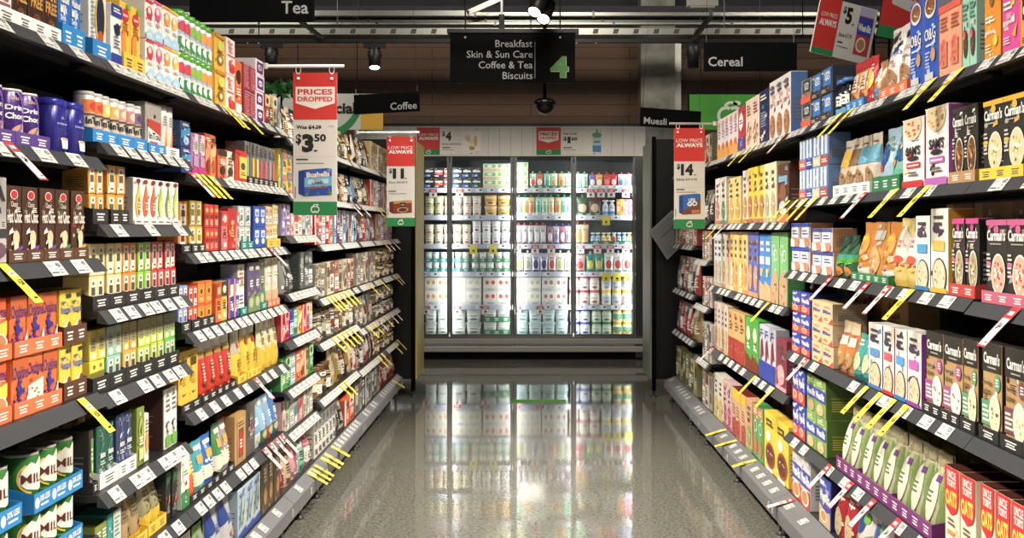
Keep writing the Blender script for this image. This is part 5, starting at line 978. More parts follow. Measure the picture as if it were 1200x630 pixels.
run(R3[2], 'flake cereal carton', 875.5, 854.5, 4, 72, [flake('yellow-cream', '#e8c878', '#d8984c'), flake('gold', '#e4b43c', '#e8dcb0')], d=.07)
run(R3[2], 'flake cereal carton', 854, 846, 2, 66, [flake('pink-topped', '#e0a8a0', '#d8c8a0'), flake('pale green', '#c8d0b0', '#b88a5a')], d=.07)
run(R3[2], 'flake cereal carton', 845.5, 836, 2, 62, flake('ice blue', '#d0d8dc', '#c8b090'), d=.07)
run(R3[3], 'cereal bar carton', 921, 909, 1, 60, flake('maroon', '#8a3448', '#e0a8b0'), d=.07)
run(R3[3], 'cereal bar carton', 908, 889, 3, 64, ('white and blue', '#c8ccdc', [('r', 0, .0, 1, .34, '#3a4ab0'), ('p', [(.2, .3), (.8, .5), (.6, .76), (.3, .7)], '#8a2c38'), ('l', .2, .82, .8, .94, 2, '#4a5a9a')]), d=.07)
run(R3[3], 'cereal carton', 888, 873, 2, 62, ('green', '#4caa3c', [('e', .5, .7, .3, .14, '#d8e8c0'), ('p', [(0, 0), (1, 0), (1, .2), (0, .34)], '#8a3a24'), ('l', .3, .4, .7, .54, 2, W_)]), d=.07)
run(R3[3], 'cereal carton', 872, 853, 3, 58, ('tan and red', '#d8b068', [('r', 0, .0, 1, .45, '#b83c30'), ('l', .3, .6, .7, .8, 3, '#7a3a28'), ('d', .5, .3, .4, .14, 8, ['#e0a890', '#7a201c'])]), d=.07)
run(R3[3], 'cereal carton', 852.5, 837, 4, 56, [flake('ivory', '#dcd4c4', '#d8c070'), flake('blush', '#d8bcb0', '#b87a70')], d=.07)
run(R3[4], 'chocolate cereal carton', 923, 895, 2, 92, ('yellow', '#f0d01c', [('l', .2, .76, .8, .92, 2, '#4a3a2c'), ('e', .4, .6, .2, .09, W_), ('e', .55, .28, .4, .22, '#a8442c'), ('e', .55, .28, .32, .17, '#6a3020'), ('d', .55, .28, .3, .15, 10, ['#8a4a30', '#4a2014', '#efe0d0']), ('r', .2, .0, .8, .06, W_)], {'top': '#e8c41c'}), d=.07, hs=.29)
run(R3[4], 'malt cereal carton', 894, 882, 2, 84, ('green orange-topped', '#5aa45c', [('r', 0, .8, 1, 1, '#e08a4c'), ('o', .5, .6, .3, .12, '#dce8d0', .75), ('e', .5, .22, .36, .16, '#b87a48'), ('l', .2, .84, .8, .94, 2, W_)], {'top': '#4c9a50'}), d=.07, hs=.28)
run(R3[4], 'cereal carton', 881, 874, 1, 84, flake('salmon green-topped', '#d8a078', '#7aac5c'), d=.07, hs=.28)
run(R3[4], 'cereal carton', 873.5, 857, 3, 80, ('tan yellow-topped', '#d8b490', [('r', 0, .76, 1, 1, '#ecc02c'), ('r', .1, .0, .9, .36, '#b84438'), ('l', .2, .44, .8, .68, 4, '#a8503c'), ('d', .5, .2, .4, .14, 8, ['#e0a890', '#7a201c'])], {'top': '#7a2420'}), d=.07, hs=.28)
run(R3[4], 'cereal carton', 856.5, 847, 2, 76, [flake('magenta-striped', '#d8b8b8', '#c02a7c'), flake('pink', '#e0b0b0', '#a85a6a')], d=.07, hs=.28)
run(R3[4], 'cereal carton', 846.5, 836, 2, 74, flake('white yellow-flecked', '#dcd8cc', '#d8c050'), d=.07, hs=.28)
# ---- fourth and fifth cereal bays
brow = [('brown', '#6a4a38', '#b8907a', '#d8c8b8'), ('white', '#d4d0c8', '#8a3a34', '#6a5a50'), ('tan', '#b0905c', '#d8c89a', '#5a4028')]
redp = [('red', '#b83a3c', '#e0b8b0', '#6a1a1c'), ('green', '#7a8a5a', '#c8d0a8', '#3a4a28'), ('pink', '#d08078', '#efd0c8', '#8a3a38')]
grn2 = [('olive', '#8a8450', '#c8c490', '#4a4428'), ('green', '#5a7a40', '#b8c890', '#2c3c1c'), ('brown', '#7a5a34', '#c8a878', '#3a2818')]
nuts = [('red and clear', '#a84038', '#c8a888', '#e8dcd0'), ('navy and clear', '#3a4458', '#b8a088', '#d8d0c8'), ('silver', '#b0a8a0', '#7a3a2c', '#5a5048')]
seq(R4[0], 'muesli bar carton', 834, 824, 3, 34, [('olive and black', '#6a6a40', '#c8b880', '#2c2c20')] + redp[:1], d=.07)
seq(R4[1], 'muesli bar carton', 834, 823, 3, 36, [('charcoal', '#4a4440', '#8a8078', '#c8b8a8')], shape='pouch', d=.06)
seq(R4[2], 'muesli bar carton', 834, 823, 4, 34, brow, d=.07)
seq(R4[3], 'muesli bar carton', 834, 823, 4, 34, brow[1:] + redp[:1], d=.07)
seq(R4[4], 'snack carton', 834, 823, 4, 44, [brow[1], ('grey', '#a8a098', '#6a625a', '#d8d0c8')], d=.07)
seq(R4[5], 'snack carton', 834, 823, 3, 44, [('orange-footed', '#a8a088', '#d8843c', '#5a7a8a'), brow[1]], d=.07)
seq(R5[0], 'snack bag', 820, 794, 5, 26, nuts, shape='pouch', d=.07)
seq(R5[1], 'snack bag', 821, 792, 5, 28, nuts[1:], shape='pouch', d=.07)
seq(R5[2], 'snack box', 821, 792, 6, 24, redp, d=.07)
seq(R5[3], 'nut bag', 821, 790, 6, 40, nuts, shape='pouch', d=.07)
seq(R5[4], 'dried fruit bag', 821, 808, 2, 42, [('gold', '#a8905a', '#d8c898', '#6a5428')], shape='pouch', d=.1)
seq(R5[4], 'nut bag', 807, 790, 4, 36, [('red and blue', '#b82c34', '#3a4458', '#d8d0c8')], shape='pouch', d=.06)
seq(R5[5], 'dried fruit carton', 821, 791, 8, 38, grn2, d=.07)
for sh, kind, pxs in ((R2[0], 'yellow', (1126, 1094, 998, 985)), (R3[0], 'red', (922,)), (R3[0], 'yellow', (885, 871)), (R2[1], 'yellow', (1087, 1050, 956, 945, 934, 923)), (R2[1], 'red', (1014,)), (R1[2], 'red', (1190,)), (R2[2], 'yellow', (1068,)), (R2[2], 'red', (1042, 1017, 974)),
                      (R3[1], 'yellow', (843,)), (R3[1], 'red', (851,)), (R3[2], 'yellow', (900,)), (R3[3], 'yellow', (906, 885)), (R3[3], 'red', (834,)), (R2[3], 'yellow', (1062, 1047, 1031, 1015)), (R2[3], 'red', (945,)), (R2[4], 'red', (1053, 1024, 998, 972)),
                      (R2[5], 'red', (924,)), (R3[4], 'yellow', (880, 858, 846))):
    talkers(sh.rail, kind, pxs, L=.13, w=.045)

run(R2[3], 'cereal carton', 1000, 950, 2, 92, ('large brown', '#b08a5a', [('t', .3, .8, .7, .86, 'Bix', '#8a2a2c', .02), ('e', .5, .3, .4, .12, '#3a3a40'), ('l', .3, .6, .7, .72, 2, '#6a4a2c')]), d=.12, push=.2, free=True)
run(R2[2], 'muesli carton', 1130, 1040, 3, 110, g('amber', '#8a5a1c', '#c8902c', '#5a3a14', 3), d=.1, push=.2, free=True)
run(R2[4], 'wheat biscuit carton', 1120, 1000, 4, 86, g('dark olive', '#4a4424', '#6a6434', '#8a844c', 3), d=.1, push=.2, free=True)
run(R3[2], 'cereal carton', 908, 880, 2, 70, g('brown', '#6a4a2c', '#b89a70', '#8a6a44', 8), d=.1, push=.2, free=True)
run(R3[4], 'cereal carton', 920, 860, 4, 70, g('dark brown', '#3a2418', '#6a4a34', '#8a6a4c', 3), d=.1, push=.2, free=True)
# ---------------------------------------------------------------- glass door fridge across the end of the aisle
YF, YI = 12.2, 12.42           # door plane and product plane
def fx(px, Y=YF): return (px - CX) * Y / F
def fz(py, Y=YF): return CAMH - (py - CY) * Y / F
X0, X1 = fx(453), fx(756)
fr = bpy.data.objects.new('display_fridge', None); C.objects.link(fr); fr.location = ((X0 + X1) / 2, YF, 0)
tag(fr, 'glass door dairy fridge with white header across the end of the aisle', 'fridge')
XC = (X0 + X1) / 2; HW = (X1 - X0) / 2
def fpart(name, b): return link(name, b.mesh(name), fr)
zdoor0, zdoor1, zhead = fz(394), fz(184), fz(148)
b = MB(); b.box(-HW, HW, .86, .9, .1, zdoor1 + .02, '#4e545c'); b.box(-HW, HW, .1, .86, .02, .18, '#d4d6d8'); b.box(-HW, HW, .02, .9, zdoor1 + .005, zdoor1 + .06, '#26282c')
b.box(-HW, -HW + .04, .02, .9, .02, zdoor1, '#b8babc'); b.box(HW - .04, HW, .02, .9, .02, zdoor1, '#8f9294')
fpart('cabinet', b)
b = MB(); xl = fx(415) - XC
b.box(xl, HW, -.03, .05, zdoor1 + .01, zhead, '#e9e7e2', 'gloss')
n = 26
for i in range(1, n):
    x = xl + (HW - xl) * i / n; b.box(x - .003, x + .003, -.0306, -.03, zdoor1 + .02, zhead - .01, '#b8b6b0')
b.box(xl - .01, HW + .005, -.035, .055, zhead, zhead + .03, '#1c1c1e'); fpart('header', b)
for k, (y0, y1) in enumerate(((396, 402.5), (405, 411.5))):
    b = MB(); b.cbox(-HW - .02, HW + .03, -.09 if k else -.06, -.002, fz(y1), fz(y0), '#b4b2aa', 'satin', .008); fpart('bumper_rail', b)
b = MB(); b.box(-HW, HW, -.02, .05, .002, fz(412), '#060607', 'sign')
for i in range(5): b.box(-HW + .05, HW - .05, -.023, -.02, .02 + i * .02, .027 + i * .02, '#17171a', 'sign')
fpart('kick_grille', b)
b = MB(); b.box(-HW + .0, HW, -.05, .02, fz(396), zdoor0, '#8f918f', 'metal'); fpart('sill', b)
FRN = ['top', 'second', 'third', 'fourth', 'fifth', 'bottom']
FRZ = [fz(p, YI) for p in (220.5, 252.5, 286, 318.5, 357)]
FRZ.append(fz(392.5, YI))
FS = []
for i, z in enumerate(FRZ):
    b = MB()
    if i < 5:
        b.box(-HW + .045, HW - .045, YI - YF - .03, .84, z - .028, z - .001, '#b4b8bc', 'gloss')
        pr = b.mesh('shelf'); so = link('shelf', pr, fr)
        q = MB(); q.box(-HW + .045, HW - .045, YI - YF - .04, YI - YF - .031, z - .05, z + .004, '#c9cbe0', 'gloss')
        so2 = link('price_rail', q.mesh('price_rail'), so)
        for j in range(22):
            if random.random() < .72:
                xx = -HW + .09 + (2 * HW - .2) * j / 21; q = MB(); q.box(xx, xx + .075, YI - YF - .0412, YI - YF - .0402, z - .044, z - .002, '#f0f0f0')
                q.patch(lambda u, v, o: (xx + .075 * u, YI - YF - .0413 - o, z - .044 + .042 * v), .55, .3, .92, .8, '#55585c', .0003); link('price_ticket', q.mesh('price_ticket'), so)
    s = Shelf(0, YI, (z if i < 5 else max(z, .182)), X0 + .06, X1 - .05, (FRZ[i - 1] - .03 if i else zdoor1 - .02) - z, f"{FRN[i]} fridge shelf", .0)
    FS.append(s)
FS[5].ztop = FRZ[5]
if FRZ[5] > .19:
    b = MB(); b.box(-HW + .045, HW - .045, YI - YF - .03, .84, .182, FRZ[5] - .001, '#d8dadc', 'gloss'); fpart('plinth', b)
# doors
for k, (p0, p1) in enumerate(((454.5, 526.2), (527.8, 600.5), (603.5, 671.2), (672.8, 744))):
    a0, a1 = fx(p0) - XC, fx(p1) - XC; dr = bpy.data.objects.new('door', None); C.objects.link(dr); dr.parent = fr; dr.location = (0, 0, 0)
    b = MB(); w = .022
    b.box(a0, a0 + w, -.03, .0, zdoor0, zdoor1, '#8b8d8c', 'metal'); b.box(a1 - w, a1, -.03, 0, zdoor0, zdoor1, '#8b8d8c', 'metal')
    b.box(a0 + w, a1 - w, -.03, 0, zdoor0, zdoor0 + .03, '#8b8d8c', 'metal'); b.box(a0 + w, a1 - w, -.03, 0, zdoor1 - .035, zdoor1, '#3c3e40', 'metal')
    link('door_frame', b.mesh('door_frame'), dr)
    b = MB(); b.box(a0 + w, a1 - w, -.018, -.012, zdoor0 + .03, zdoor1 - .035, '#f4f8f8', 'clear'); link('glass_pane', b.mesh('glass_pane'), dr)
    b = MB(); hx = a1 - w * .5 if k % 2 == 0 else a0 + w * .5
    b.tube([(hx, -.03, 1.0), (hx, -.055, 1.02), (hx, -.055, 1.36), (hx, -.03, 1.38)], .007, '#b8babc', 'metal'); link('handle', b.mesh('handle'), dr)
b = MB(); b.box(fx(600.8) - XC, fx(603.2) - XC, -.028, .03, zdoor0, zdoor1, '#77797a', 'metal'); fpart('mullion', b)
b = MB(); b.box(fx(744.5) - XC, HW + .0, -.03, .06, .02, zdoor1 + .01, '#6f716e', 'metal'); fpart('end_frame', b)
# lamps standing upright behind the door frames
for px in (455.5, 527, 602, 672, 742.5):
    b = MB(); x = fx(px) - XC; b.box(x - .012, x + .012, .05, .065, zdoor0 + .04, zdoor1 - .06, '#9a9c9c', 'metal'); b.box(x - .009, x + .009, .0652, .075, zdoor0 + .06, zdoor1 - .08, '#f4f8ff', 'lamp'); fpart('lamp_tube', b)
# ---- contents
def frun(i, noun, p0, p1, n, hp, arts, shape, d=.09, lay=1, tray=None, **k):
    run(FS[i], noun, 0, 0, n, hp, arts, shape, d, lay, tray, yy=(fx(p0, YI), fx(p1, YI)), hs=hp * YI / F, trayh=k.pop('trayh', .03), **k)
def tubart(w, base, c, c2, lid): return (w, base, [('r', .1, .3, .9, .75, c), ('l', .2, .45, .8, .65, 2, c2), ('e', .5, .25, .2, .1, c2)], {'lid': lid})
blk1 = ('black', '#2a2a2e', [('l', .1, .5, .9, .8, 1, W_), ('r', .15, .15, .6, .3, '#d8d8d4'), ('r', 0, .1, .3, .34, '#2f7ad8')])
blk2 = ('black and coral', '#3a2426', [('l', .1, .5, .9, .8, 1, W_), ('r', .2, .3, .9, .5, '#e0604c'), ('r', .1, .12, .5, .24, '#e8d8d0')])
grb = ('white green-printed', '#e8e8d8', [('r', .1, .5, .9, .9, '#7ab86a'), ('r', 0, 0, 1, .4, '#d8c090'), ('e', .5, .7, .2, .14, W_)])
frun(0, 'yoghurt box', 497.5, 564, 6, 12, [blk1, blk2, blk2, blk1, blk1, blk1], 'box', lay=2)
frun(0, 'yoghurt box', 566, 598, 2, 9.5, grb, 'box', lay=3)
frun(0, 'yoghurt box', 604, 619, 1, 10, grb, 'box', lay=3)
def pou(w, base, c, c2, cap): return (w, base, [('e', .5, .4, .34, .24, c), ('l', .2, .66, .8, .8, 2, c2), ('r', 0, 0, 1, .1, c2)], {'cap': cap})
GP = [pou('white red-printed', '#e8ece4', '#d8483c', '#3a8a54', '#2fa858'), pou('red', '#d85a48', '#f0e4d8', '#3a8a54', '#2fa858'), pou('mint', '#a8d8c8', '#4ab08c', '#2f8a64', '#2fa880'), pou('cream', '#e8e4c8', '#e0a850', '#3a9a5c', '#2fa858'), pou('orange', '#e8b880', '#d8683c', '#3a8a54', '#2fa858'), pou('pale green', '#c8e4c8', '#8ac0a0', '#3a9a64', '#38a868')]
RP = [pou('purple red-capped', '#7a68a8', '#e8e0ec', '#3a2c6a', '#d82c34'), pou('orange red-capped', '#e8a050', '#f4ecd8', '#b85a2c', '#d82c34'), pou('red', '#c83034', '#e8807c', '#8a1a1e', '#d82c34'), pou('red', '#d03a3c', '#f0d8d4', '#8a1a1e', '#d82c34'), pou('pale blue red-capped', '#c8d4ec', '#5a74b8', '#3a4a8a', '#d82c34'), pou('blue-white', '#d8e0f0', '#6a84c0', '#3a4a8a', '#d82c34')]
frun(0, 'yoghurt pouch', 620, 671, 6, 17, GP, 'squeeze', d=.05, tray='#1f7a4a', trays=3)
frun(0, 'yoghurt pouch', 674, 689, 2, 17, GP[5], 'squeeze', d=.05)
frun(0, 'yoghurt pouch', 690, 741, 6, 16, RP, 'squeeze', d=.05, tray='#f0f0ea', trays=3)
frun(1, 'dip tub', 497.5, 564, 6, 11.5, [tubart('olive-cream', '#d8d0a0', '#e8e4c8', '#7a7a40', '#b8b880'), tubart('olive-cream', '#d8d0a0', '#e8e4c8', '#7a7a40', '#b8b880'), tubart('cream', '#e4d8b8', '#f0e8d4', '#a86a54', '#d8c89c'), tubart('cream', '#e8dcc8', '#f4ece0', '#b8604c', '#e0d4b8'), tubart('cream', '#e8dcc8', '#f4ece0', '#b8604c', '#e0d4b8'), tubart('cream', '#e8dcc8', '#f4ece0', '#b8604c', '#e0d4b8')], 'tub', lay=2)
frun(1, 'dip tub', 567, 598, 2, 12, tubart('orange-lidded', '#f0dcb0', '#e8b030', '#6a5a2c', '#ee9a1e'), 'tub', lay=2)
frun(1, 'yoghurt pouch', 604, 673, 9, 21, [GP[5], GP[3], GP[4], GP[2]], 'squeeze', d=.05, tray='#f0f0ea', trays=3)
DP = [pou('dark green', '#3a4a38', '#d8b890', '#2c5a3c', '#2fa858'), pou('dark red', '#5a2c28', '#e0c0a0', '#2c5a3c', '#38b040')]
frun(1, 'yoghurt pouch', 675, 705, 2, 21, DP, 'squeeze', d=.05, tray='#1f7a4a')
frun(1, 'milk drink bottle', 706, 721, 2, 18, ('white blue-footed', '#d4dce8', [('r', 0, 0, 1, .3, '#4a94d8'), ('l', .2, .5, .8, .7, 2, '#7a9ac0')], {'lid': '#e8ecf0'}), 'bottle')
frun(1, 'custard carton', 722.5, 741, 4, 19, [('orange', '#e89a30', [('e', .5, .4, .3, .2, '#f4e0b0'), ('l', .2, .7, .8, .86, 2, W_)]), ('yellow', '#f0c850', [('e', .5, .4, .3, .2, '#e0604c')]), ('pink', '#e86a9c', [('e', .5, .4, .3, .2, '#f4d8e4'), ('l', .2, .7, .8, .86, 2, W_)]), ('pink', '#e05a8c', [('e', .5, .4, .3, .2, '#f4d8e4'), ('l', .2, .7, .8, .86, 2, W_)])], 'box')
frun(2, 'yoghurt tub', 497.5, 552, 5, 11.5, [tubart('cream red-fruit', '#e8dfc4', '#f0e8d4', '#b83c34', '#e0d8bc')], 'tub', lay=2)
frun(2, 'tall yoghurt tub', 553, 598, 4, 13.5, tubart('white', '#eeecea', '#f6f4f2', '#a84a5c', '#f0f0ee'), 'tub', lay=2)
frun(2, 'yoghurt pouch', 604, 640, 5, 22, pou('silver red-capped', '#c8c4c8', '#e8e4e4', '#8a4a50', '#d82c34'), 'squeeze', d=.05)
frun(2, 'yoghurt pouch', 641, 670, 4, 21, [pou('berry blue-capped', '#a86a7c', '#e0d0d8', '#3a3a7a', '#3a4aa0'), pou('grey blue-capped', '#c0c0cc', '#7a7a9c', '#3a3a7a', '#3a4aa0')], 'squeeze', d=.05)
frun(2, 'yoghurt pouch', 672.5, 690, 2, 23, pou('gold red-capped', '#c8b898', '#d8a050', '#7a4a30', '#d82c34'), 'squeeze', d=.05)
frun(2, 'mini yoghurt bottle', 692, 741, 8, 13, [tubart('blue', '#5a9cc8', '#c8e0f0', '#2a5a94', '#e8eef4'), tubart('blue', '#6aa8cc', '#c8e0f0', '#2a5a94', '#e8eef4'), tubart('yellow', '#e8c030', '#f4ecc0', '#7a6418', '#f0ece0'), tubart('yellow', '#e8c030', '#f4ecc0', '#7a6418', '#f0ece0'), tubart('red and white', '#e8d8d4', '#d85a54', '#8a2c2c', '#f0eae8')], 'bottle', tray='#1f7a4a', trays=4)
cup = lambda w, c: tubart(w, '#eceeea', '#f6f6f4', c, '#d8e0dc')
frun(3, 'yoghurt cup', 497.5, 550, 6, 11, cup('small white', '#5a9ab0'), 'tub', lay=2, tray='#18857a', traytxt='each', trays=3, trayh=.04)
frun(3, 'yoghurt cup', 552, 598, 5, 11, cup('small white green-printed', '#5aa078'), 'tub', lay=2, tray='#1f7a4a', traytxt='each', trays=2, trayh=.04)
frun(3, 'spouted yoghurt pouch', 604, 671, 7, 22, [pou('white lime-printed', '#e8e8dc', '#b8c860', '#7a7a70', '#f0f0ec'), pou('white', '#ece8e4', '#a8a890', '#7a7a70', '#f0f0ec'), pou('blueberry', '#d0cce0', '#3a3470', '#2c2858', '#2c2858'), pou('blueberry', '#c0bcd8', '#3a3470', '#2c2858', '#2c2858'), pou('strawberry', '#e8d0cc', '#c83a3c', '#8a2c2c', '#f0e8e4')], 'squeeze', d=.06)
frun(3, 'spouted yoghurt pouch', 673, 686, 1, 20, pou('strawberry', '#e0b8b4', '#b83034', '#8a2c2c', '#c83a40'), 'squeeze', d=.06)
frun(3, 'spouted yoghurt pouch', 687, 707, 2, 21, pou('teal and yellow', '#4aa08c', '#e8c840', '#2c6a5c', '#e8e0a0'), 'squeeze', d=.06)
frun(3, 'spouted yoghurt pouch', 708, 741, 3, 22, pou('white red-berry', '#ecebe8', '#c83a3c', '#8a8a84', '#f0f0ec'), 'squeeze', d=.06)
mp = lambda w, c, c2: (w, '#efebe4', [('r', .06, .4, .46, .9, '#f4efe4'), ('r', .54, .4, .94, .9, '#f4efe4'), ('e', .3, .62, .14, .16, c), ('e', .74, .62, .14, .16, c), ('r', 0, 0, 1, .24, '#dcd8d0'), ('l', .3, .06, .8, .18, 1, c2)])
frun(4, 'yoghurt four-pack', 497.5, 526, 2, 16, mp('white apricot', '#e0963c', '#8a8a7a'), 'box', lay=2)
frun(4, 'yoghurt four-pack', 528.5, 564, 2, 16, mp('white vanilla', '#d8d0a8', '#7aa0b8'), 'box', lay=2)
frun(4, 'yoghurt four-pack', 566, 598, 2, 16, mp('white strawberry', '#d84a38', '#8a8a7a'), 'box', lay=2)
frun(4, 'yoghurt four-pack', 604, 634, 2, 16, mp('white cream-coloured', '#d0c8a0', '#8a8a7a'), 'box', lay=2)
frun(4, 'yoghurt four-pack', 635, 665, 2, 16, mp('white berry', '#b8706c', '#7aa8c0'), 'box', lay=2)
frun(4, 'yoghurt jar', 667, 703, 3, 17, tubart('white red-lidded', '#efe6dc', '#f4ece6', '#a83a44', '#d03a48'), 'jar', lay=2)
frun(4, 'yoghurt jar', 705, 741, 3, 18, tubart('cream yellow-topped', '#efe6c8', '#c8d0e4', '#8a9ac8', '#f0cc30'), 'jar', lay=2)
frun(5, 'cream cheese tub', 497.5, 526, 2, 15, tubart('pale grey', '#d8dcd4', '#e8ece6', '#7a8a7c', '#c8d0cc'), 'sqtub', lay=2)
frun(5, 'cream cheese tub', 528.5, 564, 2, 15, tubart('pale grey', '#d4d8d0', '#e4e8e2', '#6a7a6c', '#c4ccc8'), 'sqtub', lay=2)
frun(5, 'cream cheese tub', 566, 598, 2, 15, tubart('white', '#dce0d8', '#e8ece4', '#5a7a64', '#ccd4cc'), 'sqtub', lay=2, tray='#1f7a4a', traytxt='each', trayh=.06)
frun(5, 'cream cheese tub', 604, 666, 4, 15, tubart('ice-blue', '#cce0e0', '#dcecec', '#6a9a98', '#c0d8d8'), 'sqtub', lay=2)
frun(5, 'yoghurt jar', 668, 692, 2, 15, tubart('white blue-lidded', '#e8ecec', '#f0f2f2', '#3a4aa0', '#3a4ac0'), 'jar', lay=2)
frun(5, 'yoghurt jar', 693.5, 717, 2, 15, tubart('pale green green-lidded', '#d8e4c8', '#e8eedc', '#3a8a5c', '#2f9a60'), 'jar', lay=2)
frun(5, 'yoghurt jar', 718, 741, 2, 15, tubart('yellow-lidded', '#efe4b0', '#3aa89c', '#c89a2c', '#eeb21e'), 'jar', lay=2)
# hanging tags in the fridge
FT = {}
for i, kind, pxs in ((0, 'red', (508, 539, 692, 704, 716, 733)), (1, 'yellow', (710,)), (2, 'red', (606, 627, 646, 680, 700, 715, 733)), (2, 'yellow', (555, 578)), (3, 'yellow', (710, 723, 736)), (4, 'red', (500, 536, 569, 606, 633))):
    z = FRZ[i]
    for px in pxs:
        k = kind
        if k not in FT:
            b = MB(); b.box(-.042, .042, 0, .0012, -.095, 0, '#fbe30c' if k == 'yellow' else '#f4f2ee'); M = lambda u, v, o: ((u - .5) * .084, -o, -.095 + .095 * v)
            if k == 'red': b.patch(M, 0, .62, 1, 1, '#d8202a', .0004); b.patch(M, 0, 0, 1, .05, '#d8202a', .0004); b.patch(M, .2, .72, .8, .88, '#f0d0cc', .0008)
            b.patch(M, .35, .25, .65, .5, '#2a2a2a', .0008); b.patch(M, .3, .12, .7, .17, '#77776a', .0008); FT[k] = b.mesh('price_tag')
        o = link('price_tag', FT[k], None, (fx(px, YI), YI - .0455, z - .012))
        FT['n', i] = FT.get(('n', i), 0) + 1
        tag(o, f"{'yellow' if k == 'yellow' else 'white and red'} price tag, {ordn(FT['n', i] - 1)} hanging under {FRN[i]} fridge shelf", 'price tag', 'price tags on the fridge shelf edges')
# ---------------------------------------------------------------- signs
RED, GRN = '#d9271f', '#148a4c'
def board(name, label, cat, cx, Y, cz, w, h, t, col, paintf, yaw=0.0, roll=0.0, back=None, extra=None):
    """flat printed board facing the shopper, centred at cx, Y, cz; local +x is its face"""
    b = MB(); b.cbox(-t, 0, -w / 2, w / 2, -h / 2, h / 2, col, 'sign', min(.002, t * .3))
    paintf(b, lambda u, v, o: (o, (u - .5) * w, (v - .5) * h), w / h)
    root = bpy.data.objects.new(name, b.mesh(name)); C.objects.link(root); root.location = (cx, Y, cz)
    root.rotation_mode = 'XYZ'
    root.rotation_euler = (Matrix.Rotation(-PI / 2 + yaw, 3, 'Z') @ Matrix.Rotation(roll, 3, 'X')).to_euler()
    tag(root, label, cat)
    return root
def pricesign(head, price, cents, was, art):
    def f(b, M, asp):
        b.patch(M, 0, .67, 1, 1, RED, .0006); b.patch(M, 0, 0, 1, .095, GRN, .0006)
        if head == 'PRICES':
            b.poly(M, [(.06, .9), (.95, .9), (.95, .785), (.5, .745), (.06, .785)], W_, .0012)
            b.text(M, .1, .845, .9, .885, 'PRICES', RED, .0018, .03); b.text(M, .1, .797, .9, .832, 'DROPPED', RED, .0018, .03)
        else:
            b.text(M, .07, .86, .93, .895, 'LOW PRICE', W_, .0012, .0); b.text(M, .07, .81, .93, .85, 'ALWAYS', W_, .0012, .05)
        if was and was[0] == 'W':
            b.text(M, .07, .6, .64, .632, was, '#222222', .0006, .03)
            b.patch(M, .33, .613, .65, .616, '#222222', .0009); b.patch(M, .8, .62, .93, .628, '#b8b8b4', .0006)
            b.text(M, .06, .49, .19, .57, '$', '#1c1c1c', .0006, .03); b.text(M, .2, .44, .47, .57, price, '#1c1c1c', .0006, .06); b.text(M, .48, .515, .75, .57, cents, '#1c1c1c', .0006, .04)
            b.patch(M, .47, .445, .55, .458, '#444444', .0006)
        else:
            b.text(M, .08, .585, .2, .645, '$', '#1c1c1c', .0006, .03); b.text(M, .22, .53, .62, .645, price, '#1c1c1c', .0006, .06)
            b.patch(M, .64, .53, .72, .54, '#444444', .0006)
            b.text(M, .08, .478, .74, .502, was, '#333333', .0006, .02)
        b.patch(M, .05, .41, .95, .412, '#c8c6c0', .0006)
        b.patch(M, .07, .385, .34, .396, '#444444', .0006); b.patch(M, .07, .36, .7, .367, '#8a8a88', .0006); b.patch(M, .04, .12, .06, .2, '#55554f', .0006)
        logo(b, M, .5, .045, .11, .034, W_, .0012)
        art(b, M)
    return f
def packshot(b, M, u0, v0, u1, v1, c, c2, fn):
    """printed picture of a carton in slight perspective"""
    a = u0 + (u1 - u0) * .18
    b.poly(M, [(u0, v0 + .02), (a, v0), (a, v1 - .012), (u0, v1 - .02)], c2, .0006); b.poly(M, [(a, v0), (u1, v0 + .012), (u1, v1 - .004), (a, v1 - .012)], c, .0006)
    b.poly(M, [(u0, v1 - .02), (a, v1 - .012), (u1, v1 - .004), (u1 - .12, v1)], c2, .0006)
    fn(lambda u, v, o: M(a + (u1 - a) * u, v0 + (v1 - v0 - .012) * v + .012 * u, o))
def bush(b, M):
    def f(N):
        b.patch(N, 0, .35, 1, .7, '#6ab8e0', .0009); b.patch(N, .12, .45, .88, .62, '#b8e0f4', .0012)
        b.text(N, .08, .7, .92, .9, 'Bushells', '#f0e6d8', .0015, .04); b.text(N, .34, .56, .62, .64, 'Blue', '#c83a34', .0018, .0); b.text(N, .28, .44, .72, .54, 'LABEL', '#1f2c50', .0018, .03)
        for u in (.32, .68):
            b.poly(N, [(u - .17, .32), (u + .17, .32), (u + .14, .06), (u - .14, .06)], '#2a4ab0', .0015); b.ell(N, u, .32, .17, .045, '#c87a40', .0018); b.ell(N, u, .32, .12, .03, '#8a4a24', .0021)
        b.ell(N, .5, .1, .48, .05, '#4a8a34', .0012); b.poly(N, [(0, 0), (.2, .26), (.1, 0)], '#5a9a3c', .0018); b.poly(N, [(1, 0), (.88, .3), (.9, 0)], '#5a9a3c', .0018)
        b.patch(N, .84, .86, .98, .98, '#4a9ae0', .0015)
    packshot(b, M, .12, .13, .88, .33, '#2a56b8', '#1c3a8a', f)
def cofpack(b, M):
    def f(N):
        b.patch(N, .0, .8, 1, 1, '#c8922c', .0009); b.patch(N, .36, .5, .64, .86, '#2a1c14', .0012); b.ell(N, .5, .28, .3, .2, '#d8b890', .0012); b.ell(N, .5, .28, .24, .15, '#5a2c14', .0015); b.text(N, .4, .62, .6, .76, 'coffee', W_, .0018, .0)
    packshot(b, M, .1, .14, .9, .29, '#8a3418', '#6a2410', f)
def goPack(b, M):
    def f(N):
        b.poly(N, [(0, 0), (1, 0), (1, .8), (.6, .4), (0, .24)], '#7a4430', .0009); b.text(N, .32, .62, .72, .8, 'UP&', W_, .0012, .03); b.text(N, .24, .4, .82, .64, 'GO', W_, .0012, .05); b.patch(N, .5, .04, .95, .2, '#c87a4a', .0012)
    packshot(b, M, .16, .14, .86, .35, '#2a6ac0', '#1c4a94', f)
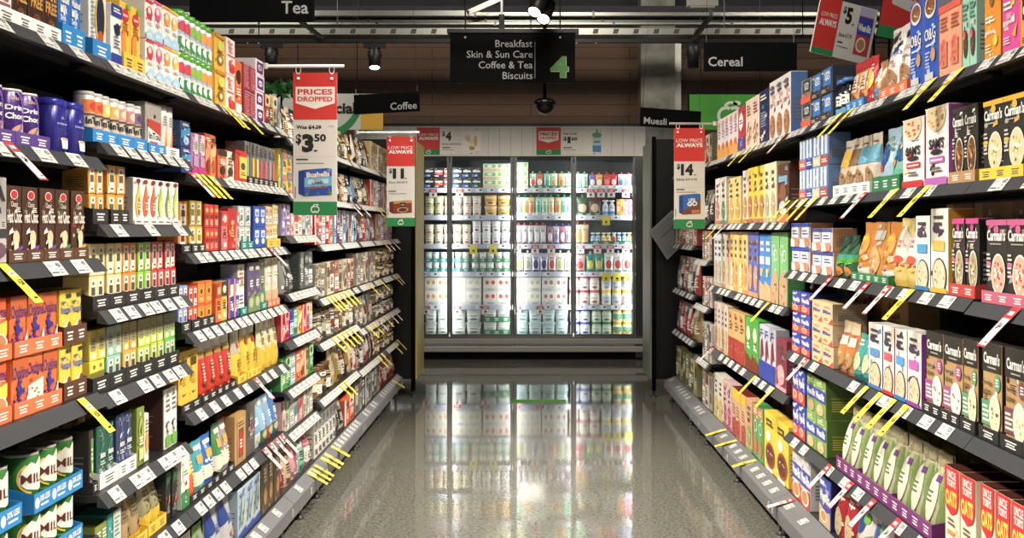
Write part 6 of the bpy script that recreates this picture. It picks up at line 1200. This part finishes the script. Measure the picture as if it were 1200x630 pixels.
def hang_sign(px0, px1, py0, py1, Y, label, art, rod_px, back):
    x0, x1 = (px0 - CX) * Y / F, (px1 - CX) * Y / F; z1, z0 = CAMH - (py0 - CY) * Y / F, CAMH - (py1 - CY) * Y / F
    s = board('price_sign', label, 'sign', (x0 + x1) / 2, Y, (z0 + z1) / 2, x1 - x0, z1 - z0, .004, '#dedcd6', art)
    zr = z1 + .028; xa = (rod_px - CX) * Y / F; xe = x1 + (.03 if x0 < 0 else -.0)
    b = MB(); 
    if x0 < 0: b.tube([(xa, Y, zr), (xe, Y, zr)], .007, '#d8d6d0', 'gloss'); b.lathe([(.012, zr - .012), (.012, zr + .012)], '#c8c6c0', n=10, cx=xa, cy=Y)
    else: b.tube([(x0 - .03, Y, zr), (xa, Y, zr)], .007, '#d8d6d0', 'gloss'); b.lathe([(.012, zr - .012), (.012, zr + .012)], '#c8c6c0', n=10, cx=xa, cy=Y)
    o = link('sign_rod', b.mesh('sign_rod')); tag(o, 'white plastic rod carrying the ' + back, 'rod')
    for u in (.12, .88):
        b = MB(); x = (x1 - x0) * (u - .5); dz = (z1 - z0) / 2
        b.arc(lambda uu, vv, oo: (-.002 + oo, x + (uu - .5), dz + .012 + (vv - .5)), .5, .5, .012, .02, 0, 360, .3, '#e0deda', .003)
        b.tube([(.004, x, dz - .03), (.004, x, dz - .02)], .006, '#e8e6e2', 'gloss')
        link('sign_clip', b.mesh('sign_clip'), s)
hang_sign(343.5, 395, 85, 252, 4.72, 'red and white price sign reading PRICES DROPPED, $3.50, hung on the tea side', pricesign('PRICES', '3', '50', 'Was $4.29', bush), 311, 'prices dropped sign on the tea side')
hang_sign(453, 486, 160, 265, 7.3, 'red and white price sign reading LOW PRICE ALWAYS, $11, hung near the coffee bags', pricesign('LOW', '11', '', 'Since 30/10/19', cofpack), 418, 'eleven dollar sign on the tea side')
hang_sign(790, 826, 150, 268, 6.85, 'red and white price sign reading LOW PRICE ALWAYS, $14, hung on the cereal side', pricesign('LOW', '14', '', 'Since 5/11/19', goPack), 838, 'fourteen dollar sign on the cereal side')
# ---- tilted signs standing on top of the cereal shelves
def tilt1(b, M, asp):
    b.patch(M, 0, .1, .37, 1, RED, .0006); b.patch(M, 0, 0, .37, .1, GRN, .0006)
    b.text(M, .06, .66, .33, .74, 'LOW PRICE', W_, .0012, .0); b.text(M, .05, .5, .34, .62, 'ALWAYS', W_, .0012, .04)
    b.text(M, .41, .78, .47, .92, '$', '#1c1c1c', .0006, .03); b.text(M, .47, .62, .58, .92, '5', '#1c1c1c', .0006, .05); b.patch(M, .6, .62, .63, .65, '#444444', .0006)
    b.text(M, .41, .38, .63, .46, 'Since 6.7.19', '#333333', .0006, .02); b.patch(M, .41, .27, .5, .3, '#444444', .0006); b.patch(M, .41, .2, .6, .22, '#8a8a88', .0006)
    N = lambda u, v, o: M(.7 + .25 * u, .14 + .84 * v, o)
    b.patch(N, 0, 0, 1, 1, '#c83a34', .0006); b.patch(N, 0, .42, 1, .8, '#3a4ab4', .0009); b.text(N, .05, .5, .95, .66, 'Weet-Bix', W_, .0012, .05); b.patch(N, .0, .82, 1, 1, '#b8bce0', .0009); b.ell(N, .42, .22, .34, .16, '#efe4d0', .0012); b.ell(N, .42, .22, .26, .12, '#b8885a', .0015)
Yt = 4.6; p = at(990, 36, Yt)
t1 = board('price_sign', 'tilted price sign reading LOW PRICE ALWAYS, $5, above the cereal top shelf', 'sign', p.x, p.y, p.z, .26, .238, .012, '#d8d6d0', tilt1, yaw=.18, roll=math.radians(-12))
Yt = 4.4
def tilt2(b, M, asp):
    b.patch(M, 0, .16, 1, 1, RED, .0006); b.patch(M, 0, 0, 1, .16, GRN, .0006)
    b.poly(M, [(.12, .9), (.95, .9), (.95, .52), (.55, .36), (.12, .46)], '#d8d4ce', .0012); b.text(M, .2, .72, .86, .86, 'PRICES', RED, .0018, .05); b.text(M, .18, .55, .9, .68, 'DROPPED', RED, .0018, .03)
p = at(1073, 8, Yt)
t2 = board('price_sign', 'tilted price sign reading PRICES DROPPED, behind the granola bags', 'sign', p.x + .02, p.y, p.z, .32, .3, .012, '#1c1c1e', tilt2, yaw=.15, roll=math.radians(-10))
bpy.context.view_layer.update()
for o in (t1, t2):
    x, y, z = o.location; b = MB(); xs = 1.44
    b.tube([(xs, y + .06, 1.8752), (xs, y + .06, z)], .006, '#2a2a2c', 'metal'); b.tube([(xs, y + .06, z), (x, y + .03, z)], .005, '#2a2a2c', 'metal'); b.lathe([(.03, 1.8752), (.03, 1.881), (.008, 1.886)], '#2a2a2c', n=12, cx=xs, cy=y + .06)
    q = link('stem', b.mesh('stem'), o); q.matrix_parent_inverse = o.matrix_world.inverted()
# ---- black category signs
def wordsign(word, px0, px1, py0, py1, Y, label, yaw=0., roll=0., tx=(.04, .36), tv=(.14, .48), fit='l', wires=True):
    x0, x1 = (px0 - CX) * Y / F, (px1 - CX) * Y / F; z1, z0 = CAMH - (py0 - CY) * Y / F, CAMH - (py1 - CY) * Y / F
    def f(b, M, asp):
        b.text(M, tx[0], tv[0], tx[1], tv[1], word, '#d9dadb', .0006, .015, fit=fit, aspect=asp)
    s = board('category_sign', label, 'sign', (x0 + x1) / 2, Y, (z0 + z1) / 2, (x1 - x0) / math.cos(yaw), z1 - z0, .02, '#0b0d10', f, yaw, roll)
    w, h = (x1 - x0) / math.cos(yaw), z1 - z0
    for u in (.03, .97):
        b = MB(); y = (u - .5) * w; b.tube([(-.01, y, h / 2 - .02), (-.01, y, h / 2 + .05)], .004, '#b8b8b4', 'metal', 6); b.tube([(-.01, y, h / 2 + .05), (-.01, y * .9, ZC - s.location.z - .03)], .0015, '#55565a', 'metal', 5)
        link('hanger_wire', b.mesh('hanger_wire'), s)
    return s
wordsign('Tea', 222, 368, -38, 25, 5.3, 'black hanging sign reading Tea over the tea side', tx=(.5, .955), tv=(.14, .38), fit='r')
wordsign('Cereal', 825, 934, 50, 83, 7.15, 'black hanging sign reading Cereal over the cereal side', tx=(.045, .5), tv=(.16, .5))
wordsign('Coffee', 414, 492, 109, 132, 9.85, 'black hanging sign reading Coffee, slightly turned', yaw=-.12, roll=math.radians(2.2), tx=(.5, .96), tv=(.12, .5), fit='r')
wordsign('Muesli', 750, 822, 128, 150, 9.85, 'black hanging sign reading Muesli, slightly turned', yaw=.12, roll=math.radians(-3.2), tx=(.06, .5), tv=(.14, .5))
def four(b, M, asp):
    for i, t in enumerate(('Breakfast', 'Skin & Sun Care', 'Coffee & Tea', 'Biscuits')):
        v = .72 - .215 * i; b.text(M, .2, v, .66, v + (.145 if '&' in t or t[0] == 'B' else .14), t, '#c9cbcc', .0006, .005, fit='r', aspect=asp)
    b.patch(M, .676, .09, .681, .83, '#b8baba', .0006)
    b.text(M, .805, .1, .95, .53, '4', '#c8d8b8', .0006, .05); b.text(M, .8, .11, .945, .54, '4', '#4f9a2c', .0012, .045)
    for u in (.12, .88): b.ell(M, u, .92, .008, .025, '#c8cacc', .0006, n=10)
Y4 = 9.0; x0, x1 = (527.5 - CX) * Y4 / F, (674 - CX) * Y4 / F; z1, z0 = CAMH - (39 - CY) * Y4 / F, CAMH - (97 - CY) * Y4 / F
s4 = board('aisle_sign', 'large black aisle sign with green number 4 listing Breakfast to Biscuits', 'sign', (x0 + x1) / 2, Y4, (z0 + z1) / 2, x1 - x0, z1 - z0, .05, '#0a0c0e', four)
b = MB(); w, h = x1 - x0, z1 - z0; b.cbox(-.07, .02, -w / 2 - .025, w / 2 + .03, h / 2 + .001, h / 2 + .035, '#0c0d0f'); link('top_rail', b.mesh('top_rail'), s4)
for u in (-.38, .38):
    b = MB(); b.tube([(-.03, u * w, h / 2 + .035), (-.03, u * w, ZC - s4.location.z - .01)], .006, '#1c1c1e', 'metal'); link('hanger_rod', b.mesh('hanger_rod'), s4)
# ---- posters on the fridge header
def post(head, price, cents, line, artf):
    def f(b, M, asp):
        b.patch(M, 0, 0, .4, 1, RED, .0006); b.patch(M, 0, 0, .4, .2, GRN, .0009); logo(b, M, .2, .1, .05, .075, W_, .0013)
        if head == 'LOW': b.text(M, .03, .69, .37, .78, 'LOW PRICE', W_, .0012, 0); b.text(M, .03, .54, .37, .66, 'ALWAYS', W_, .0012, .05)
        else: b.poly(M, [(.04, .86), (.36, .86), (.36, .54), (.2, .44), (.04, .54)], W_, .0009); b.text(M, .06, .7, .34, .82, 'PRICES', RED, .0014, .05); b.text(M, .06, .56, .34, .66, 'DROPPED', RED, .0014, .03)
        if head == 'LOW': b.text(M, .44, .66, .49, .86, '$', '#1c1c1c', .0006, .03); b.text(M, .5, .52, .6, .84, price, '#1c1c1c', .0006, .06); b.text(M, .44, .36, .76, .43, line, '#333333', .0006, .02)
        else: b.text(M, .44, .72, .66, .8, line, '#333333', .0006, .02); b.text(M, .44, .5, .5, .66, '$', '#1c1c1c', .0006, .03); b.text(M, .51, .42, .56, .66, price, '#1c1c1c', .0006, .06); b.text(M, .57, .52, .67, .65, cents, '#1c1c1c', .0006, .04)
        b.patch(M, .44, .24, .58, .28, '#444444', .0006); b.patch(M, .44, .17, .64, .19, '#8a8a88', .0006); b.patch(M, .93, .03, .97, .06, '#333333', .0006)
        artf(b, M)
    return f
def fruit(b, M):
    b.patch(M, .79, .12, 1.12, .88, '#f4f0ea', .0006); b.ell(M, .88, .62, .05, .12, '#e8c8b0', .0009); b.ell(M, 1.02, .5, .03, .2, '#d8b858', .0009); b.ell(M, .96, .24, .05, .08, '#c89a3c', .0009); b.ell(M, .94, .5, .05, .1, '#eae0d0', .0009)
def pouchp(b, M):
    b.patch(M, .92, .1, 1.06, .74, '#bcd8d8', .0006); b.patch(M, .92, .1, 1.06, .34, '#3a8ac8', .0009); b.ell(M, .99, .72, .08, .1, '#4aa070', .0009); b.patch(M, .975, .8, 1.005, .92, '#4aa070', .0009); b.patch(M, .94, .44, 1.04, .5, '#4a7a84', .0009)
for px0, px1, lab, fn in ((489, 556, 'white fridge header poster reading LOW PRICE ALWAYS, $4', post('LOW', '4', '', 'Since 26/10/16', fruit)), (628.5, 700, 'white fridge header poster reading PRICES DROPPED, $1.60', post('PD', '1', '60', 'Was $1.80', pouchp))):
    Yp = YF - .034; x0, x1 = fx(px0), fx(px1); zz1, zz0 = fz(149.5), fz(181.5)
    board('header_poster', lab, 'poster', (x0 + x1) / 2, Yp, (zz0 + zz1) / 2, x1 - x0, zz1 - zz0, .0015, '#eeece6', fn)
# ---- banners at the back wall
def special(b, M, asp):
    b.patch(M, 0, .0, 1, .92, '#c9ccc6', .0006); b.patch(M, .8, .0, 1, .92, '#d8a81c', .0009)
    b.arc(M, .5, 1.0, .34, 1.2, -90, -5, .16, '#1f8a4c', .0012)
    b.text(M, .36, .32, .755, .7, 'Special', '#141414', .0015, .04)
Ys = 11.2; x0, x1 = (318 - CX) * Ys / F, (449 - CX) * Ys / F; z1, z0 = CAMH - (106 - CY) * Ys / F, CAMH - (152 - CY) * Ys / F
sp = board('special_banner', 'grey, green and yellow banner reading Special behind the Coffee sign', 'banner', (x0 + x1) / 2, Ys, (z0 + z1) / 2, x1 - x0, z1 - z0, .03, '#101113', special)
def greenb(b, M, asp):
    b.patch(M, .02, .0, .98, .9, '#3f9c2c', .0006); logo(b, M, .5, .4, .17, .34, '#dfe6d8', .0012)
x0, x1 = (806 - CX) * Ys / F, (906 - CX) * Ys / F; z1, z0 = CAMH - (106 - CY) * Ys / F, CAMH - (152 - CY) * Ys / F
gb = board('green_banner', 'green banner with white curled emblem behind the cereal top shelf', 'banner', (x0 + x1) / 2, Ys, (z0 + z1) / 2, x1 - x0, z1 - z0, .03, '#101113', greenb)
for o, w in ((sp, x1 - x0), (gb, x1 - x0)):
    for u in (-.3, .3):
        b = MB(); b.tube([(-.015, u, .15), (-.015, u, ZC - o.location.z - .01)], .004, '#2c2c2e', 'metal', 6); link('hanger_rod', b.mesh('hanger_rod'), o)
# leafy green decoration above the tea shelf
p = at(329, 103, 8.2); rr = random.Random(3); b = MB()
for i in range(60):
    c = Vector((rr.uniform(-.2, .2), rr.uniform(-.05, .05), rr.uniform(-.07, .05))); a = rr.uniform(0, PI); d = Vector((math.cos(a), rr.uniform(-.4, .4), math.sin(a))).normalized(); n_ = d.cross(Vector((0, 1, 0))).normalized()
    b.face([c - d * .04, c + n_ * .014, c + d * .04, c - n_ * .014], ('#2f7a34', '#1f5a28', '#4a9a44')[i % 3], 'gloss')
b.tube([(-.22, .0, -.02), (.22, .0, -.01)], .02, '#2a5a2c', 'matt'); b.tube([(0, .02, -.03), (0, .02, 1.885 - p.z)], .008, '#2a2a2c')
b.lathe([(.05, 1.882 - p.z), (.05, 1.888 - p.z)], '#2a2a2c', n=12, cx=0, cy=.02)
tag(link('leaf_garland', b.mesh('leaf_garland'), None, (p.x, p.y, p.z)), 'green leafy garland above the tea shelves behind the price sign', 'garland')
# ---------------------------------------------------------------- end-of-aisle displays
def endcap(side, xin, label, board_col, cardlabel=None):
    s = side; Y0 = 9.48
    root = bpy.data.objects.new('end_display', None); C.objects.link(root); root.location = (0, Y0, 0); tag(root, label, 'display')
    xo = xin + s * 1.25; xa, xb = min(xin, xo), max(xin, xo); zt, zb = CAMH + 105 * Y0 / F, CAMH - 176 * Y0 / F
    b = MB(); b.box(xa, xb, 0, .02, zb, zt, '#0e0f10'); link('back_panel', b.mesh('back_panel'), root)
    for x in (xin, xo):
        e = .035 if x == xa else -.035
        b = MB(); b.box(min(x, x + e), max(x, x + e), -.03, -.001, .05, zt + .02, '#161718', 'metal'); b.lathe([(.012, .012), (.012, .05)], '#77787a', 'metal', 10, cx=x + e / 2, cy=-.015); b.lathe([(.03, 0), (.03, .008), (.012, .014)], '#3a3a3c', n=12, cx=x + e / 2, cy=-.015)
        link('upright', b.mesh('upright'), root)
    b = MB(); b.box(min(xin, xin - s * .012), max(xin, xin - s * .012), .0, .62, zb, zt - .02, board_col, 'card'); link('side_board', b.mesh('side_board'), root)
    for z in (.2, .7, 1.2, 1.7):
        b = MB(); b.box(xa + .02, xb - .02, .022, .45, z, z + .03, '#2a2b2d'); link('shelf', b.mesh('shelf'), root)
    return root
endcap(-1, (487 - CX) * 9.48 / F, 'black end display with yellow side board past the coffee shelves', '#d8c060')
endcap(1, (763.5 - CX) * 9.48 / F, 'black end display with grey-green side board past the muesli shelves', '#8a9484')
# clear card holder hanging askew on the end of the cereal shelving
def cardp(b, M, asp): b.patch(M, .06, .06, .94, .94, '#8a8e90', .0004); b.patch(M, .2, .6, .8, .64, '#6a6e70', .0008)
p = at(785, 275, 9.33)
board('card_holder', 'grey card holder hanging askew at the far end of the cereal shelves', 'card holder', p.x, p.y, p.z, .3, .3, .004, '#9a9ea0', cardp, yaw=.5, roll=math.radians(38))
# thin green strip, flat just above the floor
b = MB(); b.box(-.23, .23, -.09, .09, .0004, .0016, '#5cb03c', 'sign'); 
tag(link('floor_strip', b.mesh('floor_strip'), None, ((631 - CX) * 9.2 / F, 9.2, 0)), 'thin green strip flat on the floor in front of the fridge', 'floor sticker')
# ---------------------------------------------------------------- ceiling services
def cz(py, Y): return CAMH - (py - CY) * Y / F
Yc = 11.0
for k, (py, h, c) in enumerate(((17, .045, '#9c9e96'), (23, .03, '#8c8e86'), (28, .03, '#a4a69c'))):
    b = MB(); z = cz(py, Yc); b.cbox(-XW + .02, XW - .02, -.03 + .1 * (k % 2), .03 + .1 * (k % 2), z - h / 2, z + h / 2, c, 'metal', .006)
    for i in range(12):
        x = -XW + .6 + i * 1.17 + .1 * k; b.box(x - .012, x + .012, -.034 + .1 * (k % 2), .034 + .1 * (k % 2), z - h / 2 - .006, z + h / 2 + .006, '#55585a', 'metal')
    tag(link('ceiling_conduit', b.mesh('ceiling_conduit'), None, (0, Yc, 0)), f"{('uppermost', 'middle', 'lowest')[k]} of three long grey conduits under the dark ceiling", 'conduit')
b = MB(); z0, z1 = cz(40.5, Yc - .25), cz(33, Yc - .25)
b.box(-XW + .02, XW - .02, -.005, 0, z0, z1, '#a8aaa0', 'metal'); b.box(-XW + .02, XW - .02, 0, .3, z0, z0 + .004, '#8a8c84', 'metal'); b.box(-XW + .02, XW - .02, .3, .305, z0, z1, '#a8aaa0', 'metal')
for i in range(70):
    x = -XW + .15 + i * .196; b.raw([(x, -.0056, z0 + .008), (x + .05, -.0056, z0 + .008), (x + .062, -.0056, z1 - .008), (x + .012, -.0056, z1 - .008)], [(0, 1, 2, 3)], '#3a3c3a')
for x in (-5, -1.9, 1.9, 5): b.tube([(x, .15, z0), (x, .15, ZC - .005)], .006, '#77797a', 'metal', 6)
tag(link('cable_tray', b.mesh('cable_tray'), None, (0, Yc - .25, 0)), 'slotted grey cable tray running across above the aisle end', 'cable tray')
b = MB(); a = at(540, 12, 10.7)
b.bar((a.x - 1.8, a.y, a.z - .03), (a.x + .08, a.y, a.z - .03), .03, .05, '#8f928c', 'metal'); b.bar((a.x + .06, a.y, a.z - .03), (a.x + .42, a.y, a.z + .13), .03, .05, '#8f928c', 'metal'); b.bar((a.x + .4, a.y, a.z + .12), (a.x + .4, a.y, ZC - .005), .03, .03, '#8f928c', 'metal')
tag(link('bent_conduit', b.mesh('bent_conduit')), 'grey conduit bending up to the ceiling above the aisle sign', 'conduit')
for (p0, p1, q0, q1, nm) in ((351, 24, 377, 44, 'beside the Tea sign'), (832, 20, 813, 45, 'above the Cereal sign'), (588, 18, 588, 40, 'above the aisle sign')):
    b = MB(); A_ = at(p0, p1, 10.3); B_ = at(q0, q1, 10.05); b.bar(A_, B_, .05, .025, '#9a9c96', 'metal'); b.bar(A_, (A_.x, A_.y, ZC - .005), .02, .02, '#77797a', 'metal')
    tag(link('ceiling_bracket', b.mesh('ceiling_bracket')), f"slanted grey metal bracket under the ceiling {nm}", 'bracket')
# lighting track with spot heads
YT = 10.2; zt = cz(48, YT)
b = MB(); b.cbox(-XW + .05, XW - .05, -.02, .02, zt - .02, zt + .02, '#0c0c0e', 'card', .004)
for x in (-5, -2.5, 0, 2.5, 5): b.tube([(x, 0, zt + .02), (x, 0, ZC - .005)], .005, '#1c1c1e', 'metal', 6)
for x in (-2.6, -2.5, .42, .6, -.05): b.lathe([(.006, zt - .026), (.006, zt - .02)], '#d8d6cc', 'gloss', 8, cx=x, cy=-.015)
tag(link('lighting_track', b.mesh('lighting_track'), None, (0, YT, 0)), 'long black lighting track hung across in front of the timber wall', 'track')
def spot(px, py, Y, ztop, aim, lit, label, power=0, r=.055, Ld=.2, spread=1.2):
    """can spotlight: adapter, arm, can, lamp face"""
    p = at(px, py, Y); root = bpy.data.objects.new('spotlight', None); C.objects.link(root); root.location = p; tag(root, label, 'spotlight')
    d = Vector(aim).normalized(); q = d.to_track_quat('-Z', 'Y').to_matrix()
    b = MB(); b.cbox(-.1, .1, -.018, .018, ztop - p.z - .045, ztop - p.z - .0005, '#101012'); link('adapter', b.mesh('adapter'), root)
    b = MB(); b.tube([(0, 0, ztop - p.z - .045), (0, 0, Ld * .3)], .009, '#151517', 'metal'); b.tube([(-r - .006, 0, Ld * .05), (-r - .006, 0, Ld * .3), (r + .006, 0, Ld * .3), (r + .006, 0, Ld * .05)], .005, '#151517', 'metal'); link('arm', b.mesh('arm'), root)
    b = MB(); b.lathe([(r * .9, Ld / 2), (r, Ld / 2 - .01), (r, -Ld / 2), (r * .86, -Ld / 2), (r * .8, -Ld / 2 + .03)], '#1a1b1d', 'card', 20)
    b.v = [tuple(q @ Vector(v)) for v in b.v]; link('can', b.mesh('can'), root)
    b = MB(); b.lathe([(r * .84, -Ld / 2 + .004), (r * .84, -Ld / 2 + .012)], '#fff2dc' if lit else '#3a3a38', 'lamp' if lit else 'gloss', 20)
    b.v = [tuple(q @ Vector(v)) for v in b.v]; link('lamp_face', b.mesh('lamp_face'), root)
    if power:
        L = bpy.data.lights.new('spot', 'SPOT'); L.energy = power; L.spot_size = spread; L.spot_blend = .5; L.color = (1, .9, .76); L.shadow_soft_size = .05
        o = bpy.data.objects.new('spot_lamp', L); C.objects.link(o); o.location = p + d * (Ld / 2 + .02); o.rotation_euler = d.to_track_quat('-Z', 'Y').to_euler()
spot(439, 68, YT, zt - .0205, (.05, -.35, -1), True, 'lit black spotlight on the track above the coffee bags', 60)
spot(318, 66, YT, zt - .0205, (.1, -.5, -1), False, 'unlit black spotlight on the track beside the Tea sign')
spot(812, 67, YT, zt - .0205, (0, 0, -1), False, 'unlit black spotlight on the track beside the Cereal sign')
YT2 = 8.2; zt2 = cz(-22, YT2)
b = MB(); b.cbox(-2.2, 2.6, -.02, .02, zt2 - .02, zt2 + .02, '#0c0c0e', 'card', .004)
for x in (-2, 2.4): b.tube([(x, 0, zt2 + .02), (x, 0, ZC - .005)], .005, '#1c1c1e', 'metal', 6)
tag(link('lighting_track', b.mesh('lighting_track'), None, (0, YT2, 0)), 'short black lighting track above the aisle sign', 'track')
spot(631, 4, YT2, zt2 - .0205, (-.42, -.75, -1), True, 'lit black spotlight above the aisle sign, upper of two', 7)
spot(640, 13, YT2 + .22, zt2 - .0, (-.3, -.85, -1), True, 'lit black spotlight above the aisle sign, lower of two', 7)
b = MB(); b.bar((.1, .024, zt2 + .012), (.1, .4, zt2 + .012), .12, .02, '#101012'); 
tag(link('track_arm', b.mesh('track_arm'), None, (0, YT2, 0)), 'short black cross arm on the track above the aisle sign', 'bracket')
# dome camera
Yd = 10.6; p = at(638.5, 119, Yd); b = MB()
b.lathe([(.01, .02), (.07, .03), (.105, -.0), (.105, -.03), (.09, -.035)], '#101114', 'gloss', 24)
root = link('dome_camera', b.mesh('dome_camera'), None, p); tag(root, 'black dome security camera hanging on a pole below the aisle sign', 'camera')
b = MB(); b.lathe([(.085, -.036), (.08, -.07), (.06, -.1), (.03, -.118), (.005, -.122)], '#1a1a1e', 'gloss', 24); b.lathe([(.03, -.112), (.028, -.125), (.01, -.132)], '#b8b8b4', 'gloss', 12); link('dome', b.mesh('dome'), root)
b = MB(); b.tube([(0, 0, .02), (0, 0, ZC - p.z - .005)], .018, '#0e0f12', 'metal'); link('pole', b.mesh('pole'), root)
# emergency light box at the top
p = at(823, 4, 9.6); b = MB(); b.cbox(-.13, .13, -.05, .05, -.03, .05, '#b8b8b2'); b.cbox(-.11, .11, -.045, .045, -.045, -.0305, '#e0e0da', 'gloss', .01); b.tube([(0, 0, .05), (0, 0, ZC - p.z - .005)], .008, '#55565a', 'metal', 6)
tag(link('emergency_light', b.mesh('emergency_light'), None, p), 'pale emergency light fitting hung at the ceiling above the Cereal sign', 'light fitting')
# pale steel post beside the concrete column
b = MB(); b.box(1.705, 1.80, -.1, 0, .001, 3.75, '#9a9c98', 'metal'); tag(struct(link('trim_1', b.mesh('trim_1'), None, (0, YB - .12, 0))), 'pale steel trim beside the concrete column', 'trim')
# ---------------------------------------------------------------- light
def area(name, loc, sx, sy, power, rot=(0, 0, 0), col=(1, .93, .82), spread=PI):
    L = bpy.data.lights.new(name, 'AREA'); L.shape = 'RECTANGLE'; L.size = sx; L.size_y = sy; L.energy = power; L.color = col; L.spread = spread
    o = bpy.data.objects.new(name, L); C.objects.link(o); o.location = loc; o.rotation_euler = rot; return o
# rows of ceiling track lamps over the aisle, aimed at the shelf faces on either hand
for y in (.2, 1.6, 3.0, 4.4, 5.8, 7.2):
    area('track_lamp_tea', (1.0, y, 3.2), .25, .8, 24, (0, math.radians(36), 0), (1, .92, .8), math.radians(78))
    area('track_lamp_cereal', (-1.0, y, 3.2), .25, .8, 24, (0, math.radians(-36), 0), (1, .92, .8), math.radians(78))
for y in (.4, 3.2, 6.0):
    area('aisle_fill', (0, y, 4.25), .5, .3, 34, (math.radians(48), 0, 0), (1, .92, .8))  # added fill without a fitting, brightens the signs and near pack sides
for x in (-3.2, 0, 3.2):
    area('cross_aisle_fill', (x, 9.3, 4.25), 1.6, .25, 34, (math.radians(66), 0, 0), (1, .9, .76))  # added fill, no such fitting, lifts the back wall, fridge header and cable trays
# fridge tubes
for px in (455.5, 527, 602, 672, 742.5):
    area('fridge_lamp', (fx(px), YF + .1, (zdoor0 + zdoor1) / 2), .05, 1.85, 8, (PI / 2, 0, 0), (1, .98, .94))
area('fridge_top_lamp', (XC, YF + .12, zdoor1 - .03), 2.6, .05, 4, (0, 0, 0), (1, .98, .94))
w = bpy.data.worlds.new('store'); bpy.context.scene.world = w; w.use_nodes = True
w.node_tree.nodes['Background'].inputs[0].default_value = (.9, .88, .82, 1); w.node_tree.nodes['Background'].inputs[1].default_value = .38
# ---------------------------------------------------------------- camera
cam = bpy.data.cameras.new('camera'); co = bpy.data.objects.new('camera', cam); C.objects.link(co)
cam.sensor_width = 36; cam.lens = 36 * F / 1200; cam.clip_start = .05
cam.shift_x = -(CX - 600) / 1200; cam.shift_y = -(315 - CY) / 1200
co.location = (0, 0, CAMH); co.rotation_euler = (PI / 2, 0, 0)
sc = bpy.context.scene; sc.camera = co
sc.view_settings.view_transform = 'Standard'; sc.view_settings.look = 'None'; sc.view_settings.gamma = 1; sc.view_settings.use_curve_mapping = False
sc.view_settings.exposure = 0.0
sc.cycles.use_denoising = True
sc.cycles.max_bounces = 6; sc.cycles.transparent_max_bounces = 8; sc.cycles.caustics_reflective = False; sc.cycles.caustics_refractive = False
dup = [k for k, n in LABELS.items() if n > 1]
print('DUPLABELS', len(dup), dup[:5], 'THINGS', sum(LABELS.values()))
